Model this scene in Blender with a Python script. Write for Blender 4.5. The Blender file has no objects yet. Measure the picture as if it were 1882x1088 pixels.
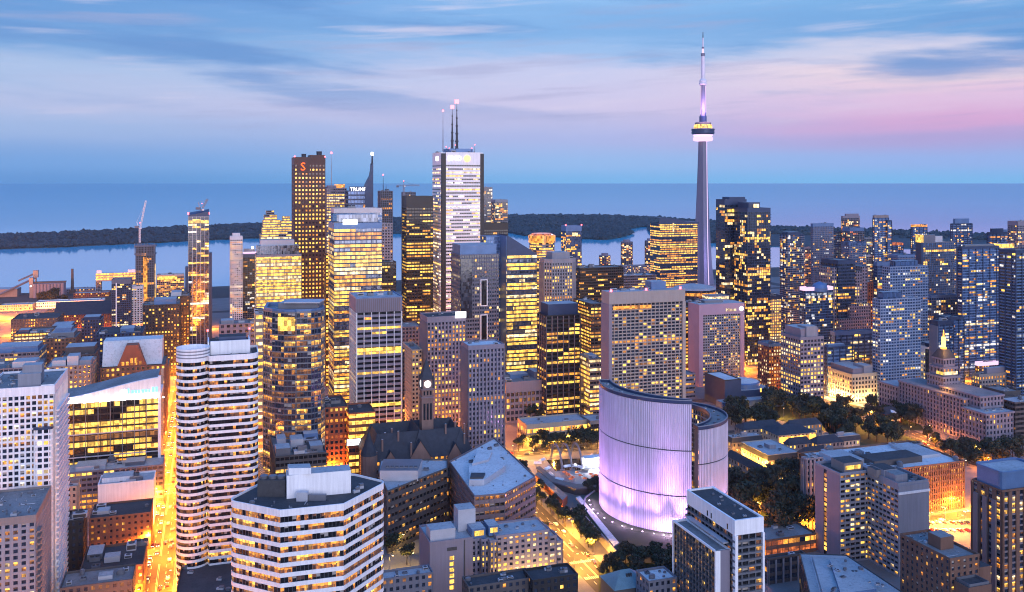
import bpy, math, random
from mathutils import Vector
R = math.radians
scene = bpy.context.scene
COL = scene.collection
# ------------------------------------------------------------------ camera, sky, sun, exposure
CAMZ, FPX, PX0, PY0 = 225.0, 1680.0, 941.0, 334.0
cam_d = bpy.data.cameras.new('camera')
cam = bpy.data.objects.new('camera', cam_d)
COL.objects.link(cam)
cam.location = (0, 0, CAMZ)
cam.rotation_euler = (R(90), 0, 0)
cam_d.sensor_width = 36.0
cam_d.lens = 36.0 * FPX / 1882.0
cam_d.shift_y = -(544.0 - PY0) / 1882.0
cam_d.clip_start = 1.0
cam_d.clip_end = 200000.0
scene.camera = cam
scene.view_settings.view_transform = 'Standard'
scene.view_settings.look = 'None'
scene.view_settings.exposure = 0.45
scene.view_settings.gamma = 1.0
scene.cycles.use_denoising = True
scene.cycles.filter_width = 1.1
scene.cycles.max_bounces = 4
scene.cycles.diffuse_bounces = 2
scene.cycles.glossy_bounces = 3
scene.cycles.transmission_bounces = 2
scene.cycles.sample_clamp_indirect = 4.0
scene.cycles.caustics_reflective = False
scene.cycles.caustics_refractive = False


def lin(r, g, b):
    f = lambda c: (c / 255.0 / 12.92) if c / 255.0 <= 0.04045 else ((c / 255.0 + 0.055) / 1.055) ** 2.4
    return (f(r), f(g), f(b))


class NT:
    """small helper round a node tree"""
    def __init__(s, tree):
        s.t = tree
        s.n = tree.nodes
        s.n.clear()

    def node(s, typ, **kw):
        nd = s.n.new(typ)
        for k, v in kw.items():
            setattr(nd, k, v)
        return nd

    def link(s, a, b):
        s.t.links.new(a, b)

    def put(s, sock, v):
        if isinstance(v, bpy.types.NodeSocket):
            s.link(v, sock)
        else:
            sock.default_value = v

    def math(s, op, a, b=0.0, c=0.0, clamp=False):
        nd = s.node('ShaderNodeMath', operation=op, use_clamp=clamp)
        s.put(nd.inputs[0], a)
        s.put(nd.inputs[1], b)
        s.put(nd.inputs[2], c)
        return nd.outputs[0]

    def vmath(s, op, a, b=(0, 0, 0)):
        nd = s.node('ShaderNodeVectorMath', operation=op)
        s.put(nd.inputs[0], a)
        s.put(nd.inputs[1], b)
        return nd.outputs[0]

    def mix(s, f, a, b, mode='MIX'):
        nd = s.node('ShaderNodeMix', data_type='RGBA', blend_type=mode)
        s.put(nd.inputs[0], f)
        s.put(nd.inputs[6], a if isinstance(a, bpy.types.NodeSocket) else (*a, 1))
        s.put(nd.inputs[7], b if isinstance(b, bpy.types.NodeSocket) else (*b, 1))
        return nd.outputs[2]

    def ramp(s, f, stops, interp='EASE'):
        nd = s.node('ShaderNodeValToRGB')
        cr = nd.color_ramp
        cr.interpolation = interp
        while len(cr.elements) < len(stops):
            cr.elements.new(0.5)
        for e, (p, c) in zip(cr.elements, stops):
            e.position = p
            e.color = (*c, 1)
        s.put(nd.inputs[0], f)
        return nd.outputs[0]

    def noise(s, vec, scale, detail=3.0, rough=0.55):
        nd = s.node('ShaderNodeTexNoise')
        s.put(nd.inputs['Vector'], vec)
        nd.inputs['Scale'].default_value = scale
        nd.inputs['Detail'].default_value = detail
        nd.inputs['Roughness'].default_value = rough
        return nd.outputs[0]

    def maprange(s, v, a, b, c=0.0, d=1.0, smooth=False):
        nd = s.node('ShaderNodeMapRange', interpolation_type='SMOOTHSTEP' if smooth else 'LINEAR')
        nd.clamp = True
        s.put(nd.inputs[0], v)
        for i, x in enumerate((a, b, c, d)):
            nd.inputs[1 + i].default_value = x
        return nd.outputs[0]


SUN_EL, SUN_AZ = R(14), math.atan2(0.40, -0.9)     # after-glow behind the camera, to the north-west
world = bpy.data.worlds.new('World')
scene.world = world
world.use_nodes = True
w = NT(world.node_tree)
tc = w.node('ShaderNodeTexCoord')
sep = w.node('ShaderNodeSeparateXYZ')
w.link(tc.outputs['Generated'], sep.inputs[0])
dx, dy, dz = sep.outputs
hl = w.math('SQRT', w.math('ADD', w.math('MULTIPLY', dx, dx), w.math('ADD', w.math('MULTIPLY', dy, dy), 1e-5)))
az = w.math('DIVIDE', dx, hl)                       # -1 left .. +1 right of the view
bk = w.math('DIVIDE', dy, hl)
comb = w.node('ShaderNodeCombineXYZ')
w.link(w.math('MULTIPLY', az, 3.2), comb.inputs[0])
w.link(w.math('MULTIPLY', w.math('ADD', dz, w.math('MULTIPLY', az, 0.05)), 26.0), comb.inputs[1])
w.link(w.math('MULTIPLY', bk, 1.0), comb.inputs[2])
n1 = w.noise(comb.outputs[0], 0.85, 5.0, 0.55)
comb2 = w.node('ShaderNodeCombineXYZ')
w.link(w.math('MULTIPLY', az, 5.0), comb2.inputs[0])
w.link(w.math('MULTIPLY', w.math('ADD', dz, w.math('MULTIPLY', az, -0.05)), 75.0), comb2.inputs[1])
w.link(bk, comb2.inputs[2])
n2 = w.noise(comb2.outputs[0], 0.8, 4.0, 0.6)
warp = w.math('ADD', w.math('MULTIPLY', w.math('SUBTRACT', n1, 0.5), 0.085), w.math('MULTIPLY', w.math('SUBTRACT', n2, 0.5), 0.02))
wamt = w.maprange(dz, 0.015, 0.11)
e = w.math('MULTIPLY', w.math('ADD', dz, w.math('MULTIPLY', warp, wamt)), 2.5, clamp=True)   # ramp 0..1 = elevation sine 0..0.4
SKYL = [(0.0, lin(92, 152, 214)), (0.05, lin(108, 166, 224)), (0.125, lin(146, 182, 227)), (0.20, lin(168, 188, 228)),
        (0.27, lin(156, 186, 228)), (0.35, lin(98, 156, 216)), (0.42, lin(82, 146, 212)), (0.5, lin(66, 136, 210)),
        (0.75, lin(80, 138, 214)), (1.0, lin(66, 124, 215))]
SKYM = [(0.0, lin(122, 184, 236)), (0.05, lin(146, 190, 238)), (0.125, lin(168, 186, 234)), (0.20, lin(198, 196, 232)),
        (0.29, lin(190, 198, 235)), (0.35, lin(140, 182, 232)), (0.40, lin(112, 168, 226)), (0.5, lin(128, 180, 234)),
        (0.75, lin(96, 148, 220)), (1.0, lin(66, 124, 215))]
SKYR = [(0.0, lin(124, 188, 238)), (0.055, lin(148, 182, 236)), (0.11, lin(176, 164, 216)), (0.15, lin(212, 166, 212)),
        (0.205, lin(218, 188, 222)), (0.28, lin(236, 212, 222)), (0.33, lin(206, 204, 228)), (0.375, lin(96, 156, 216)),
        (0.5, lin(110, 170, 226)), (1.0, lin(70, 128, 216))]
SKYB = [(0.0, (0.44, 0.54, 0.78)), (0.3, (0.48, 0.60, 0.94)), (1.0, (0.26, 0.44, 0.98))]
cl, cm, cr_, cb = (w.ramp(e, s) for s in (SKYL, SKYM, SKYR, SKYB))
front = w.mix(w.maprange(az, -0.50, 0.12, smooth=True), cl, cm)
front = w.mix(w.maprange(az, 0.06, 0.46, smooth=True), front, cr_)
gs = w.math('MULTIPLY', w.maprange(n2, 0.50, 0.30, smooth=True), w.maprange(dz, 0.035, 0.08))
front = w.mix(w.math('MULTIPLY', gs, 0.5), front, lin(150, 160, 206))
# darker streaks of stratus and paler wisps
st = w.math('MULTIPLY', w.maprange(n1, 0.50, 0.66, smooth=True), w.maprange(dz, 0.05, 0.12))
front = w.mix(w.math('MULTIPLY', st, 0.85), front, lin(74, 138, 206))
wi = w.math('MULTIPLY', w.maprange(n2, 0.55, 0.8, smooth=True), w.maprange(dz, 0.03, 0.1))
front = w.mix(w.math('MULTIPLY', wi, 0.6), front, lin(222, 214, 236))
front = w.mix(1.0, front, (0.82, 0.82, 0.82), 'MULTIPLY')
col = w.mix(w.maprange(bk, 0.35, -0.25, smooth=True), front, cb)
zen = w.maprange(dz, 0.30, 0.85, smooth=True)
col = w.mix(zen, col, (0.06, 0.28, 0.86))
sky = w.node('ShaderNodeTexSky', sky_type='NISHITA', sun_disc=False)
sky.sun_elevation = R(1.5)
sky.sun_rotation = SUN_AZ
sky.air_density = 1.4
bg1 = w.node('ShaderNodeBackground')
w.link(col, bg1.inputs[0])
bg1.inputs[1].default_value = 0.95
bg2 = w.node('ShaderNodeBackground')
w.link(sky.outputs[0], bg2.inputs[0])
bg2.inputs[1].default_value = 0.03
add = w.node('ShaderNodeAddShader')
w.link(bg1.outputs[0], add.inputs[0])
w.link(bg2.outputs[0], add.inputs[1])
wo = w.node('ShaderNodeOutputWorld')
w.link(add.outputs[0], wo.inputs[0])

sun_d = bpy.data.lights.new('sun', 'SUN')
sun_d.energy = 1.2
sun_d.angle = R(50)
sun_d.color = (1.0, 0.93, 0.98)
sun = bpy.data.objects.new('sun', sun_d)
COL.objects.link(sun)
sdir = Vector((math.sin(SUN_AZ) * math.cos(SUN_EL), math.cos(SUN_AZ) * math.cos(SUN_EL), math.sin(SUN_EL)))
sun.rotation_euler = sdir.to_track_quat('Z', 'Y').to_euler()
sun.location = (0, -300, 600)

# ------------------------------------------------------------------ materials
MATS = {}


def newmat(name):
    m = bpy.data.materials.new(name)
    m.use_nodes = True
    MATS[name] = m
    return m, NT(m.node_tree)


def surface(name, colr, rough=0.8, var=0.25, scale=0.12, metal=0.0, spec=0.4, fine=2.0, streak=0.0):
    """painted, stone or roof surface with uneven tone; object coordinates"""
    m, t = newmat(name)
    tcn = t.node('ShaderNodeTexCoord')
    ob = tcn.outputs['Object']
    a = t.noise(ob, scale, 4.0, 0.6)
    b = t.noise(ob, fine, 2.0, 0.5)
    f = t.math('ADD', t.math('MULTIPLY', a, 0.7), t.math('MULTIPLY', b, 0.3))
    if streak:
        mp = t.vmath('MULTIPLY', ob, (1.0, 1.0, 0.06))
        f = t.math('ADD', t.math('MULTIPLY', f, 1 - streak), t.math('MULTIPLY', t.noise(mp, 0.9, 3.0), streak))
    k = t.maprange(f, 0.3, 0.7, 1 - var, 1 + var)
    if name.startswith('roof'):
        st_ = t.maprange(t.noise(ob, 0.55, 5.0, 0.7), 0.50, 0.66, 1.0, 0.72, True)
        br = t.node('ShaderNodeTexBrick')
        t.link(t.vmath('MULTIPLY', ob, (0.12, 0.12, 0.0)), br.inputs['Vector'])
        br.inputs['Mortar Size'].default_value = 0.012
        br.inputs['Color1'].default_value = br.inputs['Color2'].default_value = (1, 1, 1, 1)
        br.inputs['Mortar'].default_value = (0.6, 0.6, 0.6, 1)
        k = t.math('MULTIPLY', t.math('MULTIPLY', k, st_), br.outputs['Color'])
    cc = t.mix(1.0, colr, (1, 1, 1), 'MULTIPLY')
    mul = t.node('ShaderNodeVectorMath', operation='SCALE')
    t.link(cc, mul.inputs[0])
    t.link(k, mul.inputs[3])
    p = t.node('ShaderNodeBsdfPrincipled')
    t.link(mul.outputs[0], p.inputs['Base Color'])
    p.inputs['Roughness'].default_value = rough
    p.inputs['Metallic'].default_value = metal
    p.inputs['Specular IOR Level'].default_value = spec
    o = t.node('ShaderNodeOutputMaterial')
    t.link(p.outputs[0], o.inputs[0])
    return m


def glass(name, colr, metal=0.0, rough=0.06, spec=0.9):
    m, t = newmat(name)
    ob = t.node('ShaderNodeTexCoord').outputs['Object']
    sn = t.vmath('SNAP', t.vmath('ADD', ob, (0.37, 0.41, 0.2)), (1.6, 1.6, 3.7))
    wn = t.node('ShaderNodeTexWhiteNoise')
    t.link(sn, wn.inputs[0])
    k = t.maprange(wn.outputs[0], 0, 1, 0.45, 1.5)
    mul = t.node('ShaderNodeVectorMath', operation='SCALE')
    mul.inputs[0].default_value = colr
    t.link(k, mul.inputs[3])
    p = t.node('ShaderNodeBsdfPrincipled')
    t.link(mul.outputs[0], p.inputs['Base Color'])
    p.inputs['Metallic'].default_value = metal
    t.link(t.maprange(wn.outputs[0], 0, 1, rough, rough * 3), p.inputs['Roughness'])
    p.inputs['Specular IOR Level'].default_value = spec
    bmp = t.node('ShaderNodeBump')
    bmp.inputs['Strength'].default_value = 0.05
    bmp.inputs['Distance'].default_value = 1.0
    t.link(t.noise(ob, 0.25, 2.0), bmp.inputs['Height'])
    t.link(bmp.outputs[0], p.inputs['Normal'])
    o = t.node('ShaderNodeOutputMaterial')
    t.link(p.outputs[0], o.inputs[0])
    return m


def lit(name, c1, c2, s, gap=0.15, cell=(2.6, 2.6, 3.8)):
    """a lit room behind glass: uneven brightness from room to room and inside a room"""
    m, t = newmat(name)
    ob = t.node('ShaderNodeTexCoord').outputs['Object']
    sn = t.vmath('SNAP', t.vmath('ADD', ob, (0.11, 0.23, 0.31)), cell)
    wn = t.node('ShaderNodeTexWhiteNoise')
    t.link(sn, wn.inputs[0])
    nz = t.noise(ob, 0.9, 3.0, 0.7)
    k = t.math('MULTIPLY', t.maprange(wn.outputs[0], gap, 1.0, 0.25, 1.25), t.maprange(nz, 0.3, 0.7, 0.45, 1.35))
    p = t.node('ShaderNodeBsdfPrincipled')
    p.inputs['Base Color'].default_value = (0.03, 0.03, 0.04, 1)
    p.inputs['Roughness'].default_value = 0.12
    t.link(t.mix(nz, c1, c2), p.inputs['Emission Color'])
    t.link(t.math('MULTIPLY', k, s * 0.92), p.inputs['Emission Strength'])
    o = t.node('ShaderNodeOutputMaterial')
    t.link(p.outputs[0], o.inputs[0])
    m.cycles.emission_sampling = 'NONE'
    return m


def glow(name, colr, s, sample=False):
    m, t = newmat(name)
    em = t.node('ShaderNodeEmission')
    em.inputs[0].default_value = (*colr, 1)
    em.inputs[1].default_value = s
    o = t.node('ShaderNodeOutputMaterial')
    t.link(em.outputs[0], o.inputs[0])
    m.cycles.emission_sampling = 'AUTO' if sample else 'NONE'
    return m


surface('white_panel', (0.80, 0.79, 0.80), 0.6, 0.17, 0.10, streak=0.55)
surface('pale_concrete', (0.25, 0.25, 0.285), 0.85, 0.18, 0.08, streak=0.5)
surface('grey_concrete', (0.14, 0.148, 0.185), 0.85, 0.2, 0.08, streak=0.5)
surface('lavender_stone', (0.21, 0.19, 0.235), 0.8, 0.15, 0.06, streak=0.4)
surface('pink_stone', (0.18, 0.14, 0.15), 0.75, 0.18, 0.06, streak=0.4)
surface('beige_stone', (0.23, 0.195, 0.185), 0.85, 0.18, 0.08, streak=0.4)
surface('cream_stone', (0.44, 0.36, 0.28), 0.85, 0.15, 0.08, streak=0.4)
surface('brown_brick', (0.16, 0.085, 0.06), 0.9, 0.28, 0.1, streak=0.3)
surface('red_brick', (0.27, 0.09, 0.05), 0.9, 0.28, 0.1, streak=0.3)
surface('red_granite', (0.062, 0.022, 0.017), 0.5, 0.2, 0.08)
surface('dark_stone', (0.085, 0.075, 0.075), 0.85, 0.25, 0.1)
surface('sandstone', (0.20, 0.13, 0.11), 0.9, 0.3, 0.1, streak=0.3)
surface('black_metal', (0.020, 0.019, 0.021), 0.45, 0.2, 0.1)
surface('grey_metal', (0.17, 0.18, 0.21), 0.45, 0.2, 0.1, metal=0.4)
surface('pale_metal', (0.45, 0.46, 0.50), 0.5, 0.15, 0.1, metal=0.2)
surface('blue_metal', (0.10, 0.18, 0.34), 0.4, 0.2, 0.1, metal=0.3)
surface('warm_concrete', (0.33, 0.285, 0.265), 0.85, 0.16, 0.08, streak=0.4)
surface('pink_light_tint', (0.36, 0.25, 0.33), 0.75, 0.12, 0.08)  # pink uplighting of the hotel frame, put into its panel colour
surface('pale_blue', (0.20, 0.27, 0.40), 0.5, 0.15, 0.1)
surface('navy_metal', (0.030, 0.052, 0.115), 0.4, 0.2, 0.1, metal=0.2)
surface('slate', (0.030, 0.036, 0.05), 0.75, 0.35, 0.3, fine=4.0)
surface('roof_grey', (0.22, 0.22, 0.22), 0.9, 0.3, 0.06, fine=1.2)
surface('roof_dark', (0.055, 0.055, 0.06), 0.9, 0.4, 0.06, fine=1.2)
surface('roof_pale', (0.40, 0.41, 0.42), 0.85, 0.22, 0.06, fine=1.2)
surface('roof_white', (0.62, 0.63, 0.63), 0.8, 0.15, 0.05, fine=1.2)
surface('copper_roof', (0.13, 0.22, 0.25), 0.7, 0.3, 0.1)
surface('louvre', (0.05, 0.05, 0.055), 0.6, 0.3, 0.6)
surface('asphalt', (0.048, 0.046, 0.046), 0.85, 0.3, 0.05, fine=1.0)
surface('ground_dark', (0.055, 0.052, 0.05), 0.95, 0.4, 0.01, fine=0.3)
surface('paving', (0.17, 0.16, 0.155), 0.9, 0.25, 0.04, fine=1.0)
surface('plaza_paving', (0.30, 0.30, 0.31), 0.85, 0.2, 0.05, fine=0.8)
surface('lawn_grass', (0.03, 0.045, 0.018), 0.95, 0.4, 0.06, fine=1.5)
surface('road_paint', (0.75, 0.66, 0.42), 0.7, 0.2, 0.2)
surface('bark', (0.05, 0.035, 0.025), 0.95, 0.3, 0.8)
m, t = newmat('leaves')
oi = t.node('ShaderNodeObjectInfo')
ob = t.node('ShaderNodeTexCoord').outputs['Object']
p = t.node('ShaderNodeBsdfPrincipled')
base = t.ramp(oi.outputs['Random'], [(0.0, (0.020, 0.036, 0.016)), (0.35, (0.034, 0.046, 0.018)), (0.7, (0.048, 0.048, 0.020)), (1.0, (0.060, 0.040, 0.018))], 'LINEAR')
t.link(t.mix(t.maprange(t.noise(ob, 0.5, 3.0), 0.35, 0.65), base, (0.015, 0.022, 0.012)), p.inputs['Base Color'])
p.inputs['Roughness'].default_value = 0.8
o = t.node('ShaderNodeOutputMaterial')
t.link(p.outputs[0], o.inputs[0])
surface('haze_tinted_leaves', (0.022, 0.042, 0.055), 0.9, 0.6, 0.02, fine=0.08)  # island foliage turned bluish: distance haze painted into the colour
surface('crane_steel', (0.30, 0.30, 0.34), 0.5, 0.2, 0.2)
surface('cable_dark', (0.03, 0.03, 0.04), 0.5, 0.2, 0.2)
surface('pod_white', (0.70, 0.66, 0.72), 0.5, 0.08, 0.05)
surface('tower_concrete', (0.18, 0.185, 0.25), 0.8, 0.15, 0.02, streak=0.6)
surface('car_dark', (0.03, 0.03, 0.035), 0.25, 0.1, 0.5)
surface('car_white', (0.6, 0.6, 0.6), 0.25, 0.1, 0.5)
surface('car_silver', (0.3, 0.31, 0.33), 0.25, 0.1, 0.5, metal=0.5)
surface('car_red', (0.3, 0.02, 0.02), 0.25, 0.1, 0.5)
glass('dark_glass', (0.016, 0.024, 0.045))
glass('black_glass', (0.010, 0.010, 0.012), 0.0, 0.05, 0.6)
glass('blue_glass', (0.07, 0.13, 0.27), 0.55, 0.08)
glass('steel_glass', (0.15, 0.18, 0.24), 0.7, 0.07)
glass('brown_glass', (0.035, 0.018, 0.012), 0.2)
lit('warm', (1.0, 0.56, 0.10), (1.0, 0.44, 0.05), 2.3)
lit('gold', (1.0, 0.50, 0.045), (1.0, 0.62, 0.13), 2.0, 0.05)
lit('amber', (1.0, 0.27, 0.02), (1.0, 0.45, 0.06), 1.4)
lit('dim', (1.0, 0.40, 0.08), (0.8, 0.28, 0.05), 0.5, 0.2)
lit('pale', (1.0, 0.78, 0.42), (1.0, 0.64, 0.25), 2.0)
lit('white_room', (1.0, 0.93, 0.82), (1.0, 0.85, 0.7), 1.7)
lit('cool', (0.75, 0.85, 1.0), (0.9, 0.9, 1.0), 0.7)
lit('shop', (1.0, 0.48, 0.08), (1.0, 0.30, 0.03), 3.6, 0.05, (3, 3, 5))
lit('red_room', (1.0, 0.16, 0.03), (1.0, 0.3, 0.06), 0.7)
for nm_, c1_, c2_, s_ in (('warm', (1.0, 0.50, 0.09), (1.0, 0.38, 0.05), 0.95), ('gold', (1.0, 0.45, 0.05), (1.0, 0.5, 0.1), 0.85), ('amber', (1.0, 0.24, 0.02), (0.9, 0.36, 0.06), 0.6), ('dim', (1.0, 0.36, 0.08), (0.7, 0.25, 0.05), 0.2), ('pale', (1.0, 0.7, 0.36), (1.0, 0.58, 0.22), 0.85), ('white_room', (1.0, 0.88, 0.75), (1.0, 0.8, 0.62), 0.75)):
    lit(nm_ + '_low', c1_, c2_, s_, 0.3, (0.9, 0.9, 3.0))
surface('blind', (0.34, 0.31, 0.28), 0.8, 0.2, 0.3)
glow('sign_white', (1.0, 0.95, 0.97), 3.0)
glow('sign_red', (1.0, 0.10, 0.02), 2.6)
glow('sign_gold', (1.0, 0.62, 0.18), 2.2)
glow('sign_blue', (0.25, 0.75, 1.0), 1.4)
glow('lamp_sodium', (1.0, 0.62, 0.20), 14.0)
glow('lamp_white', (1.0, 0.95, 0.9), 12.0)
glow('beacon_red', (1.0, 0.10, 0.12), 6.0)
glow('beacon_orange', (1.0, 0.36, 0.05), 3.2)
glow('led_lilac', (0.86, 0.62, 1.0), 1.15)
glow('led_pink', (0.95, 0.62, 0.95), 1.0)
glow('uplight_violet', (0.9, 0.55, 1.0), 9.0)
glow('headlamp', (1.0, 0.9, 0.65), 9.0)
glow('taillamp', (1.0, 0.08, 0.03), 5.0)

# ------------------------------------------------------------------ geometry helpers
TH = math.atan2(PX0 - 385.0, FPX)              # the street grid is turned by this angle
CT, SN = math.cos(TH), math.sin(TH)


def P(px, d):
    return ((px - PX0) / FPX * d, d)


def ground(px, py):
    return P(px, CAMZ * FPX / (py - PY0))


def zat(py, d):
    return CAMZ - (py - PY0) / FPX * d


def roofpt(px, py, z):
    """where the ray through a pixel meets the horizontal plane z"""
    return P(px, (CAMZ - z) * FPX / (py - PY0))


def G(u, v):
    return (u * CT - v * SN, u * SN + v * CT)


def UV(x, y):
    return (x * CT + y * SN, -x * SN + y * CT)


class MB:
    def __init__(s):
        s.v, s.f, s.m, s.mats = [], [], [], []

    def mi(s, mat):
        if mat not in s.mats:
            s.mats.append(mat)
        return s.mats.index(mat)

    def quad(s, a, b, c, d, mat):
        i = len(s.v)
        s.v += [a, b, c, d]
        s.f.append((i, i + 1, i + 2, i + 3))
        s.m.append(s.mi(mat))

    def poly(s, pts, mat):
        i = len(s.v)
        s.v += list(pts)
        s.f.append(tuple(range(i, i + len(pts))))
        s.m.append(s.mi(mat))

    def mesh(s, verts, faces, mat):
        i = len(s.v)
        s.v += list(verts)
        k = s.mi(mat)
        for f in faces:
            s.f.append(tuple(i + j for j in f))
            s.m.append(k)

    def box(s, x0, x1, y0, y1, z0, z1, mat, top=None, bottom=False):
        v = [(x0, y0, z0), (x1, y0, z0), (x1, y1, z0), (x0, y1, z0), (x0, y0, z1), (x1, y0, z1), (x1, y1, z1), (x0, y1, z1)]
        s.mesh(v, [(0, 1, 5, 4), (1, 2, 6, 5), (2, 3, 7, 6), (3, 0, 4, 7)] + ([(3, 2, 1, 0)] if bottom else []), mat)
        i = len(s.v) - 8
        s.f.append((i + 4, i + 5, i + 6, i + 7))
        s.m.append(s.mi(top or mat))

    def prism(s, foot, z0, z1, mat, top=None):
        n = len(foot)
        v = [(x, y, z0) for x, y in foot] + [(x, y, z1) for x, y in foot]
        s.mesh(v, [(i, (i + 1) % n, n + (i + 1) % n, n + i) for i in range(n)], mat)
        i = len(s.v) - n
        s.f.append(tuple(range(i, i + n)))
        s.m.append(s.mi(top or mat))

    def frustum(s, foot0, z0, foot1, z1, mat, cap=True):
        n = len(foot0)
        v = [(x, y, z0) for x, y in foot0] + [(x, y, z1) for x, y in foot1]
        s.mesh(v, [(i, (i + 1) % n, n + (i + 1) % n, n + i) for i in range(n)], mat)
        if cap:
            i = len(s.v) - n
            s.f.append(tuple(range(i, i + n)))
            s.m.append(s.mi(mat))

    def ring(s, foot, t, z0, z1, mat):
        """a wall of thickness t standing on the inner side of a counter-clockwise outline"""
        inn = inset(foot, t)
        n = len(foot)
        v = [(x, y, z0) for x, y in foot] + [(x, y, z1) for x, y in foot] + [(x, y, z1) for x, y in inn] + [(x, y, z0) for x, y in inn]
        fs = []
        for i in range(n):
            j = (i + 1) % n
            fs += [(i, j, n + j, n + i), (n + i, n + j, 2 * n + j, 2 * n + i), (2 * n + i, 2 * n + j, 3 * n + j, 3 * n + i)]
        s.mesh(v, fs, mat)

    def lathe(s, prof, n, mat, cx=0.0, cy=0.0, cap=True, a0=0.0):
        k = len(prof)
        v = [(cx + r * math.cos(a0 + 2 * math.pi * i / n), cy + r * math.sin(a0 + 2 * math.pi * i / n), z) for r, z in prof for i in range(n)]
        fs = [(j * n + i, j * n + (i + 1) % n, (j + 1) * n + (i + 1) % n, (j + 1) * n + i) for j in range(k - 1) for i in range(n)]
        if cap:
            fs.append(tuple((k - 1) * n + i for i in range(n)))
        s.mesh(v, fs, mat)

    def tube(s, a, b, r, mat, n=5, r2=None):
        a, b = Vector(a), Vector(b)
        d = (b - a).normalized()
        x = d.orthogonal().normalized()
        y = d.cross(x)
        r2 = r if r2 is None else r2
        v = [tuple(a + (x * math.cos(2 * math.pi * i / n) + y * math.sin(2 * math.pi * i / n)) * r) for i in range(n)]
        v += [tuple(b + (x * math.cos(2 * math.pi * i / n) + y * math.sin(2 * math.pi * i / n)) * r2) for i in range(n)]
        s.mesh(v, [(i, (i + 1) % n, n + (i + 1) % n, n + i) for i in range(n)] + [tuple(range(n, 2 * n)), tuple(range(n - 1, -1, -1))], mat)

    def data(s, name, smooth=False):
        me = bpy.data.meshes.new(name)
        me.from_pydata(s.v, [], s.f)
        for m in s.mats:
            me.materials.append(MATS[m])
        me.polygons.foreach_set('material_index', s.m)
        if smooth:
            me.polygons.foreach_set('use_smooth', [True] * len(s.f))
        me.update()
        return me

    def build(s, name, parent=None, smooth=False):
        if not s.f:
            return None
        o = bpy.data.objects.new(name, s.data(name, smooth))
        COL.objects.link(o)
        o.parent = parent
        return o


def inset(foot, t):
    n = len(foot)
    out = []
    for i in range(n):
        p, a, b = Vector(foot[i]), Vector(foot[i - 1]), Vector(foot[(i + 1) % n])
        d0, d1 = (p - a).normalized(), (b - p).normalized()
        n0, n1 = Vector((-d0.y, d0.x)), Vector((-d1.y, d1.x))
        m = n0 + n1
        k = t / max(0.35, m.dot(n0)) if m.length > 1e-6 else 0
        q = p + m * k
        out.append((q.x, q.y))
    return out


def rounded(foot, r, k=5):
    """round chosen corners: r is one radius or a list"""
    out = []
    n = len(foot)
    for i in range(n):
        ri = r[i] if isinstance(r, (list, tuple)) else r
        p, a, b = Vector(foot[i]), Vector(foot[i - 1]), Vector(foot[(i + 1) % n])
        if ri <= 0:
            out.append((p.x, p.y))
            continue
        p0 = p + (a - p).normalized() * ri
        p1 = p + (b - p).normalized() * ri
        for j in range(k + 1):
            s_ = j / k
            q = p0 * (1 - s_) ** 2 + p * 2 * s_ * (1 - s_) + p1 * s_ ** 2
            out.append((q.x, q.y))
    return out


def rect(x0, x1, y0, y1):
    return [(x0, y0), (x1, y0), (x1, y1), (x0, y1)]


def tag(o, label, cat, group=None, kind=None):
    if label:
        o['label'] = label
    if cat:
        o['category'] = cat
    if group:
        o['group'] = group
    if kind:
        o['kind'] = kind
    return o


def struct(o, label=None):
    o['kind'] = 'structure'
    if label:
        o['label'] = label
    return o


def empty(name, x, y, z=0.0, yaw=0.0):
    o = bpy.data.objects.new(name, None)
    COL.objects.link(o)
    o.location = (x, y, z)
    o.rotation_euler = (0, 0, yaw)
    o.empty_display_size = 0.1
    return o


def copy_obj(o, parent=None):
    c = o.copy()
    COL.objects.link(c)
    c.parent = parent
    return c


def textsign(txt, parent, loc, size, mat, yaw=0.0, name='sign_lettering', depth=0.25, align='LEFT', tilt=R(90)):
    cu = bpy.data.curves.new(name, 'FONT')
    cu.body = txt
    cu.size = size
    cu.extrude = depth
    cu.align_x = align
    cu.resolution_u = 2
    cu.materials.append(MATS[mat])
    tmp = bpy.data.objects.new('lettering_curve', cu)
    me = bpy.data.meshes.new_from_object(tmp)
    bpy.data.objects.remove(tmp)
    o = bpy.data.objects.new(name, me)
    COL.objects.link(o)
    o.parent = parent
    o.location = loc
    o.rotation_euler = (tilt, 0, yaw)
    return o


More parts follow.
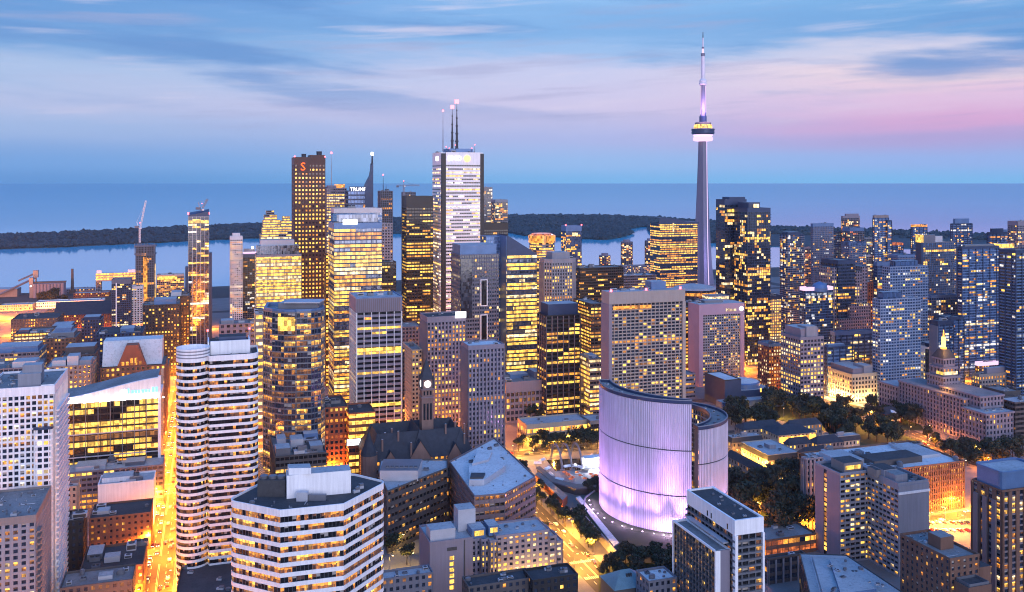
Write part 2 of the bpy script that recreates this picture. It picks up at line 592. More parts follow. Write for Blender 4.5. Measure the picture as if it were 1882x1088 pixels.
# ------------------------------------------------------------------ facades
STY = {
    # fh floor height, bw bay, sp spandrel share, pf pier share, rec recess, so/po spandrel and pier projection
    'dark':   dict(fh=3.8, bw=3.0, sp=.46, pf=.16, rec=.25, so=0, po=.12, wall='black_metal', gl='black_glass', lit=.20, fl=.20, run=4, pal=('gold', 'gold', 'amber', 'warm', 'dim')),
    'office': dict(fh=3.9, bw=3.0, sp=.44, pf=.06, rec=.25, so=0, po=.08, wall='grey_metal', gl='dark_glass', lit=.4, fl=.45, run=6, pal=('gold', 'gold', 'warm', 'pale', 'amber')),
    'stone':  dict(fh=3.7, bw=3.2, sp=.45, pf=.42, rec=.45, so=0, po=.1, wall='beige_stone', gl='dark_glass', lit=.3, fl=.1, run=2, pal=('warm', 'amber', 'gold', 'dim')),
    'ribbon': dict(fh=3.9, bw=1.6, sp=.46, pf=.07, rec=.5, so=.1, po=-.25, wall='white_panel', gl='black_glass', lit=.26, fl=.12, run=6, pal=('warm', 'amber', 'amber', 'dim', 'dim', 'amber')),
    'pier':   dict(fh=3.8, bw=2.9, sp=.40, pf=.42, rec=.5, so=-.25, po=.45, wall='lavender_stone', gl='dark_glass', lit=.16, fl=.16, run=3, pal=('warm', 'gold', 'amber')),
    'condo':  dict(fh=3.0, bw=3.4, sp=.16, pf=.12, rec=.35, so=1.1, po=.1, wall='grey_concrete', gl='dark_glass', lit=.2, fl=.02, run=2, pal=('warm', 'pale', 'amber', 'dim', 'gold', 'white_room', 'cool')),
    'grid':   dict(fh=3.1, bw=3.0, sp=.36, pf=.22, rec=.3, so=.12, po=.05, wall='blue_metal', gl='blue_glass', lit=.18, fl=.02, run=2, pal=('warm', 'pale', 'amber', 'dim', 'white_room', 'gold', 'cool', 'amber')),
    'glass':  dict(fh=3.6, bw=2.6, sp=.20, pf=.07, rec=.12, so=0, po=.06, wall='navy_metal', gl='blue_glass', lit=.22, fl=.04, run=3, pal=('warm', 'gold', 'amber', 'pale')),
    'hotel':  dict(fh=3.1, bw=3.6, sp=.36, pf=.30, rec=.6, so=0, po=.1, wall='pale_concrete', gl='dark_glass', lit=.22, fl=.02, run=1, pal=('warm', 'amber', 'gold', 'dim', 'pale', 'white_room')),
    'house':  dict(fh=3.8, bw=3.4, sp=.5, pf=.5, rec=.25, so=0, po=.05, wall='brown_brick', gl='dark_glass', lit=.3, fl=.1, run=1, pal=('warm', 'amber', 'dim')),
}


def style(base, **kw):
    d = dict(STY[base])
    d.update(kw)
    return d


def facade(F, W, p0, p1, z0, z1, st, rng):
    """one wall from p0 to p1 (outline counter-clockwise): floor bands and piers go to F(floor), glass and lit rooms to W(floor)"""
    a, b = Vector(p0), Vector(p1)
    L = (b - a).length
    if L < 0.3:
        return
    t = (b - a) / L
    n = Vector((t.y, -t.x))
    nb = max(1, round(L / st['bw']))
    bw = L / nb
    nf = max(1, round((z1 - z0) / st['fh']))
    h = (z1 - z0) / nf
    rec, so, po = st['rec'], st['so'], st['po']
    if L < 3.0:
        so = min(so, 0.12)

    def pt(x, off, z):
        q = a + t * x + n * off
        return (q.x, q.y, z)
    wall = st['wall']
    band = st.get('band', wall)
    sp = st['sp'] * h
    for f in range(nf):
        zb = z0 + f * h
        zs = zb + sp
        zt = zb + h
        fm = F(f, nf)
        e0, e1 = (-so if so > 0 else 0), (L + so if so > 0 else L)
        if so < 0:
            e0, e1 = 0, L
        if sp > 0:
            fm.mesh([pt(e0, so, zb), pt(e1, so, zb), pt(e1, so, zs), pt(e0, so, zs), pt(0, -rec, zs), pt(L, -rec, zs), pt(0, -rec, zb), pt(L, -rec, zb)],
                    [(0, 1, 2, 3), (3, 2, 5, 4), (6, 7, 1, 0)], band)
        full = rng.random() < st['fl']
        if st['sp'] >= 1:
            continue
        wm = W(f, nf)
        x = 0
        if nf > 20 and f in (nf // 2, nf - 1) and st['fl'] < .5:      # plant storeys stay dark
            full = False
            st_lit = 0.03
        else:
            st_lit = st['lit']
        lp = 0.93 if full else st_lit * rng.uniform(0.5, 1.4)
        fav = rng.choice(st['pal'])
        while x < nb:
            run = min(nb - x, rng.randint(1, st['run'] * (2 if full else 1)))
            if rng.random() < lp:
                mat = fav if (full or rng.random() < .4) else rng.choice(st['pal'])
            else:
                mat = st['gl']
            if st.get('deep'):                        # near windows: room by room, lamps under the ceiling, blinds half drawn
                for q in range(x, x + run):
                    m_ = mat if rng.random() < .8 else rng.choice(st['pal'] + (st['gl'], st['gl']))
                    x0_, x1_ = q * bw, (q + 1) * bw
                    if m_ + '_low' in MATS:
                        zm = zt - (zt - zs) * rng.uniform(.3, .6)
                        wm.quad(pt(x0_, -rec, zs), pt(x1_, -rec, zs), pt(x1_, -rec, zm), pt(x0_, -rec, zm), m_ + '_low')
                        wm.quad(pt(x0_, -rec, zm), pt(x1_, -rec, zm), pt(x1_, -rec, zt), pt(x0_, -rec, zt), m_)
                    else:
                        zm = zt - (zt - zs) * (rng.uniform(.15, .8) if rng.random() < .3 else 0)
                        wm.quad(pt(x0_, -rec, zs), pt(x1_, -rec, zs), pt(x1_, -rec, zm), pt(x0_, -rec, zm), m_)
                        if zm < zt:
                            wm.quad(pt(x0_, -rec, zm), pt(x1_, -rec, zm), pt(x1_, -rec, zt), pt(x0_, -rec, zt), 'blind' if rng.random() < .6 else 'dim_low')
            else:
                wm.quad(pt(x * bw, -rec, zs), pt((x + run) * bw, -rec, zs), pt((x + run) * bw, -rec, zt), pt(x * bw, -rec, zt), mat)
            x += run
    pf = st['pf'] * bw
    if pf > 0:
        fm = F(-1, nf)
        pm = st.get('pier', wall)
        ev = st.get('pe', 1)
        for i in range(0, nb + 1, ev):
            c = i * bw
            x0, x1 = max(-max(po, 0), c - pf / 2), min(L + max(po, 0), c + pf / 2)
            if i == 0:
                x0, x1 = (-max(po, 0) if so <= po else 0), pf / 2
            if i == nb:
                x0, x1 = L - pf / 2, (L + max(po, 0) if so <= po else L)
            fm.mesh([pt(x0, po, z0), pt(x1, po, z0), pt(x1, po, z1), pt(x0, po, z1), pt(x0, -rec, z0), pt(x0, -rec, z1), pt(x1, -rec, z0), pt(x1, -rec, z1)],
                    [(0, 1, 2, 3), (4, 0, 3, 5), (1, 6, 7, 2)], pm)


UNIT_ME = []


def unit_meshes():
    for k in range(4):
        mb = MB()
        if k == 0:
            mb.box(-.5, .5, -.5, .5, 0, .8, 'pale_metal')
            mb.box(-.44, .44, -.505, -.49, .15, .65, 'louvre')
            mb.lathe([(.33, .8), (.33, .9)], 10, 'louvre')
        elif k == 1:
            mb.box(-.5, .5, -.5, .5, 0, .7, 'grey_metal')
            for sx in (-.25, .25):
                mb.lathe([(.2, .7), (.22, .95), (.18, .95)], 10, 'louvre', cx=sx)
        elif k == 2:
            mb.box(-.5, .5, -.35, .35, 0, .5, 'pale_metal')
            mb.box(-.15, .5, -.3, .3, .5, .95, 'grey_metal')
        else:
            mb.lathe([(.42, 0), (.45, .8), (.3, .82), (.3, 1.0)], 12, 'grey_metal')
        UNIT_ME.append(mb.data('rooftop_unit'))


unit_meshes()


def roof_unit(parent, x, y, z, sx, sy, sz, k, yaw=0.0):
    o = bpy.data.objects.new('rooftop_unit', UNIT_ME[k])
    COL.objects.link(o)
    o.parent = parent
    o.location = (x, y, z)
    o.scale = (sx, sy, sz)
    o.rotation_euler = (0, 0, yaw)
    return o


def inside(p, poly):
    x, y = p
    c = False
    for i in range(len(poly)):
        x0, y0 = poly[i - 1]
        x1, y1 = poly[i]
        if (y0 > y) != (y1 > y) and x < (x1 - x0) * (y - y0) / (y1 - y0) + x0:
            c = not c
    return c


def walls(root, foot, z0, z1, st, rng, rows=False, plain=(), fname='facade', wname='glazing'):
    """facade parts for every side of an outline"""
    F, W = {}, {}

    def getF(f, nf):
        k = f if rows else 0
        return F.setdefault(k, MB())

    def getW(f, nf):
        k = f if rows else 0
        return W.setdefault(k, MB())
    n = len(foot)
    for i in range(n):
        p0, p1 = foot[i], foot[(i + 1) % n]
        if i in plain:
            getF(0, 1).quad((*p0, z0), (*p1, z0), (*p1, z1), (*p0, z1), st['wall'])
        else:
            facade(getF, getW, p0, p1, z0, z1, st, rng)
    for k, m in F.items():
        m.build(fname if not rows else ('floor_band' if k >= 0 else 'mullions'), root)
    for k, m in W.items():
        m.build(wname if not rows else 'window_row', root)


def roofing(root, foot, z, st_wall, rng, roof='roof_grey', ph=1.1, units=0, usize=3.0, avoid=()):
    r = MB()
    r.poly([(x, y, z - 0.02) for x, y in inset(foot, 0.35)], roof)
    r.build('roof', root)
    if ph > 0:
        q = MB()
        q.ring([(x, y) for x, y in inset(foot, -0.12)], 0.5, z - 0.03, z + ph, st_wall)
        q.build('parapet', root)
    xs, ys = [p[0] for p in foot], [p[1] for p in foot]
    inn = inset(foot, 2.2)
    done = 0
    for _ in range(units * 12):
        if done >= units:
            break
        x, y = rng.uniform(min(xs), max(xs)), rng.uniform(min(ys), max(ys))
        if not inside((x, y), inn) or any(ax0 - 1 < x < ax1 + 1 and ay0 - 1 < y < ay1 + 1 for ax0, ax1, ay0, ay1 in avoid):
            continue
        s_ = usize * rng.uniform(0.5, 1.3)
        roof_unit(root, x, y, z, s_ * rng.uniform(.8, 1.6), s_, s_ * rng.uniform(.5, .9), rng.randrange(4))
        done += 1


def tower(name, label, foot, z1, st, pos, yaw=TH, z0=0.0, cat='building', rows=False, plain=(), roof='roof_grey', ph=1.1,
          units=3, usize=3.0, pent=(), seed=None, group=None, crown=0.0, crown_mat=None):
    """pent: (x0,x1,y0,y1,height,material) boxes on the roof; crown: blank height above the top storey"""
    rng = random.Random(seed if seed is not None else label)
    root = empty(name, pos[0], pos[1], 0, yaw)
    tag(root, label, cat, group)
    zc = z1 - crown
    if rows:
        st = dict(st, deep=True)
    walls(root, foot, z0, zc, st, rng, rows, plain)
    if crown > 0:
        c = MB()
        c.ring(inset(foot, -0.1), 0.6, zc, z1 - 0.02, crown_mat or st['wall'])
        c.build('crown', root)
    else:
        c = MB()
        c.ring(inset(foot, -max(0.0, st['so'], 0.05) if st['so'] < .5 else -0.1), 0.4, zc - 0.02, z1 + 0.3, crown_mat or st['wall'])
        c.build('cornice', root)
    roofing(root, foot, z1, crown_mat or st['wall'], rng, roof, ph, units, usize, [p[:4] for p in pent])
    if rows:
        xs_, ys_ = [p[0] for p in foot], [p[1] for p in foot]
        inn_ = inset(foot, 1.5)
        for k in range(26):
            x_, y_ = rng.uniform(min(xs_), max(xs_)), rng.uniform(min(ys_), max(ys_))
            if not inside((x_, y_), inn_) or any(p[0] < x_ < p[1] and p[2] < y_ < p[3] for p in pent):
                continue
            if k % 3:
                roof_unit(root, x_, y_, z1, .9, .9, rng.uniform(.5, 1.3), 3 if k % 2 else 0)
            else:
                b_ = MB()
                e_ = (x_ + rng.uniform(-7, 7), y_) if k % 2 else (x_, y_ + rng.uniform(-7, 7))
                if inside(e_, inn_):
                    b_.tube((x_, y_, z1 + .25), (*e_, z1 + .25), .16, 'pale_metal', 5)
                    b_.tube((x_, y_, z1 - .1), (x_, y_, z1 + .9), .16, 'pale_metal', 5)
                    b_.build('roof_pipe', root)
    for p in pent:
        q = MB()
        q.box(p[0], p[1], p[2], p[3], z1 - 0.03, z1 + p[4], p[5], top=(p[6] if len(p) > 6 else 'roof_pale'))
        q.build('penthouse', root)
    return root, rng


def solve(xl, xc, xr, d, w=None, l=None):
    """size of a grid-aligned box from the pixel columns of its near corner and of its two far edges"""
    cx, cy = P(xc, d)
    tl, tr = (xl - PX0) / FPX, (xr - PX0) / FPX
    if xc >= 385:                                    # we see north and east sides; the corner is the north-east one
        if w is None:
            w = (tr * cy - cx) / (CT - SN * tr)
        if l is None:
            l = (cx - tl * cy) / (CT * tl + SN) if xl < xc else 30
        return (cx, cy), rect(0, w, 0, l), w, l
    if w is None:
        w = (cx - tl * cy) / (CT - SN * tl)
    if l is None:
        l = (tr * cy - cx) / (-SN - CT * tr) if xr > xc else 30
    return (cx, cy), rect(-w, 0, 0, l), w, l


def pxtower(name, label, xl, xc, xr, yt, d, st, w=None, l=None, lmax=60, **kw):
    pos, foot, ww, ll = solve(xl, xc, xr, d, w, l)
    if ll > lmax or ll < 3:
        pos, foot, ww, ll = solve(xl, xc, xr, d, ww, lmax if ll > lmax else 20)
    pent = kw.pop('pent', ())
    x0 = foot[0][0]
    pt = []
    for p in pent:                                   # penthouses given as shares of the roof
        pt.append((x0 + p[0] * ww, x0 + p[1] * ww, p[2] * ll, p[3] * ll) + tuple(p[4:]))
    r = tower(name, label, foot, zat(yt, d), st, pos, pent=pt, **kw)
    r[0]['w'], r[0]['l'], r[0]['z'] = ww, ll, zat(yt, d)
    return r


def part(root, name, fn, smooth=False):
    mb = MB()
    fn(mb)
    return mb.build(name, root, smooth)
# ------------------------------------------------------------------ ground, water, islands, streets
SHORE = 2065.0


def sheet(name, uv, z, mat, label=None, thick=0.0):
    mb = MB()
    pts = [G(u, v) for u, v in uv]
    if thick:
        mb.prism(pts, z - thick, z, mat)
    else:
        mb.poly([(x, y, z) for x, y in pts], mat)
    return struct(mb.build(name), label)


sheet('ground', [(-2600, -400), (4200, -400), (4200, SHORE), (-2600, SHORE)], 0.0, 'ground_dark', 'dark city ground between the downtown blocks', 4.0)
m, t = newmat('lake_water')
ob = t.node('ShaderNodeTexCoord').outputs['Object']
sx = t.node('ShaderNodeSeparateXYZ')
t.link(ob, sx.inputs[0])
far = t.maprange(sx.outputs[1], 3600, 5200, 0, 1, True)      # sheltered harbour near, open ruffled lake beyond the islands
dif = t.node('ShaderNodeBsdfDiffuse')
t.link(t.mix(far, (0.03, 0.46, 0.66), (0.0, 0.37, 0.52)), dif.inputs['Color'])
p = t.node('ShaderNodeBsdfAnisotropic')
p.inputs['Roughness'].default_value = 0.08
p.inputs['Color'].default_value = (1, 1, 1, 1)
bmp = t.node('ShaderNodeBump')
bmp.inputs['Strength'].default_value = 0.05
bmp.inputs['Distance'].default_value = 1.0
nv = t.vmath('MULTIPLY', ob, (1.0, 2.2, 1.0))
t.link(t.math('ADD', t.noise(nv, 0.012, 4.0), t.math('MULTIPLY', t.noise(nv, 0.0012, 3.0), 2.0)), bmp.inputs['Height'])
t.link(bmp.outputs[0], p.inputs['Normal'])
ms = t.node('ShaderNodeMixShader')
t.link(t.math('SUBTRACT', 0.56, t.math('MULTIPLY', far, 0.06)), ms.inputs[0])
t.link(dif.outputs[0], ms.inputs[1])
t.link(p.outputs[0], ms.inputs[2])
o = t.node('ShaderNodeOutputMaterial')
t.link(ms.outputs[0], o.inputs[0])
mb = MB()
mb.poly([(-110000, 1100, -2.0), (110000, 1100, -2.0), (110000, 125000, -2.0), (-110000, 125000, -2.0)], 'lake_water')
wv = struct(mb.build('water'), 'wide blue lake reaching to the horizon')

rngI = random.Random(5)
ISL = [(-160, 466), (0, 457), (100, 454), (200, 449.5), (300, 445), (400, 440), (480, 437), (560, 434), (700, 429), (800, 428), (900, 424),
       (935, 427), (965, 433), (1010, 434), (1060, 438), (1110, 440), (1140, 436), (1160, 429), (1150, 422), (1175, 417), (1205, 414),
       (1192, 419), (1200, 430), (1260, 440), (1320, 447), (1420, 452), (1600, 455), (1950, 459),
       (1950, 439), (1800, 434), (1600, 425), (1420, 419), (1300, 409), (1215, 402), (1100, 397.5), (935, 397), (800, 400), (640, 406), (480, 413), (300, 421), (100, 431), (0, 436), (-160, 442)]
ISLW = [ground(px, py) for px, py in ISL]
mb = MB()
mb.prism(ISLW, -2.5, 1.0, 'haze_tinted_leaves')
struct(mb.build('island_land'), 'low wooded island shore across the harbour')
woods = MB()
xs, ys = [p_[0] for p_ in ISLW], [p_[1] for p_ in ISLW]


def blob(x, y, r, h, rng, mb, mat):
    n = 7
    prof = [(1.0, .05), (1.05, .4), (.75, .8), (.3, 1.0)]
    v = []
    for k, (a, b) in enumerate(prof):
        for i in range(n):
            rr = r * a * rng.uniform(.75, 1.2)
            g = 2 * math.pi * (i + .5 * (k % 2)) / n
            v.append((x + rr * math.cos(g), y + rr * math.sin(g), 1 + h * b * rng.uniform(.85, 1.1)))
    fs = [(j * n + i, j * n + (i + 1) % n, (j + 1) * n + (i + 1) % n, (j + 1) * n + i) for j in range(3) for i in range(n)]
    fs.append(tuple(3 * n + i for i in range(n)))
    mb.mesh(v, fs, mat)


cnt = 0
while cnt < 8500:
    if rngI.random() < .5:
        i = rngI.randrange(len(ISLW))
        a, b = Vector(ISLW[i - 1]), Vector(ISLW[i])
        q = a.lerp(b, rngI.random())
        x, y = q.x + rngI.gauss(0, 90), q.y + rngI.gauss(0, 130)
    else:
        x, y = rngI.uniform(min(xs), max(xs)), rngI.uniform(min(ys), max(ys))
    if not inside((x, y), ISLW):
        continue
    px = PX0 + x / y * FPX
    py = PY0 + CAMZ * FPX / y
    if px > 1400 and py > 431 + (px - 1420) * .028:      # the flat airfield
        continue
    r = rngI.uniform(6, 17)
    blob(x, y, r, rngI.uniform(9, 17) * (1.25 if rngI.random() < .1 else 1), rngI, woods, 'haze_tinted_leaves')
    cnt += 1
o = woods.build('island_woods')
tag(o, 'dark wooded islands lying across the harbour water', None, kind='stuff')

NS = [(-620, 16), (-450, 16), (-262, 16), (-130, 9), (-28, 17), (210, 18), (420, 14), (590, 30), (800, 14), (985, 16), (1180, 30), (1380, 16), (1600, 16), (1850, 16)]
EW = [(250, 16), (490, 12), (715, 16), (830, 14), (945, 14), (1060, 14), (1175, 14), (1310, 18), (1480, 14), (1660, 26), (1860, 18)]
U0, U1, V0, V1 = -1500, 3000, -100, SHORE - 25


def blocked(u, v):                                     # streets that stop at a large lot
    return False


mb = MB()
for u, wd in NS:
    v0 = 715 if u == 420 else V0
    v1 = 1900
    a = [G(u - wd / 2, v0), G(u + wd / 2, v0), G(u + wd / 2, v1), G(u - wd / 2, v1)]
    mb.poly([(x, y, .004) for x, y in a], 'asphalt')
for v, wd in EW:
    u0, u1 = (210, 1200) if v == 490 else (U0, U1)
    a = [G(u0, v - wd / 2), G(u1, v - wd / 2), G(u1, v + wd / 2), G(u0, v + wd / 2)]
    mb.poly([(x, y, .008) for x, y in a], 'asphalt')
struct(mb.build('road'), 'asphalt streets of the downtown grid')
mb = MB()
us = sorted(NS)
vs = sorted(EW)
for i in range(len(us) - 1):
    for j in range(len(vs) - 1):
        u0, u1 = us[i][0] + us[i][1] / 2, us[i + 1][0] - us[i + 1][1] / 2
        v0, v1 = vs[j][0] + vs[j][1] / 2, vs[j + 1][0] - vs[j + 1][1] / 2
        mb.prism([G(u0, v0), G(u1, v0), G(u1, v1), G(u0, v1)], 0.0, 0.14, 'paving')
struct(mb.build('pavement'), 'raised pavement of the city blocks')
mk = MB()


def dash_ns(u, v0, v1, wd=.35, ln=4.0, gap=6.0):
    v = v0
    while v < v1:
        mk.poly([(*G(u - wd / 2, v), .016), (*G(u + wd / 2, v), .016), (*G(u + wd / 2, min(v + ln, v1)), .016), (*G(u - wd / 2, min(v + ln, v1)), .016)], 'road_paint')
        v += ln + gap


def dash_ew(v, u0, u1, wd=.35, ln=4.0, gap=6.0):
    u = u0
    while u < u1:
        mk.poly([(*G(u, v - wd / 2), .016), (*G(min(u + ln, u1), v - wd / 2), .016), (*G(min(u + ln, u1), v + wd / 2), .016), (*G(u, v + wd / 2), .016)], 'road_paint')
        u += ln + gap


for k in (-.35, .35):
    dash_ns(-28 + k, 300, 1500, .22, 60, 12)
    dash_ns(210 + k, 300, 1100, .22, 60, 12)
for u in (-32.2, -23.8, 205.5, 214.5, 583.5, 596.5, 579.5, 600.5):
    dash_ns(u, 300, 1300)
for u in (589, 591):
    dash_ns(u, 300, 1300, .25, 60, 15)
for v in (714.7, 715.3):
    dash_ew(v, -500, 1100, .22, 60, 15)
for v in (711, 719):
    dash_ew(v, -500, 1100)
for u in (-28, 210, 590):                               # pedestrian crossings
    for v in (490, 715, 830):
        for dv in (-11, 11):
            for k in range(-7, 8):
                a, b = u + k * 1.1 - .3, u + k * 1.1 + .3
                mk.poly([(*G(a, v + dv - 1.6), .017), (*G(b, v + dv - 1.6), .017), (*G(b, v + dv + 1.6), .017), (*G(a, v + dv + 1.6), .017)], 'road_paint')
struct(mk.build('road_markings'), 'painted lane lines and crossings on the streets')

# ------------------------------------------------------------------ street lamps
lp_m = MB()
lp_m.tube((0, 0, 0), (0, 0, 9.4), .13, 'grey_metal', 6, .08)
lp_m.box(-.22, .22, -.22, .22, 0, .5, 'grey_metal')
lp_m.tube((0, 0, 9.2), (1.8, 0, 9.9), .06, 'grey_metal', 5)
LAMP_POLE = lp_m.data('street_lamp')
hd = MB()
hd.box(1.5, 2.7, -.28, .28, 9.86, 10.06, 'grey_metal')
LAMP_HOOD = hd.data('lamp_hood')
hd = MB()
hd.box(1.55, 2.65, -.24, .24, 9.70, 9.855, 'lamp_sodium', bottom=True)
LAMP_HEAD = hd.data('lamp_head')
hd = MB()
hd.box(1.55, 2.65, -.24, .24, 9.70, 9.855, 'lamp_white', bottom=True)
LAMP_HEADW = hd.data('lamp_head')
LIGHTS = {}


def light_data(key, col, power, rad=.5, down=False):
    if key not in LIGHTS:
        d = bpy.data.lights.new('lamp_light', 'SPOT' if down else 'POINT')
        d.energy = power
        if down:                                       # a hooded street lamp throws its light down
            d.spot_size = math.pi
            d.spot_blend = 0.12
        d.color = col
        d.shadow_soft_size = rad
        LIGHTS[key] = d
    return LIGHTS[key]


SOD = (1.0, 0.25, 0.015)
GLD = (1.0, 0.43, 0.05)
LPOW = 52000.0


def lamp(x, y, yaw, label, group, key='sod', colr=SOD, power=1.0, white=False, z=0.14, hooded=True, spill=0.0):
    o = bpy.data.objects.new('street_lamp', LAMP_POLE)
    COL.objects.link(o)
    o.location = (x, y, z)
    o.rotation_euler = (0, 0, yaw)
    tag(o, label, 'street lamp', group)
    if hooded:
        h = bpy.data.objects.new('lamp_hood', LAMP_HOOD)
        COL.objects.link(h)
        h.parent = o
    h = bpy.data.objects.new('lamp_head', LAMP_HEADW if white else LAMP_HEAD)
    COL.objects.link(h)
    h.parent = o
    l = bpy.data.objects.new('lamp_light', light_data((key, power), colr, LPOW * power, down=True))
    COL.objects.link(l)
    l.parent = o
    l.location = (2.1, 0, 9.2)
    if spill:                                          # light thrown sideways on to the fronts
        l = bpy.data.objects.new('lamp_light', light_data((key, power, 's'), colr, LPOW * power * spill))
        COL.objects.link(l)
        l.parent = o
        l.location = (2.1, 0, 9.0)
    return o


def row_ns(u, half, v0, v1, step, label, group, **kw):
    v = v0
    k = 0
    while v <= v1:
        for sgn in (-1, 1):
            x, y = G(u + sgn * half, v + (step / 2 if sgn > 0 else 0))
            lamp(x, y, TH + (0 if sgn < 0 else math.pi), label, group, **kw)
        v += step
        k += 1


def row_ew(v, half, u0, u1, step, label, group, **kw):
    u = u0
    while u <= u1:
        for sgn in (-1, 1):
            x, y = G(u + (step / 2 if sgn > 0 else 0), v + sgn * half)
            lamp(x, y, TH + (math.pi / 2 if sgn < 0 else -math.pi / 2), label, group, **kw)
        u += step


row_ns(-28, 9.6, 400, 900, 40, 'sodium street lamp beside the glowing avenue left of the two white banded towers', 'street lamps along the glowing avenue', spill=0.24, key='a', colr=SOD, power=1.8)
row_ns(-28, 9.6, 940, 1120, 60, 'distant sodium street lamp at the far end of the glowing avenue', 'far street lamps of the glowing avenue', spill=0.34, key='b', power=1.6)
row_ns(210, 10, 490, 700, 35, 'street lamp among the trees of the gold lit street left of the curved ribbed tower', 'street lamps of the tree lined street', key='c', colr=GLD, power=1.1)
row_ns(210, 10, 740, 1000, 60, 'sodium street lamp in the canyon behind the old stone hall', 'street lamps behind the old stone hall', spill=0.34, key='d', power=2.2)
row_ew(715, 9, -300, 150, 60, 'sodium street lamp on the cross street by the shopping centre', 'street lamps by the shopping centre', spill=0.34, key='e', power=2.2)
row_ew(715, 9, 590, 800, 50, 'gold street lamp on the cross street by the boulevard corner', 'street lamps at the boulevard corner', key='f2', colr=GLD, power=.7)
row_ew(715, 9, 235, 345, 36, 'gold street lamp on the yellow lit cross street behind the civic square', 'street lamps behind the civic square', key='f', colr=GLD, power=.8)
row_ns(590, 15.5, 560, 1050, 60, 'sodium street lamp on the wide boulevard beside the beacon topped office', 'street lamps of the wide boulevard', spill=0.17, key='g', power=.7)
row_ew(490, 7.5, 300, 620, 40, 'sodium street lamp on the short street by the beige slab apartments', 'street lamps by the slab apartments', spill=0.34, key='h', power=1.3)
row_ns(-130, 6, 420, 640, 45, 'sodium street lamp in the lane behind the white balcony tower', 'street lamps in the lane behind the balcony tower', spill=0.34, key='i', power=1.2)
for v_ in (830, 945, 1060, 1175):
    row_ew(v_, 8, -200, 700, 180, 'distant sodium street lamp in a canyon between the bank towers', 'street lamps between the bank towers', spill=0.26, key='j', power=3.0)
row_ns(-262, 9, 700, 1500, 160, 'sodium street lamp among the low blocks at the left', 'street lamps among the low left blocks', spill=0.20, key='k', power=6.0)
row_ns(-450, 9, 900, 1650, 180, 'sodium street lamp by the low warehouses at the far left', 'street lamps by the far left warehouses', spill=0.51, key='l', power=9.0)
row_ew(1480, 9, -800, 0, 160, 'distant sodium street lamp on the lakeside road', 'street lamps on the lakeside road', key='m', power=4.5)
row_ew(1690, 14, -1000, -300, 100, 'sodium yard lamp among the silos and docks', 'yard lamps among the docks', spill=0.68, key='n', power=12.0)
row_ns(800, 8, 760, 1150, 130, 'sodium street lamp among the condo towers at the right', 'street lamps among the right condo towers', spill=0.26, key='o', power=2.5)
row_ns(985, 9, 800, 1200, 130, 'sodium street lamp deep among the far right condos', 'street lamps deep among the far right condos', spill=0.26, key='p', power=2.8)
for px, py in ((1722, 940), (1738, 958), (1760, 948), (1708, 968), (1775, 975), (1790, 935), (1735, 985), (1700, 932)):
    x, y = ground(px, py)
    lamp(x, y, px, 'bright sodium lamp over the open yard right of the beige slab apartments', 'lamps over the bright yard', spill=0.42, key='q', power=.28, colr=(1.0, 0.46, 0.08))
for px, py in ((1395, 880), (1410, 872), (1428, 886), (1380, 862), (1360, 850), (1440, 905), (1462, 912)):
    x, y = ground(px, py)
    lamp(x, y, px, 'gold lamp lighting the forecourt of the low law courts', 'forecourt lamps of the low law courts', spill=0.51, key='r', power=.5, colr=GLD)
for px, py in ((716, 1052), (755, 1050), (735, 1012)):
    x, y = ground(px, py)
    lamp(x, y, px, 'gold lamp in the dark courtyard right of the six sided banded tower', 'lamps in the dark courtyard', key='s', power=.12, colr=(1.0, .6, .12))

for px, py in ((612, 885), (640, 880), (668, 874), (690, 868), (630, 862), (660, 856)):
    x, y = ground(px, py)
    lamp(x, y, px, 'sodium lamp on the forecourt of the orange lit shopping centre', 'lamps at the shopping centre front', spill=0.77, key='t', power=1.6)
for px, py in ((748, 800), (752, 775), (756, 752), (760, 735)):
    x, y = ground(px, py)
    lamp(x, y, px, 'sodium lamp in the orange street canyon left of the clock tower', 'lamps in the orange street canyon', spill=0.85, key='u', power=2.2)
for k, poly in enumerate((((1330, 770), (1350, 742), (1560, 742), (1600, 752), (1545, 800), (1430, 772)), ((1500, 768), (1570, 765), (1690, 812), (1650, 830), (1540, 818)), ((1342, 900), (1420, 890), (1502, 925), (1502, 1003), (1350, 1003)), ((1605, 745), (1665, 745), (1700, 792), (1640, 790)), ((1100, 1035), (1260, 1030), (1255, 1100), (1100, 1100)))):
    mb = MB()
    pts = [ground(*p) for p in poly]
    mb.prism(pts if sum(pts[i - 1][0] * pts[i][1] - pts[i][0] * pts[i - 1][1] for i in range(len(pts))) > 0 else pts[::-1], 0.05, 0.19, 'lawn_grass')
    struct(mb.build('lawn'), ('dark lawn below the black box opera house', 'dark lawn under the boulevard trees', 'dark park lawn right of the violet tower', 'dark lawn around the small brick house', 'dark lawn below the violet tower')[k])

for px, py in ((1388, 768), (1402, 776), (1375, 778), (1440, 770), (1518, 786), (1545, 778), (1600, 790), (1640, 772), (1672, 806), (1432, 925), (1398, 950), (1455, 960), (1380, 920), (1472, 985), (1700, 832), (1790, 842), (1836, 838)):
    x, y = ground(px, py)
    lamp(x, y, px, 'gold lamp glowing between the dark park and boulevard trees', 'lamps among the park trees', key='w', power=.3, colr=GLD, spill=.4)
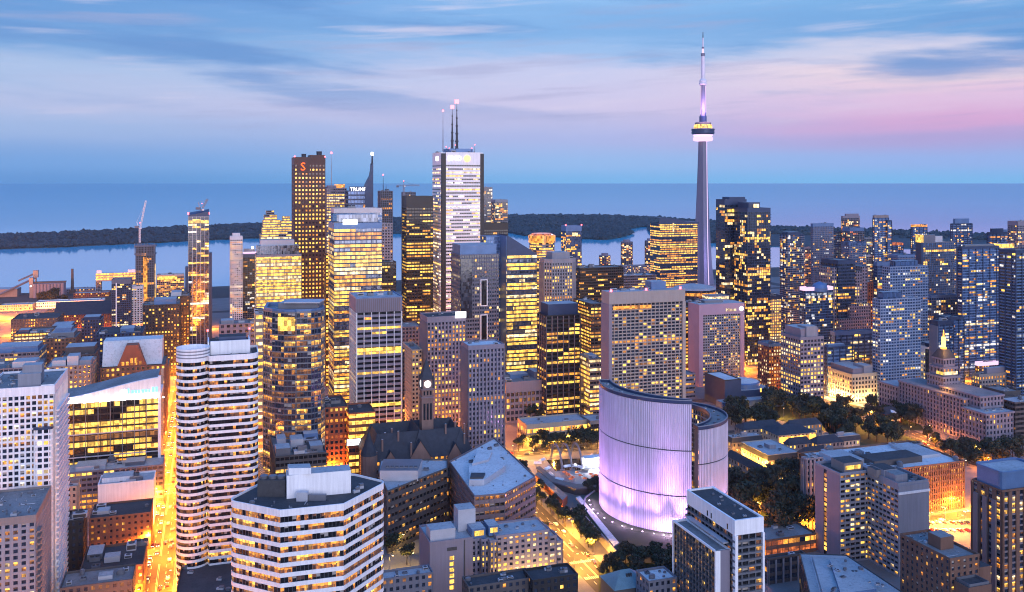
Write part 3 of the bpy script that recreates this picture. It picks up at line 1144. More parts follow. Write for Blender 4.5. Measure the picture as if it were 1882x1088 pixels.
# ------------------------------------------------------------------ landmark buildings
def civic_tower(label, cx, cy, r_out, r_in, a0, a1, thick_mid, z1, seams, ends):
    """a curved office slab: ribbed blank concrete outside, glazed floors inside"""
    root = empty('curved_civic_tower', cx, cy)
    tag(root, label, 'civic tower', 'pair of curved civic towers')
    n = 36
    out, inn = [], []
    for i in range(n + 1):
        s_ = i / n
        a = a0 + (a1 - a0) * s_
        th = ends[0] + (thick_mid - ends[0]) * math.sin(math.pi * min(1, s_ * 1.0)) ** .8 if s_ < .5 else ends[1] + (thick_mid - ends[1]) * math.sin(math.pi * s_) ** .8
        out.append((r_out * math.cos(a), r_out * math.sin(a)))
        inn.append(((r_out - th) * math.cos(a), (r_out - th) * math.sin(a)))
    if a1 > a0:
        loop = out + inn[::-1]
    else:
        loop = inn + out[::-1]
    skin = MB()                                       # the concrete back with fine vertical ribs
    seq = out if a1 > a0 else out[::-1]
    zs = [0.5] + list(seams) + [z1 - 1.4]
    for k in range(len(zs) - 1):
        za, zb = zs[k] + (.35 if k else 0), zs[k + 1] - .35
        for i in range(len(seq) - 1):
            p, q = Vector(seq[i]), Vector(seq[i + 1])
            d = (q - p)
            nn = Vector((d.y, -d.x)).normalized()
            R_ = 2
            for j in range(R_):
                A, B = p + d * (j / R_), p + d * ((j + .50) / R_)
                C, D = p + d * ((j + .62) / R_), p + d * ((j + .90) / R_)
                A2, B2 = A + nn * .38, B + nn * .38
                E = p + d * ((j + 1) / R_)
                skin.quad((*A2, za), (*B2, za), (*B2, zb), (*A2, zb), 'rib_concrete')
                skin.quad((*B2, za), (*C, za), (*C, zb), (*B2, zb), 'rib_concrete')
                skin.quad((*C, za), (*D, za), (*D, zb), (*C, zb), 'rib_groove')
                E2 = E + nn * .38
                skin.quad((*D, za), (*E2, za), (*E2, zb), (*D, zb), 'rib_concrete')
            skin.quad((*(p + nn * .38), zb), (*(q + nn * .38), zb), (*q, zb + .01), (*p, zb + .01), 'rib_concrete')
    skin.build('ribbed_wall', root)
    sm = MB()
    for z in seams:
        for i in range(len(seq) - 1):
            p, q = seq[i], seq[i + 1]
            sm.quad((*p, z - .4), (*q, z - .4), (*q, z + .4), (*p, z + .4), 'louvre')
    sm.build('seam', root)
    gl = MB()
    fr = MB()
    st = style('office', fh=3.3, bw=2.4, lit=.25, fl=.05, wall='pale_concrete', sp=.25)
    rng = random.Random(label)
    seqi = inn[::-1] if a1 > a0 else inn
    for i in range(len(seqi) - 1):
        facade(lambda f, nf: fr, lambda f, nf: gl, seqi[i], seqi[i + 1], 4, z1 - 3, st, rng)
    for a, b in ((out[-1], inn[-1]), (inn[0], out[0])) if a1 > a0 else ((inn[-1], out[-1]), (out[0], inn[0])):
        fr.quad((*a, 0.3), (*b, 0.3), (*b, z1 - .5), (*a, z1 - .5), 'grey_concrete')
    for i in range(len(seqi) - 1):
        a, b = seqi[i], seqi[i + 1]
        fr.quad((*a, z1 - 3), (*b, z1 - 3), (*b, z1), (*a, z1), 'louvre')
        fr.quad((*a, 0), (*b, 0), (*b, 4), (*a, 4), 'dark_glass')
    gl.build('glazing', root)
    fr.build('facade', root)
    rf = MB()
    lo = inset(loop, .6)
    rf.poly([(x, y, z1 - 1.2) for x, y in lo], 'roof_grey')
    rf.build('roof', root)
    rm = MB()
    rm.ring(inset(loop, -.45), 1.0, z1 - 1.5, z1 + .3, 'navy_metal')
    rm.build('parapet', root)
    rm = MB()
    rm.ring(inset(loop, -.15), .5, z1 + .3, z1 + .75, 'pale_concrete')
    rm.build('coping', root)
    for i in range(4, n - 3, 5):
        mx, my = (out[i][0] + inn[i][0]) / 2, (out[i][1] + inn[i][1]) / 2
        roof_unit(root, mx, my, z1 - 1.2, rng.uniform(1.5, 3), 2, rng.uniform(.8, 1.6), rng.randrange(4), rng.random() * 3)
    return root


surface('rib_concrete', (0.50, 0.49, 0.60), 0.8, 0.26, 0.07, streak=0.6)
surface('rib_groove', (0.26, 0.25, 0.32), 0.85, 0.10, 0.05)
civic_tower('tall curved concrete tower washed in violet light, ribbed blank back and crescent roof', 114, 624, 54, 46, R(172), R(268), 10.5, 88, (28.5, 57), (7, 3.5))
civic_tower('shorter curved concrete tower facing the violet lit one, bluish ribbed wall', 107, 611, 36, 28, R(-73), R(62), 11, 70, (23, 46.5), (5, 4))
# council chamber between them
cx, cy = 103, 609
root = empty('council_chamber', cx, cy)
tag(root, 'low saucer domed council chamber between the two curved towers', 'council chamber')
part(root, 'base', lambda b: b.lathe([(9, 0), (9, 9), (20, 13)], 40, 'pale_concrete', cap=False))
part(root, 'window_ring', lambda b: b.lathe([(20, 13), (20.5, 17)], 40, 'warm', cap=False))
part(root, 'dome', lambda b: b.lathe([(21, 17), (20, 19), (16, 21.5), (10, 23.5), (4, 24.4), (.5, 24.6)], 40, 'roof_pale'), True)
# podium of the civic towers: raised green roof seen in front of the ribbed wall
pod = MB()
pts = [roofpt(px, py, 8) for px, py in ((1066, 945), (1098, 930), (1128, 985), (1180, 1000), (1330, 1000), (1420, 900), (1345, 850), (1110, 862))]
pts = [ground(1070, 960), ground(1135, 1035), ground(1260, 1035), ground(1400, 940), ground(1400, 880), ground(1345, 868), ground(1110, 905), ground(1075, 930)]
cxm = sum(p_[0] for p_ in pts) / 8
root = empty('civic_podium', 0, 0)
tag(root, 'low dark planted podium roof at the foot of the violet curved tower', 'podium')
b = MB()
b.prism(pts, 0, 5.5, 'pale_concrete', top='lawn_grass')
b.build('podium_wall', root)
b = MB()
b.ring(inset(pts, -.2), .8, 5.45, 6.4, 'pale_concrete')
b.build('parapet', root)
# violet floodlights round the foot of the tall tower
UPM = MB()
UPM.box(-.5, .5, -.4, .4, 0, .5, 'grey_metal')
UPM.lathe([(.36, .5), (.42, .75)], 10, 'uplight_violet')
UPL = UPM.data('floodlight')
for i, (deg, k) in enumerate([(176, 1.0), (184, 1.3), (192, 1.5), (200, 1.2), (208, .8), (216, 1.0), (224, 1.6), (231, .5), (238, .6), (245, 1.3), (251, 2.4), (256, 3.0), (261, 1.4), (266, .8)]):
    a = R(deg)
    x, y = 114 + 61.0 * math.cos(a), 624 + 61.0 * math.sin(a)
    o = bpy.data.objects.new('floodlight', UPL)
    COL.objects.link(o)
    o.location = (x, y, 5.5)
    o.rotation_euler = (0, 0, a)
    tag(o, 'small violet floodlight on the ground at the foot of the tall curved tower', 'floodlight', 'violet floodlights round the curved tower')
    ld = bpy.data.lights.new('floodlight_beam', 'SPOT')
    ld.energy = 74000 * k
    ld.color = (0.86, 0.40, 0.98)
    ld.spot_size = R(48 if k < 2 else 30)
    ld.spot_blend = 1.0
    ld.shadow_soft_size = .4
    lo_ = bpy.data.objects.new('floodlight_beam', ld)
    COL.objects.link(lo_)
    lo_.parent = o
    lo_.location = (0, 0, 1.0)
    gl_ = bpy.data.objects.new('floodlight_glow', light_data(('vio', round(k, 1)), (0.80, 0.44, 1.0), 1900 * k))
    COL.objects.link(gl_)
    gl_.parent = o
    gl_.location = (-1.5, 0, 3.0)
    aim = Vector((-9.0, 0, 40 if k < 2 else 70)).normalized()     # leaning in towards the wall
    lo_.rotation_euler = (-aim).to_track_quat('Z', 'Y').to_euler()
for i, deg in enumerate((-60, -35, -10, 15)):
    a = R(deg)
    x, y = 107 + 40 * math.cos(a), 611 + 40 * math.sin(a)
    o = bpy.data.objects.new('floodlight', UPL)
    COL.objects.link(o)
    o.location = (x, y, 5.5)
    o.rotation_euler = (0, 0, a)
    tag(o, 'small violet floodlight at the foot of the shorter curved tower', 'floodlight', 'violet floodlights of the shorter tower')
    ld = bpy.data.lights.new('floodlight_beam', 'SPOT')
    ld.energy = 60000
    ld.color = (0.62, 0.45, 1.0)
    ld.spot_size = R(46)
    ld.spot_blend = 1.0
    lo_ = bpy.data.objects.new('floodlight_beam', ld)
    COL.objects.link(lo_)
    lo_.parent = o
    lo_.location = (0, 0, 1.0)
    aim = Vector((-9.0, 0, 36)).normalized()
    lo_.rotation_euler = (-aim).to_track_quat('Z', 'Y').to_euler()

# ---- the tall needle tower
cx, cy = P(1292, 2000)
root = empty('communications_tower', cx, cy)
tag(root, 'very tall concrete needle tower with a round lit pod and antenna mast', 'tower')
ZC = lambda y: zat(y, 2000)


def ypoly(rw, rf, n=3, a0=R(-90)):
    """three-legged section: core radius rw, fins out to rf"""
    pts = []
    for k in range(n):
        a = a0 + 2 * math.pi * k / n
        for da, r in ((-.16 * rw / max(rf, 1) * 1.6, rf), (.16 * rw / max(rf, 1) * 1.6, rf), (.85, rw), (2 * math.pi / n - .85, rw)):
            pts.append((r * math.cos(a + da), r * math.sin(a + da)))
    return pts


b = MB()
lv = [(0, 13, 30), (40, 11.5, 24), (90, 10.5, 20), (150, 9.6, 16), (210, 9, 13.4), (270, 8.4, 11.2), (330, 8, 9.4)]
for (z0, w0, f0), (z1, w1, f1) in zip(lv[:-1], lv[1:]):
    b.frustum(ypoly(w0, f0), z0, ypoly(w1, f1), z1, 'tower_concrete', cap=False)
b.build('shaft', root)
b = MB()
for k in (0, ):                                       # lit lift strips up the fins
    for a in (R(-90 + 58),):
        for (z0, w0, f0), (z1, w1, f1) in zip(lv[:-1], lv[1:]):
            x0, y0, x1, y1 = (w0 + .5) * math.cos(a), (w0 + .5) * math.sin(a), (w1 + .5) * math.cos(a), (w1 + .5) * math.sin(a)
            b.tube((x0, y0, z0), (x1, y1, z1), .65, 'led_lilac', 6)
b.build('lift_light_strip', root)
b = MB()
b.lathe([(9, 313), (19, 314), (21.5, 316), (21.5, 321), (19, 323)], 48, 'led_pink', cap=False)
b.build('radome', root)
part(root, 'glass_deck', lambda b: b.lathe([(19, 323), (20.5, 325), (20.5, 327), (22, 328)], 48, 'led_lilac', cap=False))
part(root, 'observation_deck', lambda b: b.lathe([(22, 328), (25, 331), (25, 334), (24.3, 334), (24.3, 337), (25.2, 337.2), (25.2, 340), (24, 341)], 48, 'navy_metal', cap=False))
part(root, 'restaurant_ring', lambda b: b.lathe([(24, 341), (20, 342), (19.5, 348), (18.5, 350)], 48, 'gold', cap=False))
part(root, 'upper_deck', lambda b: b.lathe([(18.5, 350), (17.5, 350.2), (17.5, 354), (16, 355), (4, 355.5)], 48, 'beige_stone'))
part(root, 'microwave_room', lambda b: [b.lathe([(8, 355), (8, 368), (6, 369)], 20, 'navy_metal'), b.tube((4, -6, 369), (4.5, -6, 376), 1.2, 'navy_metal')])
part(root, 'upper_shaft', lambda b: b.lathe([(6.4, 368), (5.8, 400), (5.2, 436)], 12, 'tower_concrete'))
part(root, 'shaft_light', lambda b: [b.tube((s_ * 5.9, -3.0, 372), (s_ * 4.9, -2.6, 434), .5, 'led_pink', 5) for s_ in (-1, 1)])
part(root, 'sky_pod', lambda b: b.lathe([(5.5, 436), (8.2, 438), (8.4, 441), (7.2, 442), (8, 444), (7.4, 447), (4.5, 450)], 28, 'pod_white'), True)
part(root, 'antenna_mast', lambda b: [b.lathe([(4.4, 449), (4.2, 485), (4.0, 500)], 10, 'pod_white'), b.lathe([(4.6, 500), (4.6, 506)], 10, 'tower_concrete'),
                                       b.lathe([(2.3, 506), (2.1, 516)], 8, 'led_pink'), b.lathe([(2.8, 516), (2.8, 520)], 8, 'tower_concrete'),
                                       b.lathe([(1.7, 520), (1.4, 540)], 8, 'pod_white'), b.lathe([(1.1, 540), (.6, 553)], 6, 'cable_dark')])
ld = bpy.data.lights.new('pod_light', 'POINT')
ld.energy = 120000
ld.color = (.75, .4, 1.0)
lo_ = bpy.data.objects.new('pod_light', ld)
COL.objects.link(lo_)
lo_.parent = root
lo_.location = (0, -26, 385)
ld = bpy.data.lights.new('foot_light', 'POINT')
ld.energy = 150000
ld.color = (.55, .42, 1.0)
lo_ = bpy.data.objects.new('foot_light', ld)
COL.objects.link(lo_)
lo_.parent = root
lo_.location = (10, -75, 60)

# ---- six-sided banded tower in front
RIB = style('ribbon', fh=4.35, bw=1.75, pf=.06, rec=.25, so=.05, po=-.1, pier='grey_metal', sp=.42)
z6 = 81.5
hexp = [roofpt(418, 922, z6), roofpt(515, 941, z6), roofpt(632, 929, z6), roofpt(710, 888, z6), roofpt(648, 873, z6), roofpt(487, 886, z6)]
x0, y0 = hexp[1]
foot = rounded([(x - x0, y - y0) for x, y in hexp], [5, 0.0, 0.0, 4, 3, 3], 5)
root, rng = tower('banded_office_tower', 'white banded six sided office tower with dark flat roof, nearest in front', foot, z6, RIB, (x0, y0), 0.0,
                  rows=True, roof='roof_dark', ph=.9, units=5, usize=2.5, crown=2.2, crown_mat='white_panel')


def at6(px, py, z=z6):
    x, y = roofpt(px, py, z)
    return x - x0, y - y0


a, c = at6(527, 917), at6(645, 906)
b = MB()
d = Vector((c[0] - a[0], c[1] - a[1]))
nrm = Vector((-d.y, d.x)).normalized() * 9
b.prism([a, c, (c[0] + nrm.x, c[1] + nrm.y), (a[0] + nrm.x, a[1] + nrm.y)], z6, z6 + 10.5, 'white_panel', top='roof_pale')
b.build('plant_room', root)
b = MB()
e0 = (a[0] + nrm.x * .15 + 1, a[1] + nrm.y * .15)
b.prism([e0, (e0[0] + 10, e0[1] + .6), (e0[0] + 8, e0[1] + 7), (e0[0] - 2, e0[1] + 6)], z6 + 10.5, z6 + 13.5, 'white_panel', top='roof_pale')
b.build('plant_room_upper', root)
b = MB()
a2, c2 = at6(473, 913), at6(524, 913)
b.prism([a2, c2, (c2[0], c2[1] + 6), (a2[0], a2[1] + 6)], z6, z6 + 7.5, 'louvre', top='louvre')
b.build('cooling_tower', root)
for k in range(3):
    b = MB()
    b.lathe([(1.7, z6 + 7.5), (1.9, z6 + 8.8), (1.5, z6 + 8.8)], 14, 'grey_metal', cx=a2[0] + 2.2 + k * 4.0, cy=a2[1] + 3)
    b.build('cooling_fan', root)
b = MB()
a3 = at6(545, 921)
b.box(a3[0], a3[0] + 5, a3[1] - .5, a3[1] + 2.2, z6, z6 + 4, 'pale_metal')
b.build('roof_hatch', root)
b = MB()
b.box(a3[0] + 5.2, a3[0] + 13, a3[1] + .4, a3[1] + 2.4, z6, z6 + 2.6, 'grey_metal')
b.build('duct', root)
for px, py in ((655, 905), (662, 898)):
    q = at6(px, py)
    roof_unit(root, q[0], q[1], z6, 3, 2.2, 2.5, 2, .6)

# ---- round-cornered banded tower
zr = 128.5
pos = P(385, 500)
foot = [(0, 0)] + [(20 + 6 * math.sin(a), 6 - 6 * math.cos(a)) for a in [R(k) for k in range(0, 91, 15)]] + [(26.3, 27), (-17, 27)]
foot += [(-8.6 + 8.7 * math.cos(a), 7.2 + 8.7 * math.sin(a)) for a in [R(k) for k in range(180, 331, 15)]]
root, rng = tower('banded_office_tower', 'tall white banded office tower with rounded corners and a drum at its left edge', foot, zr, style('ribbon', fh=3.62, bw=1.5, pf=.05, rec=.22, so=.05, po=-.1, pier='black_metal', sp=.42), pos, TH,
                  rows=True, roof='roof_dark', ph=1.2, units=2, usize=2.0, crown=1.8, crown_mat='white_panel')
part(root, 'crown_drum', lambda b: b.lathe([(8.8, zr - 1.5), (8.8, zr + 5.5), (8.2, zr + 5.5), (8.2, zr + 3.0), (1.0, zr + 3.0)], 40, 'white_panel', cx=-8.6, cy=7.2), False)
part(root, 'drum_grille', lambda b: [b.lathe([(8.86, zr + .3 + k * 1.7), (8.86, zr + 1.0 + k * 1.7)], 40, 'pale_concrete', cx=-8.6, cy=7.2, cap=False) for k in range(3)])
part(root, 'crown_wall', lambda b: [b.box(.5, 21, 9.5, 10.3, zr, zr + 7.5, 'white_panel'), b.box(21, 21.8, 9.5, 25, zr, zr + 7.5, 'white_panel'), b.box(-1, -.2, 9.5, 25, zr, zr + 7.5, 'white_panel')])
part(root, 'plant_room', lambda b: b.box(-.2, 21, 12, 25, zr, zr + 6.2, 'grey_metal', top='roof_dark'))
part(root, 'crown_box', lambda b: b.box(5, 20, 14, 24, zr + 6.2, zr + 9, 'navy_metal', top='roof_dark'))
for k in (-1, 22):
    b = MB()
    b.tube((k, 24, zr + 7.5), (k, 24, zr + 11), .25, 'crane_steel')
    b.lathe([(.5, zr + 11), (.5, zr + 12)], 8, 'beacon_red', cx=k, cy=24)
    b.build('warning_light', root)
# dark low podium at its foot
pts = [roofpt(px, py, 15) for px, py in ((334, 1042), (345, 1031), (417, 1024), (470, 1024), (470, 1100), (322, 1100), (330, 1060))]
pts = pts[::-1]
if sum((pts[i - 1][0] * pts[i][1] - pts[i][0] * pts[i - 1][1]) for i in range(len(pts))) < 0:
    pts = pts[::-1]
x0, y0 = pts[0]
tower('podium', 'low black roofed podium at the foot of the round cornered banded tower', [(x - x0, y - y0) for x, y in pts], 15, style('dark', lit=.5, pal=('amber', 'warm')), (x0, y0), 0.0, roof='roof_dark', units=7, usize=2.5)

# ---- old stone hall with its clock tower
px0, d0 = 678, 640
ox, oy = P(px0, d0)
root = empty('old_stone_hall', ox, oy, 0, TH)
tag(root, 'old sandstone hall with steep dark slate roofs, gables and turrets', 'hall')
WW, LL, EV, RG = 76.0, 46.0, 28.0, 45.5
stn = style('house', fh=5.2, bw=4.2, wall='sandstone', lit=.06, sp=.55, pf=.5)
walls(root, rect(0, WW, 0, LL), 0, EV, stn, random.Random(4))


def hip(b, x0, x1, y0, y1, z0, z1, run, mat, over=.6):
    x0, x1, y0, y1 = x0 - over, x1 + over, y0 - over, y1 + over
    v = [(x0, y0, z0), (x1, y0, z0), (x1, y1, z0), (x0, y1, z0)]
    if x1 - x0 > y1 - y0:
        ym = (y0 + y1) / 2
        v += [(x0 + run, ym, z1), (x1 - run, ym, z1)]
        b.mesh(v, [(0, 1, 5, 4), (1, 2, 5), (2, 3, 4, 5), (3, 0, 4), (3, 2, 1, 0)], mat)
    else:
        xm = (x0 + x1) / 2
        v += [(xm, y0 + run, z1), (xm, y1 - run, z1)]
        b.mesh(v, [(0, 1, 4), (1, 2, 5, 4), (2, 3, 5), (3, 0, 4, 5), (3, 2, 1, 0)], mat)


part(root, 'roof', lambda b: [hip(b, 0, WW, 0, 17, EV, RG, 8, 'slate'), hip(b, 0, WW, LL - 17, LL, EV, RG, 8, 'slate'), hip(b, 0, 16, 0, LL, EV, RG - 1, 8, 'slate'), hip(b, WW - 16, WW, 0, LL, EV, RG - 1, 8, 'slate'), hip(b, 30, 46, 0, LL, EV, RG + 1.5, 8, 'slate')])


def gable(x, wd, hz, y=-1.6, z0=EV - 8, lit_=True, lip='sandstone'):
    g = MB()
    zt = z0 + 8 + hz
    x0, x1, zw = x - wd / 2, x + wd / 2, z0 + 7
    g.mesh([(x0, y, z0), (x1, y, z0), (x1, y, zw), (x, y, zt), (x0, y, zw), (x0, 8, z0), (x1, 8, z0), (x1, 8, zw), (x, 10, zt), (x0, 8, zw)],
           [(0, 1, 2, 3, 4), (1, 6, 7, 2), (5, 0, 4, 9)], lip)
    ga = g.build('gable', root)
    r = MB()
    r.mesh([(x0 - .5, y - .4, zw - .6), (x, y - .4, zt + .5), (x, 11, zt + .5), (x0 - .5, 11, zw - .6), (x1 + .5, y - .4, zw - .6), (x1 + .5, 11, zw - .6)], [(1, 0, 3, 2), (4, 1, 2, 5)], 'slate')
    r.build('gable_roof', ga)
    if lit_:
        wmb = MB()
        n = int(wd // 2.2)
        for k in range(n):
            xx = x0 + 1.2 + k * (wd - 2.4) / n
            wmb.box(xx, xx + 1.2, y - .05, y + .05, z0 + 2.5, z0 + 6.6, 'amber' if (k * 7) % 3 else 'warm')
        wmb.build('gable_window', ga)


gable(36.5, 17, 12.5)
gable(62, 11, 8.5, lit_=False)
gable(15, 10, 7, lit_=False)


def turret(x, y, r, zw, zt):
    b = MB()
    b.lathe([(r, 0), (r, zw)], 12, 'sandstone')
    tw = b.build('turret', root)
    c = MB()
    c.lathe([(r + .6, zw), (r * .5, zw + (zt - zw) * .5), (.15, zt)], 12, 'slate')
    c.build('turret_roof', tw)


turret(2, 2, 5.5, 34, 48)
turret(WW - 6, 8, 5.0, 36, 50)
turret(27.5, -1, 2.6, 31, 38)
turret(46.8, -1, 2.6, 31, 37)
turret(WW - 1, 1.5, 4.0, 31, 42)
for x, y, h in ((10, 3, 43), (13, 9, 46), (22, 6, 47), (30, -.5, 40), (57, 7, 49), (65, 10, 49), (70, 3, 42), (73, 14, 46), (5, -1.2, 36), (19, 15, 47)):
    b = MB()
    b.box(x - .6, x + .6, y - .5, y + .5, EV - 2, h, 'sandstone', top='roof_white')
    b.build('chimney', root)
# clock tower
tx, ty = P(786, 672)
clk = empty('clock_tower', tx, ty, 0, TH)
tag(clk, 'slender stone clock tower with lit dial and pointed dark roof behind the old hall', 'clock tower')
h_ = 4.35
part(clk, 'shaft', lambda b: [b.box(-h_, h_, 0, 2 * h_, 0, 66, 'sandstone'), b.box(-h_ - .4, h_ + .4, -.4, 2 * h_ + .4, 66, 67, 'pink_stone'), b.box(-h_ + .3, h_ - .3, .3, 2 * h_ - .3, 67, 72, 'sandstone'), b.box(-h_ - .5, h_ + .5, -.5, 2 * h_ + .5, 72, 73, 'pink_stone'),
                              b.box(-h_ + .2, h_ - .2, .2, 2 * h_ - .2, 73, 79.5, 'sandstone')])
for k in (-2.4, 0, 2.4):
    part(clk, 'belfry_opening', lambda b: b.box(k - .75, k + .75, -.06, .04, 50, 62, 'black_glass'))
    part(clk, 'belfry_opening', lambda b: b.box(k - .6, k + .6, .2, .32, 68, 71, 'black_glass'))
b = MB()
n = 28
b.mesh([(2.5 * math.cos(2 * math.pi * i / n), -.12, 76.2 + 2.5 * math.sin(2 * math.pi * i / n)) for i in range(n)] + [(2.5 * math.cos(2 * math.pi * i / n), .3, 76.2 + 2.5 * math.sin(2 * math.pi * i / n)) for i in range(n)],
       [tuple(range(n))] + [(i, n + i, n + (i + 1) % n, (i + 1) % n) for i in range(n)], 'sign_white')
face = b.build('clock_face', clk)
part(face, 'clock_hands', lambda b: [b.box(-.15, .15, -.25, -.16, 76.2, 78.2, 'black_metal'), b.box(-.1, 1.4, -.25, -.16, 76.05, 76.35, 'black_metal')])
b = MB()
b.mesh([(-h_ + .05, 2 * h_ / 2 + 2.4 * math.cos(2 * math.pi * i / n), 76.2 + 2.4 * math.sin(2 * math.pi * i / n)) for i in range(n)], [tuple(range(n))], 'sign_white')
b.build('clock_face', clk)
part(clk, 'spire', lambda b: b.frustum(rect(-h_ - .3, h_ + .3, -.3, 2 * h_ + .3), 79.5, rect(-.2, .2, h_ - .2, h_ + .2), 94.5, 'slate'))
for sx in (-1, 1):
    for sy in (0, 1):
        part(clk, 'pinnacle', lambda b: b.lathe([(.7, 73), (.7, 80.5), (.05, 83.5)], 6, 'slate', cx=sx * h_, cy=sy * 2 * h_))

# ---- six-sided brown offices
zh = 36.0
hx = [roofpt(826, 850, zh), roofpt(872, 914, zh), roofpt(928, 909, zh), roofpt(984, 878, zh), roofpt(908, 806, zh)]
x0, y0 = hx[1]
HB = style('ribbon', fh=4.4, bw=3.0, sp=.55, pf=.12, rec=.5, wall='pink_stone', so=.15, po=.15, lit=.35, fl=.1, gl='black_glass', run=3)
foot = [(x - x0, y - y0) for x, y in hx]
root, rng = tower('six_sided_office', 'six sided brown stone office with pale blue roof, right of the old hall gables', foot, zh, HB, (x0, y0), 0.0, rows=True, roof='roof_white', ph=1.0, units=3, usize=2.2)


def ath(px, py, z=zh):
    x, y = roofpt(px, py, z)
    return x - x0, y - y0


pp = [ath(862, 893), ath(890, 892), ath(929, 866), ath(928, 856), ath(896, 838), ath(862, 866)]
part(root, 'penthouse', lambda b: b.prism(pp, zh, zh + 3.6, 'pale_metal', top='roof_white'))
p2 = [ath(868, 866), ath(898, 858), ath(905, 842), ath(880, 836)]
part(root, 'plant_room', lambda b: b.prism(p2, zh, zh + 5.0, 'pale_metal', top='roof_white'))
part(root, 'louvre_screen', lambda b: b.prism([ath(864, 891), ath(888, 890.5), ath(892, 882), ath(866, 882)], zh + 3.6, zh + 4.6, 'louvre'))
for px, py in ((866, 850), (900, 826), (912, 820), (888, 862)):
    q = ath(px, py)
    roof_unit(root, q[0], q[1], zh, 3, 2, 2, 1, .5)
zl = 37.0
hl_ = [roofpt(695, 868, zl), roofpt(712, 905, zl), roofpt(771, 882, zl), roofpt(822, 862, zl), roofpt(822, 846, zl), roofpt(700, 846, zl)]
x0, y0 = hl_[1]
foot = [(x - x0, y - y0) for x, y in hl_]
root, rng = tower('six_sided_office', 'dark brown angular office with grey roof screen, left of the six sided pale roofed office', foot, zl, style('ribbon', fh=4.4, bw=3.2, sp=.55, pf=.14, rec=.5, wall='dark_stone', so=.15, po=.15, lit=.2, fl=.05, gl='black_glass', run=2, pal=('gold', 'amber', 'dim')),
                  (x0, y0), 0.0, rows=True, roof='roof_pale', ph=1.0, units=4, usize=2.2)
q = [ath(699, 868), ath(768, 880), ath(822, 858), ath(812, 848), ath(705, 850)]
q = [(roofpt(a_, b_, zl)[0] - x0, roofpt(a_, b_, zl)[1] - y0) for a_, b_ in ((698, 884), (768, 884), (776, 862), (705, 862))]
part(root, 'roof_screen', lambda b: b.prism(q, zl, zl + 6.5, 'pale_metal', top='grey_metal'))
for k in range(7):
    roof_unit(root, q[0][0] + 4 + k * 3, q[0][1] + 6, zl + 6.5, 2.2, 2, 1.2, 1, .1)
# dark stair core between the two angular offices
pts = [roofpt(772, 890, 31), roofpt(826, 878, 31), roofpt(828, 862, 31), roofpt(775, 866, 31)]
x0, y0 = pts[0]
tower('office_core', 'black stair block with gold windows wedged between the two angular offices', [(x - x0, y - y0) for x, y in pts], 31, style('dark', lit=.3, fl=.02, run=1, pf=.5, fh=4.2, bw=3.4, pal=('gold', 'amber')), (x0, y0), 0.0, roof='roof_dark', units=2)

# ---- long-lit office beacon block on the boulevard
ox, oy = P(1812, 772)
root = empty('beacon_office', ox, oy, 0, TH)
tag(root, 'grey stone classical office with stepped tower and glowing orange beacon', 'office')
CS = style('stone', fh=4.0, bw=4.0, sp=.34, pf=.46, rec=.6, wall='lavender_stone', lit=.07, fl=0, po=.35, so=0)
CP = style('stone', fh=4.4, bw=3.6, sp=.4, pf=.5, rec=.5, wall='lavender_stone', lit=.1, fl=0)
rn = random.Random(77)
for nm, (xa, xb, ya, yb, z0, z1), st_ in (('wing', (0, 30, 0, 26, 0, 29), CP), ('main_block', (1.5, 28.5, 26, 104, 0, 36), CS), ('wing', (0, 30, 104, 130, 0, 30), CP),
                                        ('upper_block', (8, 34, 14, 60, 29, 40), CP), ('tower_tier', (12, 32, 60, 80, 36, 47), CP), ('tower_tier', (14, 30, 62, 78, 47, 55), CP), ('tower_tier', (15.5, 28.5, 63.5, 76.5, 55, 63), CP)):
    F = MB()
    W = MB()
    fo = rect(xa, xb, ya, yb)
    for i in range(4):
        facade(lambda f, nf: F, lambda f, nf: W, fo[i], fo[(i + 1) % 4], z0, z1 - 1.6, st_, rn)
    F.ring(inset(fo, -.7), 1.2, z1 - 1.6, z1, 'lavender_stone')
    fb = F.build(nm, root)
    W.build('glazing', fb)
    rr = MB()
    rr.poly([(x, y, z1 - .3) for x, y in fo], 'roof_pale' if z1 < 32 else 'roof_grey')
    rr.build('roof', fb)
part(root, 'tower_roof', lambda b: b.frustum(inset(rect(15.5, 28.5, 63.5, 76.5), -.8), 63, rect(18.5, 25.5, 66.5, 73.5), 70.5, 'slate'))
part(root, 'beacon', lambda b: [b.lathe([(1.9, 70.5), (1.9, 81.5)], 12, 'sign_gold', cx=22, cy=70), b.lathe([(2.6, 70.5), (2.6, 72)], 12, 'beacon_orange', cx=22, cy=70)])
part(root, 'beacon_mast', lambda b: b.lathe([(.8, 81.5), (.3, 88)], 6, 'beacon_orange', cx=22, cy=70))
part(root, 'lit_cornice', lambda b: b.box(13.9, 30.1, 61.75, 61.95, 48.2, 51, 'pale'))
part(root, 'lit_cornice', lambda b: b.box(13.7, 13.9, 62, 70, 48.2, 51, 'gold'))
for x, y, z, k in ((22, 69, 72, 1.0), (10, 58, 42, .5)):
    ld = bpy.data.lights.new('beacon_light', 'POINT')
    ld.energy = 12000 * k
    ld.color = (1, .4, .06)
    lo_ = bpy.data.objects.new('beacon_light', ld)
    COL.objects.link(lo_)
    lo_.parent = root
    lo_.location = (x - 6, y - 8, z)
for k in range(5):
    roof_unit(root, 8 + 4 * k, 8 + (k % 2) * 8, 28.7, 3.5, 3, 1.6, k % 4)

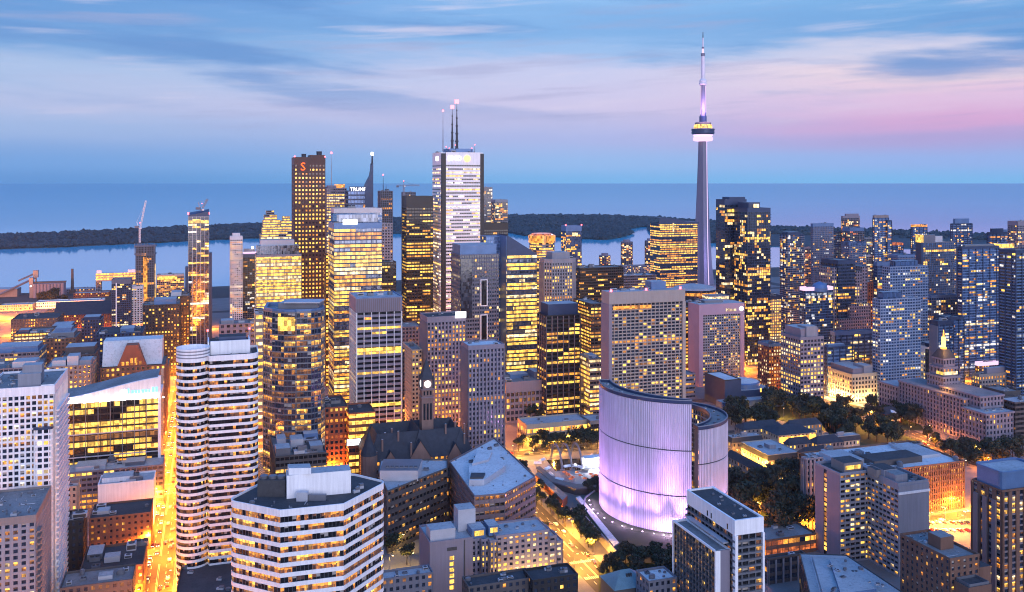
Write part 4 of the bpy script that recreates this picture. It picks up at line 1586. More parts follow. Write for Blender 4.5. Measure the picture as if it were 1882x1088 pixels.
# ---- opera house: black stage block, drum and low hall
ox, oy = P(1332, 905)
root = empty('opera_house', ox, oy, 0, TH)
tag(root, 'black box opera house with pale roofs and a low drum, above the park trees', 'opera house')
pos, fo, ww, ll = solve(1295, 1332, 1362, 905)
zo = zat(700, 905)
part(root, 'stage_tower', lambda b: [b.box(0, ww, 0, ll, 0, zo, 'navy_metal', top='roof_white'), b.ring(rect(-.1, ww + .1, -.1, ll + .1), .8, zo, zo + .8, 'black_metal')])
zl_ = zat(712, 925)
part(root, 'hall', lambda b: b.box(ww, ww + 38, 3, 44, 0, zl_ - 1, 'navy_metal', top='roof_pale'))
part(root, 'drum', lambda b: b.lathe([(17.5, zl_ - 3), (17.5, zl_ + 3.5), (16, zl_ + 4.4), (3, zl_ + 5.5)], 40, 'blue_metal', cx=ww + 16, cy=23), False)
part(root, 'drum_roof', lambda b: b.lathe([(16.2, zl_ + 4.45), (2, zl_ + 5.7)], 40, 'roof_white', cx=ww + 16, cy=23))
part(root, 'foyer', lambda b: b.box(-8, ww + 44, -9, 3, 0, 9, 'blue_metal', top='roof_pale'))
part(root, 'lit_window', lambda b: b.box(ww + 30, ww + 33, 2.9, 2.99, 14, 20, 'blue_glass'))
part(root, 'lit_window', lambda b: b.box(ww + 24, ww + 25.5, 2.9, 2.99, 13, 17, 'beacon_orange'))
# ------------------------------------------------------------------ bank towers in the centre
def sign_box(root, x0, x1, z0, z1, mat, y=-.6, name='lit_sign'):
    return part(root, name, lambda b: b.box(x0, x1, y - .25, y, z0, z1, mat, bottom=True))


def mast(root, x, y, z0, z1, r, name='antenna', mat='cable_dark', red=True, steps=3):
    b = MB()
    for k in range(steps):
        a, c = z0 + (z1 - z0) * k / steps, z0 + (z1 - z0) * (k + 1) / steps
        b.tube((x, y, a), (x, y, c), r * (1 - k / (steps + .5)), mat, 6, r * (1 - (k + .8) / (steps + .5)))
        b.lathe([(r * 1.5 * (1 - k / (steps + 1)), a), (r * 1.5 * (1 - k / (steps + 1)), a + r)], 6, mat, cx=x, cy=y)
    o = b.build(name, root)
    if red:
        q = MB()
        q.lathe([(r * 1.4, z1 - .2), (r * 1.4, z1 + r * 2.5)], 8, red if isinstance(red, str) else 'beacon_red', cx=x, cy=y)
        q.build('warning_light', o)
    return o


D = 1200                                              # dark red tower with the S emblem
root, rng = pxtower('bank_tower', 'very tall dark red granite tower with red S emblem and rows of gold square windows', 536, 541, 598, 290, D,
                    style('dark', fh=5.4, bw=4.6, sp=.56, pf=.52, rec=.3, wall='red_granite', gl='brown_glass', lit=.74, fl=.2, run=2, po=.05, pal=('gold', 'gold', 'amber', 'warm')), lmax=45, units=2, crown=9, roof='roof_dark')
w_, z_ = root['w'], root['z']
part(root, 'crown_step', lambda b: b.box(w_ * .5, w_ - .3, 2, 30, z_, z_ + 4, 'red_granite'))
part(root, 'dish', lambda b: [b.lathe([(3, z_), (3, z_ + 5), (4, z_ + 5.4)], 12, 'cable_dark', cx=w_ * .32, cy=8), b.lathe([(3.4, z_ + 4), (3.8, z_ + 9)], 12, 'cable_dark', cx=w_ * .82, cy=8)])
for x in (.5, w_ - .5):
    part(root, 'warning_light', lambda b: b.lathe([(.9, z_ + 1), (.9, z_ + 2.6)], 8, 'beacon_red', cx=x, cy=.5))
part(root, 'emblem_panel', lambda b: b.box(w_ * .10, w_ * .50, -.5, -.2, z_ - 20, z_ - 2.5, 'red_granite'))
textsign('S', root, (w_ * .19, -.9, z_ - 16.5), 15, 'sign_red', name='emblem')
pxtower('bank_tower', 'pale stone stepped bank tower between the dark red and the finned towers', 597, 600, 637, 347, 1380,
        style('ribbon', fh=4.2, bw=3.2, wall='lavender_stone', gl='dark_glass', lit=.6, fl=.4, pal=('gold', 'warm', 'pale'), sp=.5, pf=.2, po=.1), l=30, units=3, usize=5, pent=((.1, .5, .1, .8, 5, 'lavender_stone'), (.5, .95, .2, .9, 7, 'amber')))
mr, _ = pxtower('office_tower', 'narrow amber lit tower squeezed beside the dark red tower', 597, 599, 612, 470, 1000, style('office', lit=.7, fl=.5, wall='red_granite', pal=('amber', 'gold', 'warm')), l=18, units=0)
x, y = P(609, 1390)
mr = empty('roof_mast', x, y)
tag(mr, 'thin pale roof mast beside the dark red tower', 'mast')
mast(mr, 0, 0, zat(352, 1390), zat(282, 1390), .9, mat='crane_steel')
# finned hotel tower
D = 1290
root, rng = pxtower('hotel_tower', 'blue glass hotel tower with a curved dark fin and spire and lit roof lettering', 630, 640, 684, 352, D,
                    style('office', fh=6.2, bw=4, sp=.35, wall='navy_metal', gl='blue_glass', lit=.12, fl=.05, pal=('cool', 'pale', 'amber')), l=34, units=2, roof='roof_pale')
w_, z_ = root['w'], root['z']
part(root, 'sign_panel', lambda b: b.box(2, w_ * .8, -.2, 4, z_, z_ + 7, 'navy_metal'))
textsign('TRUMP', root, (2.5, -.6, z_ + .8), 7.0, 'sign_white')
fn = MB()
prof = []
for k in range(13):
    s_ = k / 12
    prof.append((w_ * (1.0 - .28 * (1 - s_) ** 2.2) - .6, z_ - 22 + 58 * s_))
prof = [(w_ * .70, z_ - 30), (w_ * .70, z_ + 3), (w_ * .74, z_ + 10), (w_ * .82, z_ + 16), (w_ * .92, z_ + 22), (w_ * .97, z_ + 30), (w_ * .99, z_ + 40), (w_ * 1.04, z_ + 40), (w_ * 1.04, z_ - 30)]
n = len(prof)
fn.mesh([(x, -1.2, z) for x, z in prof] + [(x, 14, z) for x, z in prof], [tuple(range(n))[::-1], tuple(range(n, 2 * n))] + [(i, (i + 1) % n, n + (i + 1) % n, n + i) for i in range(n)], 'navy_metal')
fn.build('fin', root)
part(root, 'spire', lambda b: b.tube((w_ * 1.01, 2, z_ + 38), (w_ * 1.01, 2, z_ + 51), 1.5, 'cable_dark', 8, .9))
part(root, 'spire_light', lambda b: b.lathe([(1.0, z_ + 51), (2.0, z_ + 52.5), (1.8, z_ + 55), (.2, z_ + 56)], 10, 'lamp_white', cx=w_ * 1.01, cy=2))
pxtower('glass_tower', 'blue grey glass office with stepped top below the finned hotel', 598, 614, 702, 385, 1010, style('office', fh=5, lit=.05, fl=.02, wall='blue_metal', gl='steel_glass'), l=30, units=3, usize=5, crown=4, crown_mat='pale_metal', roof='roof_pale')
root, rng = pxtower('glass_tower', 'broad gold lit glass tower with bright white sign, before the finned hotel', 600, 614, 702, 412, 905,
                    style('office', fh=3.9, bw=5.2, sp=.30, lit=.55, fl=.62, run=9, wall='navy_metal', gl='steel_glass', pal=('gold', 'gold', 'warm', 'pale', 'amber')), lmax=45, units=5, usize=4, crown=5, crown_mat='blue_metal', pent=((.08, .95, .2, .9, 9, 'steel_glass'),))
w_, z_ = root['w'], root['z']
sign_box(root, w_ * .18, w_ * .48, z_ - .5, z_ + 4.2, 'sign_white')
# construction tower and crane
root, rng = pxtower('unfinished_tower', 'slender unfinished concrete tower with bare floors right of the finned hotel', 696, 699, 722, 352, 1450, style('stone', fh=3.6, bw=3.6, sp=.25, pf=.25, rec=1.2, wall='grey_concrete', gl='louvre', lit=.12, pal=('amber', 'dim', 'pale')), l=24, units=3, usize=4)
mast(root, root['w'] * .3, 8, root['z'], root['z'] + 26, .7, 'hoist_mast')
mast(root, root['w'] * .55, 10, root['z'], root['z'] + 12, .6, 'hoist_mast', red=False)
pxtower('office_tower', 'white edged brown office slab below the unfinished tower', 700, 702, 722, 412, 1150, style('stone', wall='pale_concrete', gl='dark_glass', lit=.12, pal=('amber', 'dim')), l=20, units=1)
pxtower('office_block', 'small black cube office with gold rooms, left of the tall black tower', 700, 702, 728, 483, 1010, style('dark', lit=.35, fl=.25), l=20, units=1, roof='roof_grey')


def tower_crane(label, px, d, ybase, ytop, jib, counter, yaw=0.0, luff=None, mat='crane_steel'):
    x, y = P(px, d)
    r = empty('tower_crane', x, y, 0, yaw)
    tag(r, label, 'crane')
    z0, z1 = zat(ybase, d), zat(ytop, d)

    def lattice(b, p, q, hw):
        p, q = Vector(p), Vector(q)
        dd = (q - p)
        L = dd.length
        dd = dd / L
        sx = dd.orthogonal().normalized()
        sy = dd.cross(sx)
        cs = [sx * a * hw + sy * c * hw for a, c in ((1, 1), (-1, 1), (-1, -1), (1, -1))]
        for c in cs:
            b.tube(p + c, q + c, hw * .28, mat, 4)
        k = max(2, int(L / (hw * 3.2)))
        for i in range(k):
            for j in range(4):
                b.tube(p + dd * (L * i / k) + cs[j], p + dd * (L * (i + 1) / k) + cs[(j + 1) % 4], hw * .16, mat, 3)
    part(r, 'mast', lambda b: lattice(b, (0, 0, z0), (0, 0, z1), 1.0))
    if luff is None:
        part(r, 'jib', lambda b: lattice(b, (-counter, 0, z1), (jib, 0, z1 + .5), .8))
        part(r, 'tower_head', lambda b: [b.tube((0, 0, z1), (0, 0, z1 + 7), .7, mat, 4), b.tube((0, 0, z1 + 7), (jib * .7, 0, z1 + 1), .18, mat, 3), b.tube((0, 0, z1 + 7), (-counter * .9, 0, z1 + 1), .18, mat, 3)])
        part(r, 'counterweight', lambda b: b.box(-counter, -counter + 4, -1.2, 1.2, z1 - 3, z1, 'grey_concrete', bottom=True))
    else:
        ex, ez = luff
        part(r, 'jib', lambda b: lattice(b, (1, 0, z1 + 1), (ex, 0, z1 + ez), .9))
        part(r, 'tower_head', lambda b: [b.tube((-2, 0, z1), (-5, 0, z1 + 9), .5, mat, 4), b.tube((-5, 0, z1 + 9), (ex * .9, 0, z1 + ez * .9), .15, mat, 3)])
        part(r, 'counterweight', lambda b: b.box(-8, -2, -1.6, 1.6, z1 - 1, z1 + 2.4, 'grey_metal', bottom=True))
    part(r, 'cab', lambda b: b.box(.9, 3, -1, 1, z1 - 2.4, z1, 'white_panel', bottom=True))
    part(r, 'warning_light', lambda b: b.lathe([(.6, z1 + 7), (.6, z1 + 8)], 6, 'beacon_red'))
    return r


tower_crane('hammerhead tower crane with level jib over the tall black tower', 742, 1500, 362, 341, 26, 12)
root, rng = pxtower('office_tower', 'tall black glass bank tower with scattered gold rooms, left of the tall white tower', 739, 747, 796, 362, 1150,
                    style('dark', fh=4.0, bw=3.4, sp=.52, lit=.32, fl=.26, run=4, pal=('gold', 'amber', 'gold', 'warm')), lmax=40, units=0, crown=14, roof='roof_dark')
pxtower('unfinished_tower', 'bare floor tops of a far tower showing above the tall black tower', 740, 742, 764, 354, 1600, style('stone', sp=.3, pf=.3, wall='grey_concrete', gl='louvre', lit=.1), l=20, units=3)
# white striped tower
D = 1150
pos, fo, ww, ll = solve(795, 812, 890, D)
zt = zat(281, D)
k = 5.5
foot = [(k, 0), (ww - k, 0), (ww - k, k), (ww, k), (ww, ll), (0, ll), (0, k), (k, k)]
root, rng = tower('bank_tower', 'very tall white marble striped tower with three roof antennas and lit bank sign', foot, zt, style('ribbon', fh=4.3, bw=2.2, sp=.56, pf=.06, rec=.25, po=-.15, wall='white_panel', gl='black_glass', lit=.38, fl=.22, run=6, pal=('pale', 'white_room', 'warm', 'pale')), pos,
                  units=6, usize=5, crown=15, crown_mat='white_panel', roof='roof_pale', plain=(2, 6) if False else (), pent=((12, ww - 12, 10, ll - 8, 6, 'blue_metal'),))
root['w'], root['z'] = ww, zt
part(root, 'corner_recess', lambda b: [b.box(.3, k + .2, .3, k + .2, 0, zt - .5, 'black_metal'), b.box(ww - k - .2, ww - .3, .3, k + .2, 0, zt - .5, 'black_metal')])
textsign('BMO', root, (k + 2, -.5, zt - 9.5), 8.5, 'sign_white')
part(root, 'emblem', lambda b: b.tube((k + 27.5, -.9, zt - 6.8), (k + 27.5, -.2, zt - 6.8), 4.2, 'sign_gold', 20))
part(root, 'lit_sign', lambda b: b.box(-.6, -.2, ll * .35, ll * .6, zt - 9, zt - 4, 'sign_white', bottom=True))
mast(root, ww * .36, ll * .5, zt + 5, zat(196, D), 1.7, steps=5)
mast(root, ww * .47, ll * .5, zt + 5, zat(186, D), 1.9, steps=6)
mast(root, ww * .14, ll * .5, zt + 3, zat(202, D), .8, steps=4, mat='crane_steel')
for x in (8, 12, ww - 14, ww - 10, 20):
    mast(root, x, 9, zt, zt + rng.uniform(5, 11), .35, steps=2)
# right of it
pxtower('condo_tower', 'thin pale condo sliver directly right of the tall white tower', 888, 890, 905, 345, 1750, style('condo', wall='pale_concrete', lit=.3, so=.6), l=20, units=1)
root, rng = pxtower('condo_tower', 'small pale condo tower with amber lit top far behind, right of the tall white tower', 908, 910, 933, 368, 1650, style('condo', wall='pale_concrete', lit=.4, so=.6, pal=('amber', 'warm', 'pale')), l=25, units=2, crown=3)
pxtower('office_tower', 'black flat topped tower behind the pair of slots building', 888, 890, 934, 412, 1250, style('dark', lit=.1, fl=.02), l=20, units=0, crown=8, roof='roof_dark')
# slotted granite tower
D = 905
root, rng = pxtower('office_tower', 'grey granite tower with two dark vertical slots outlined in white and a lit penthouse', 838, 845, 917, 470, D,
                    style('ribbon', fh=4.0, bw=2.6, sp=.45, pf=.22, rec=.35, po=.1, wall='grey_concrete', gl='dark_glass', lit=.14, fl=.03, run=2, pal=('gold', 'amber', 'pale')), l=34, units=2, pent=((.06, .92, .1, .9, 5, 'warm'), (.02, .95, .05, .95, 10.5, 'blue_metal')))
w_, z_ = root['w'], root['z']
part(root, 'glass_bay', lambda b: b.box(.6, w_ * .30, -1.3, -.2, z_ - 62, z_ - 3, 'dark_glass'))
for zz in ((z_ - 50, z_ - 25), (z_ - 86, z_ - 60)):
    sl = part(root, 'slot', lambda b: b.box(w_ * .54, w_ * .68, -.9, -.2, zz[0], zz[1], 'black_glass', bottom=True))
    part(sl, 'slot_frame', lambda b: [b.box(w_ * .52, w_ * .54, -1.0, -.2, zz[0] - .8, zz[1] + .8, 'white_panel'), b.box(w_ * .68, w_ * .70, -1.0, -.2, zz[0] - .8, zz[1] + .8, 'white_panel'), b.box(w_ * .54, w_ * .68, -1.0, -.2, zz[1], zz[1] + .8, 'white_panel', bottom=True), b.box(w_ * .54, w_ * .68, -1.0, -.2, zz[0] - .8, zz[0], 'white_panel', bottom=True)])
pxtower('office_tower', 'blue glass flank tower joined behind the slotted granite tower', 890, 893, 932, 436, 965, style('glass', wall='blue_metal', lit=.08), l=20, units=1)
# slanted gold tower
D = 950
root, rng = pxtower('office_tower', 'gold lit glass tower with steeply slanted top, right of the slotted granite tower', 915, 932, 987, 470, D,
                    style('office', fh=4.1, bw=6.5, sp=.32, lit=.5, fl=.72, run=9, wall='navy_metal', gl='steel_glass', pal=('gold', 'gold', 'warm', 'gold', 'pale')), units=0, ph=0, roof='roof_dark')
w_, l_, z_ = root['w'], root['l'], root['z']
b = MB()
zA, zB = zat(432, D), z_ + 1
b.mesh([(0, 0, z_), (w_, 0, z_), (w_, l_, z_), (0, l_, z_), (0, 0, zA), (w_, 0, zB), (w_, l_, zB), (0, l_, zA)], [(0, 1, 5, 4), (1, 2, 6, 5), (2, 3, 7, 6), (3, 0, 4, 7), (4, 5, 6, 7)], 'navy_metal')
b.build('slanted_crown', root)
b = MB()
b.mesh([(-.1, 1.5, zA + .3), (w_, 1.5, zB + .3), (w_, l_ - 1, zB + .3), (-.1, l_ - 1, zA + .3)], [(0, 1, 2, 3)], 'steel_glass')
b.build('roof_glass', root)
part(root, 'east_wall', lambda b: b.box(-.9, -.5, .2, l_ - .2, 0, zA - 1, 'blue_metal'))
# round crowned gold tower
x, y = P(996, 1380)
root = empty('office_tower', x, y)
tag(root, 'round cornered gold tower with a glowing orange crown, behind the striped pier tower', 'building')
foot = [(19 * math.cos(2 * math.pi * i / 24), 19 * math.sin(2 * math.pi * i / 24)) for i in range(24)]
zt = zat(445, 1380)
walls(root, foot, 0, zt, style('office', lit=.6, fl=.6, bw=4, pal=('gold', 'amber', 'warm')), random.Random(8))
part(root, 'crown', lambda b: b.lathe([(20.5, zt), (20.5, zt + 10), (19, zt + 11), (17, zt + 11)], 24, 'amber'))
part(root, 'crown_top', lambda b: b.lathe([(17, zt + 11), (15, zt + 13.5)], 24, 'red_room'))
# striped pier tower
D = 1050
pos, fo, ww, ll = solve(988, 1004, 1062, D)
zt = zat(478, D)
foot = rounded(rect(0, ww, 0, min(ll, 34)), [7, 7, 0, 7], 1)
root, rng = tower('office_tower', 'pale striped office tower with chamfered corners and a square roof house', foot, zt, style('pier', fh=3.8, bw=3.0, wall='pale_concrete', lit=.18, fl=.16, po=.5), pos, units=2, pent=((ww * .25, ww * .8, 6, 26, 8, 'pale_concrete'),), crown=4)
root, rng = pxtower('office_tower', 'black office with vertical ribs and a solid dark roof box', 988, 1004, 1066, 582, 850, style('pier', fh=3.9, bw=6, pf=.12, wall='black_metal', gl='black_glass', lit=.35, fl=.3, run=4, po=.5, so=0, pier='pink_stone', pal=('gold', 'warm', 'amber')), units=0, roof='roof_dark', pent=((.08, .96, .1, .95, 11, 'navy_metal', 'roof_pale'),))
root, rng = pxtower('condo_tower', 'slender blue glass tower with red corner lights before the island', 1037, 1040, 1069, 416, 1700, style('glass', wall='navy_metal', lit=.35, pal=('gold', 'warm', 'amber')), l=24, units=1, crown=9, crown_mat='blue_metal')
for x in (0, root['w']):
    part(root, 'warning_light', lambda b: b.lathe([(1.2, root['z'] + 1), (1.2, root['z'] + 3.5)], 8, 'beacon_red', cx=x, cy=.5))
part(root, 'lit_sign', lambda b: b.box(root['w'] * .4, root['w'] * .75, -.9, -.4, root['z'] - 18, root['z'] - 12, 'pale', bottom=True))
# dark offices behind the grid hotel
pxtower('office_block', 'broad dark office with low domed roof edge, behind the tall grid fronted hotel', 1060, 1066, 1146, 494, 1250, style('dark', lit=.28, fl=.08, run=3), l=30, units=6, usize=5)
pxtower('office_block', 'dark gold striped office corner left of the tall grid fronted hotel', 1044, 1086, 1112, 560, 1000, style('dark', lit=.5, fl=.5, run=6, bw=4), lmax=50, units=3, usize=4)
pxtower('office_block', 'long grey office with pale flat roof behind the grid fronted hotel', 1140, 1142, 1206, 508, 1350, style('office', lit=.2, fl=.15, wall='grey_concrete'), l=30, units=6, usize=5, roof='roof_pale')
pxtower('office_block', 'low dark office with black roof before the domed arena, right of the grid hotel', 1225, 1228, 1305, 560, 1150, style('dark', lit=.3, fl=.1), l=30, units=5, usize=5, roof='roof_dark')
# harbourside pink towers
for (x0_, x1_, yt, lab, dd) in ((1101, 1122, 470, 'short pink lit harbour tower, leftmost of three on the shore', 2090), (1141, 1163, 445, 'tall pink lit harbour tower in the middle of three on the shore', 2100), (1185, 1206, 443, 'pink lit harbour tower beside the gold glass block', 2080)):
    xx, yy = P((x0_ + x1_) / 2, dd)
    rr = (x1_ - x0_) / 2 / FPX * dd
    root = empty('harbour_tower', xx, yy)
    tag(root, lab, 'apartment tower')
    foot = [(rr * math.cos(2 * math.pi * (i + .5) / 16), rr * math.sin(2 * math.pi * (i + .5) / 16)) for i in range(16)]
    zt = zat(yt, dd)
    walls(root, foot, 0, zt, style('condo', wall='lavender_stone', so=.4, lit=.35, pal=('amber', 'pale', 'red_room', 'warm'), bw=4), random.Random(x0_))
    part(root, 'roof', lambda b: b.lathe([(rr, zt), (rr, zt + 1.5), (rr * .6, zt + 1.6), (rr * .6, zt + 6)], 16, 'lavender_stone'))
pxtower('hotel_block', 'low pink harbour block between the pink shore towers', 1142, 1144, 1208, 490, 2040, style('hotel', wall='lavender_stone', lit=.3), l=25, units=4, usize=5)
# gold glass block with curved roof
D = 1700
root, rng = pxtower('office_tower', 'wide gold glass office with a wavy dark roof, left of the needle tower', 1204, 1213, 1282, 412, D, style('office', fh=4.2, bw=5, lit=.6, fl=.55, run=8, wall='navy_metal', gl='dark_glass', pal=('gold', 'gold', 'amber', 'warm')), l=40, units=0)
w_, z_ = root['w'], root['z']
b = MB()
N = 12
pr = [(-2 + (w_ + 4) * i / N, z_ + 9 + 3.5 * math.cos(i / N * 3.4) - (2 if i > 6 else 0)) for i in range(N + 1)]
vv = [(x, -1.5, z) for x, z in pr] + [(x, 38, z) for x, z in pr] + [(x, -1.5, z_ - .5) for x, z in pr]
b.mesh(vv, [(i, i + 1, N + 2 + i, N + 1 + i) for i in range(N)] + [(2 * (N + 1) + i, 2 * (N + 1) + i + 1, i + 1, i) for i in range(N)], 'navy_metal')
b.build('wavy_roof', root)
part(root, 'lit_strip', lambda b: b.box(w_ * .32, w_ * .36, -1.8, -1.5, z_ - 14, z_ + 2, 'pale', bottom=True))
# arena roof near the needle tower
x, y = P(1276, 1560)
root = empty('round_hall', x, y)
tag(root, 'wide dark round hall with pale faceted roof at the foot of the needle tower', 'hall')
zt = zat(527, 1560)
part(root, 'wall', lambda b: b.lathe([(33, 0), (35, zt - 10), (36, zt - 3)], 32, 'dark_glass', cap=False))
part(root, 'roof', lambda b: b.lathe([(36.5, zt - 3), (33, zt), (16, zt + 4), (2, zt + 5)], 32, 'roof_pale'))
part(root, 'window_band', lambda b: b.lathe([(35.2, zt - 12), (35.9, zt - 7)], 32, 'amber', cap=False))
# dark pair right of the needle tower
root, rng = pxtower('condo_tower', 'tall dark glass hotel tower with chamfered shoulder right of the needle tower', 1316, 1332, 1372, 368, 1150, style('glass', fh=3.6, bw=4, wall='navy_metal', gl='dark_glass', lit=.26, run=3, pal=('gold', 'warm', 'amber', 'pale')), lmax=34, units=2, crown=6, crown_mat='navy_metal', pent=((.25, .98, .1, .9, 4, 'navy_metal'),))
part(root, 'lit_sign', lambda b: b.box(root['w'] * .1, root['w'] * .7, -.7, -.2, root['z'] - 15, root['z'] - 11, 'gold', bottom=True))
root, rng = pxtower('condo_tower', 'dark balcony condo tower stepped against the chamfered hotel tower', 1372, 1374, 1416, 384, 1120, style('condo', fh=3.4, wall='navy_metal', gl='dark_glass', so=.8, lit=.32, pal=('gold', 'warm', 'amber', 'pale')), l=30, units=2, crown=4, pent=((.1, .6, .1, .9, 8, 'navy_metal'),))
part(root, 'lit_sign', lambda b: b.box(root['w'] * .25, root['w'] * .48, -.9, -.5, root['z'] + 1.5, root['z'] + 6, 'pale', bottom=True))

# ------------------------------------------------------------------ towers in the middle distance, left to right
STP = style('pier', fh=3.7, bw=2.95, wall='lavender_stone', lit=.15, fl=.15)
root, rng = pxtower('office_tower', 'pink granite tower crossed by thin white verticals, right of the curved dark glass tower', 643, 655, 738, 575, 720,
                    style('ribbon', fh=3.9, bw=6.0, sp=.5, pf=.07, rec=.6, so=.1, po=.5, wall='lavender_stone', pier='white_panel', gl='black_glass', lit=.12, fl=.12, run=4, pal=('gold', 'gold', 'amber')), lmax=40, units=4, crown=0,
                    pent=())
w_, l_, z_ = root['w'], root['l'], root['z']
bl = MB()
zc = zat(549, 720)
bl.box(-.5, w_ + .5, -.5, l_ + .5, z_ + .4, zc, 'lavender_stone', top='roof_pale')
for kx in range(int(w_ / 1.6)):
    bl.box(.3 + kx * 1.6, .9 + kx * 1.6, -.75, -.5, z_ + .6, zc - .6, 'pink_stone')
bl.build('louvred_crown', root)
part(root, 'crown_edge', lambda b: b.ring(rect(-.6, w_ + .6, -.6, l_ + .6), .8, zc, zc + .9, 'blue_metal'))
for k in range(4):
    roof_unit(root, 6 + k * 8, l_ * .5, zc, 5, 4, 3, k)
lowp = part(root, 'lit_floor', lambda b: [b.box(.5, w_ - .5, -.72, -.62, zat(y_, 720) - 1.3, zat(y_, 720) + 1.4, 'gold', bottom=True) for y_ in (644, 747)])
# curved gold glass tower
D = 640
ax, ay = P(483, D)
bx, by = P(597, D + 18)
cx, cy = P(540, D - 4)
pts = [P(484, D + 6), P(500, D - 2), P(522, D - 6), P(543, D - 6), P(545, D - 5), P(572, D - 3), P(590, D + 3), P(597, D + 12), P(594, D + 40), P(490, D + 34)]
x0, y0 = pts[3]
root, rng = tower('glass_tower', 'curved dark glass tower with gold rooms, behind the round cornered banded tower', [(x - x0, y - y0) for x, y in pts], zat(576, D - 6),
                  style('glass', fh=3.9, bw=2.8, sp=.22, pf=.05, rec=.15, so=.02, po=.1, wall='grey_metal', gl='dark_glass', lit=.25, fl=.15, run=4, pal=('gold', 'amber', 'warm', 'dim', 'dim')), (x0, y0), 0.0, rows=True, units=3, crown=0, roof='roof_grey')
z_ = zat(576, D - 6)
part(root, 'roof_deck', lambda b: [b.ring(inset([(x - x0, y - y0) for x, y in pts], .3), 2.0, z_, z_ + 2.6, 'blue_metal')])
part(root, 'plant_room', lambda b: b.box(-14, 14, 8, 28, z_, z_ + 6, 'grey_metal', top='roof_pale'))
part(root, 'roof_canopy', lambda b: b.box(-9, 16, 4, 22, z_ + 6.5, z_ + 7.3, 'pale_metal', bottom=True))
part(root, 'gold_storey', lambda b: b.box(-20, -1, -1.0, -.5, z_ - 12, z_ - 3, 'gold', bottom=True) if False else b.box(-12, -.5, -.9, -.45, z_ - 12, z_ - 2.5, 'gold', bottom=True))
root, rng = pxtower('office_tower', 'pink striped tower with bright white roof sign, behind the stone clock tower', 772, 785, 856, 585, 790, style('pier', fh=3.7, bw=3.1, pf=.46, wall='lavender_stone', pier='lavender_stone', lit=.4, fl=.30, run=2, pal=('gold', 'warm', 'amber')), lmax=34, units=4, crown=4, crown_mat='lavender_stone', roof='roof_dark')
w_, z_ = root['w'], root['z']
sign_box(root, w_ * .72, w_ * 1.0, z_ - .8, z_ + 4.6, 'sign_white', y=-.9)
pxtower('office_tower', 'pink striped tower with pale blue roof, standing in front of the slotted granite tower', 847, 861, 927, 638, 700, style('pier', fh=3.7, bw=2.9, pf=.46, wall='lavender_stone', lit=.14, fl=.06, run=2, pal=('gold', 'warm', 'amber')), lmax=30, units=3, crown=2.4, roof='roof_white')
pxtower('office_block', 'narrow old office glowing orange in the street canyon left of the clock tower', 756, 757, 776, 645, 800, style('stone', wall='cream_stone', lit=.3, fh=3.6, bw=3.0, pal=('amber', 'warm')), l=40, units=1)
pxtower('office_block', 'weathered old stone office with arched attic behind the orange canyon', 738, 739, 776, 603, 880, style('stone', wall='pink_stone', lit=.2, pal=('amber', 'dim')), l=30, units=3)
pxtower('office_block', 'dark low old office beside the orange street canyon', 738, 739, 758, 642, 830, style('stone', wall='dark_stone', lit=.1), l=25, units=3, roof='roof_dark')
# shopping centre below the pink granite tower
pxtower('shopping_centre', 'orange lit red shopping centre front with stacked gold floors and a small white screen', 596, 597, 640, 752, 690, style('stone', wall='red_brick', fh=4.2, bw=3.6, lit=.4, fl=.1, pal=('amber', 'red_room', 'warm')), l=40, units=6, usize=4, roof='roof_dark')
root, rng = pxtower('shopping_centre', 'glowing glass entrance of the shopping centre with gold floors below the pink granite tower', 640, 641, 690, 762, 682, style('office', wall='red_brick', fh=5, bw=5, lit=.6, fl=.55, pal=('shop', 'gold', 'amber'), run=6), l=30, units=2, roof='roof_dark')
part(root, 'screen', lambda b: [b.box(-2, 9, -1.2, -.7, 28, 33.5, 'black_metal', bottom=True), b.box(-1.5, 8.5, -1.35, -1.2, 31, 33, 'sign_white', bottom=True), b.box(-1.5, 8.5, -1.35, -1.2, 28.4, 30.4, 'sign_white', bottom=True)])
x, y = P(492, 610)
root = empty('glazed_arcade', x, y, 0, TH)
tag(root, 'amber glazed barrel vault of the shopping arcade beside the round cornered banded tower', 'arcade')
pr = [(7 * math.cos(R(a)), 14 + 9 * math.sin(R(a))) for a in range(0, 181, 15)]
b = MB()
for i in range(len(pr) - 1):
    b.quad((pr[i][0], -25, pr[i][1]), (pr[i + 1][0], -25, pr[i + 1][1]), (pr[i + 1][0], 75, pr[i + 1][1]), (pr[i][0], 75, pr[i][1]), 'dim')
b.build('vault_glass', root)
b = MB()
for yy in range(-25, 76, 4):
    for i in range(len(pr) - 1):
        b.tube((pr[i][0], yy, pr[i][1]), (pr[i + 1][0], yy, pr[i + 1][1]), .25, 'brown_brick', 4)
b.build('vault_ribs', root)
part(root, 'wall', lambda b: [b.box(-8, -7, -25, 75, 0, 14.2, 'brown_brick'), b.box(7, 8, -25, 75, 0, 14.2, 'brown_brick'), b.box(-7, 7, -25.5, -25, 0, 14, 'brown_brick')])
pxtower('shopping_centre', 'low shopping centre roof crowded with plant, behind the six sided banded tower', 505, 506, 600, 842, 590, style('dark', wall='dark_stone', lit=.2), l=75, units=22, usize=5, roof='roof_grey', pent=((.02, .3, .05, .25, 5, 'grey_metal'), (.35, .6, .3, .5, 6, 'pale_metal'), (.1, .28, .5, .7, 4, 'pale_metal'), (.65, .95, .55, .8, 5, 'blue_metal'), (.7, .95, .1, .3, 4, 'grey_metal')))

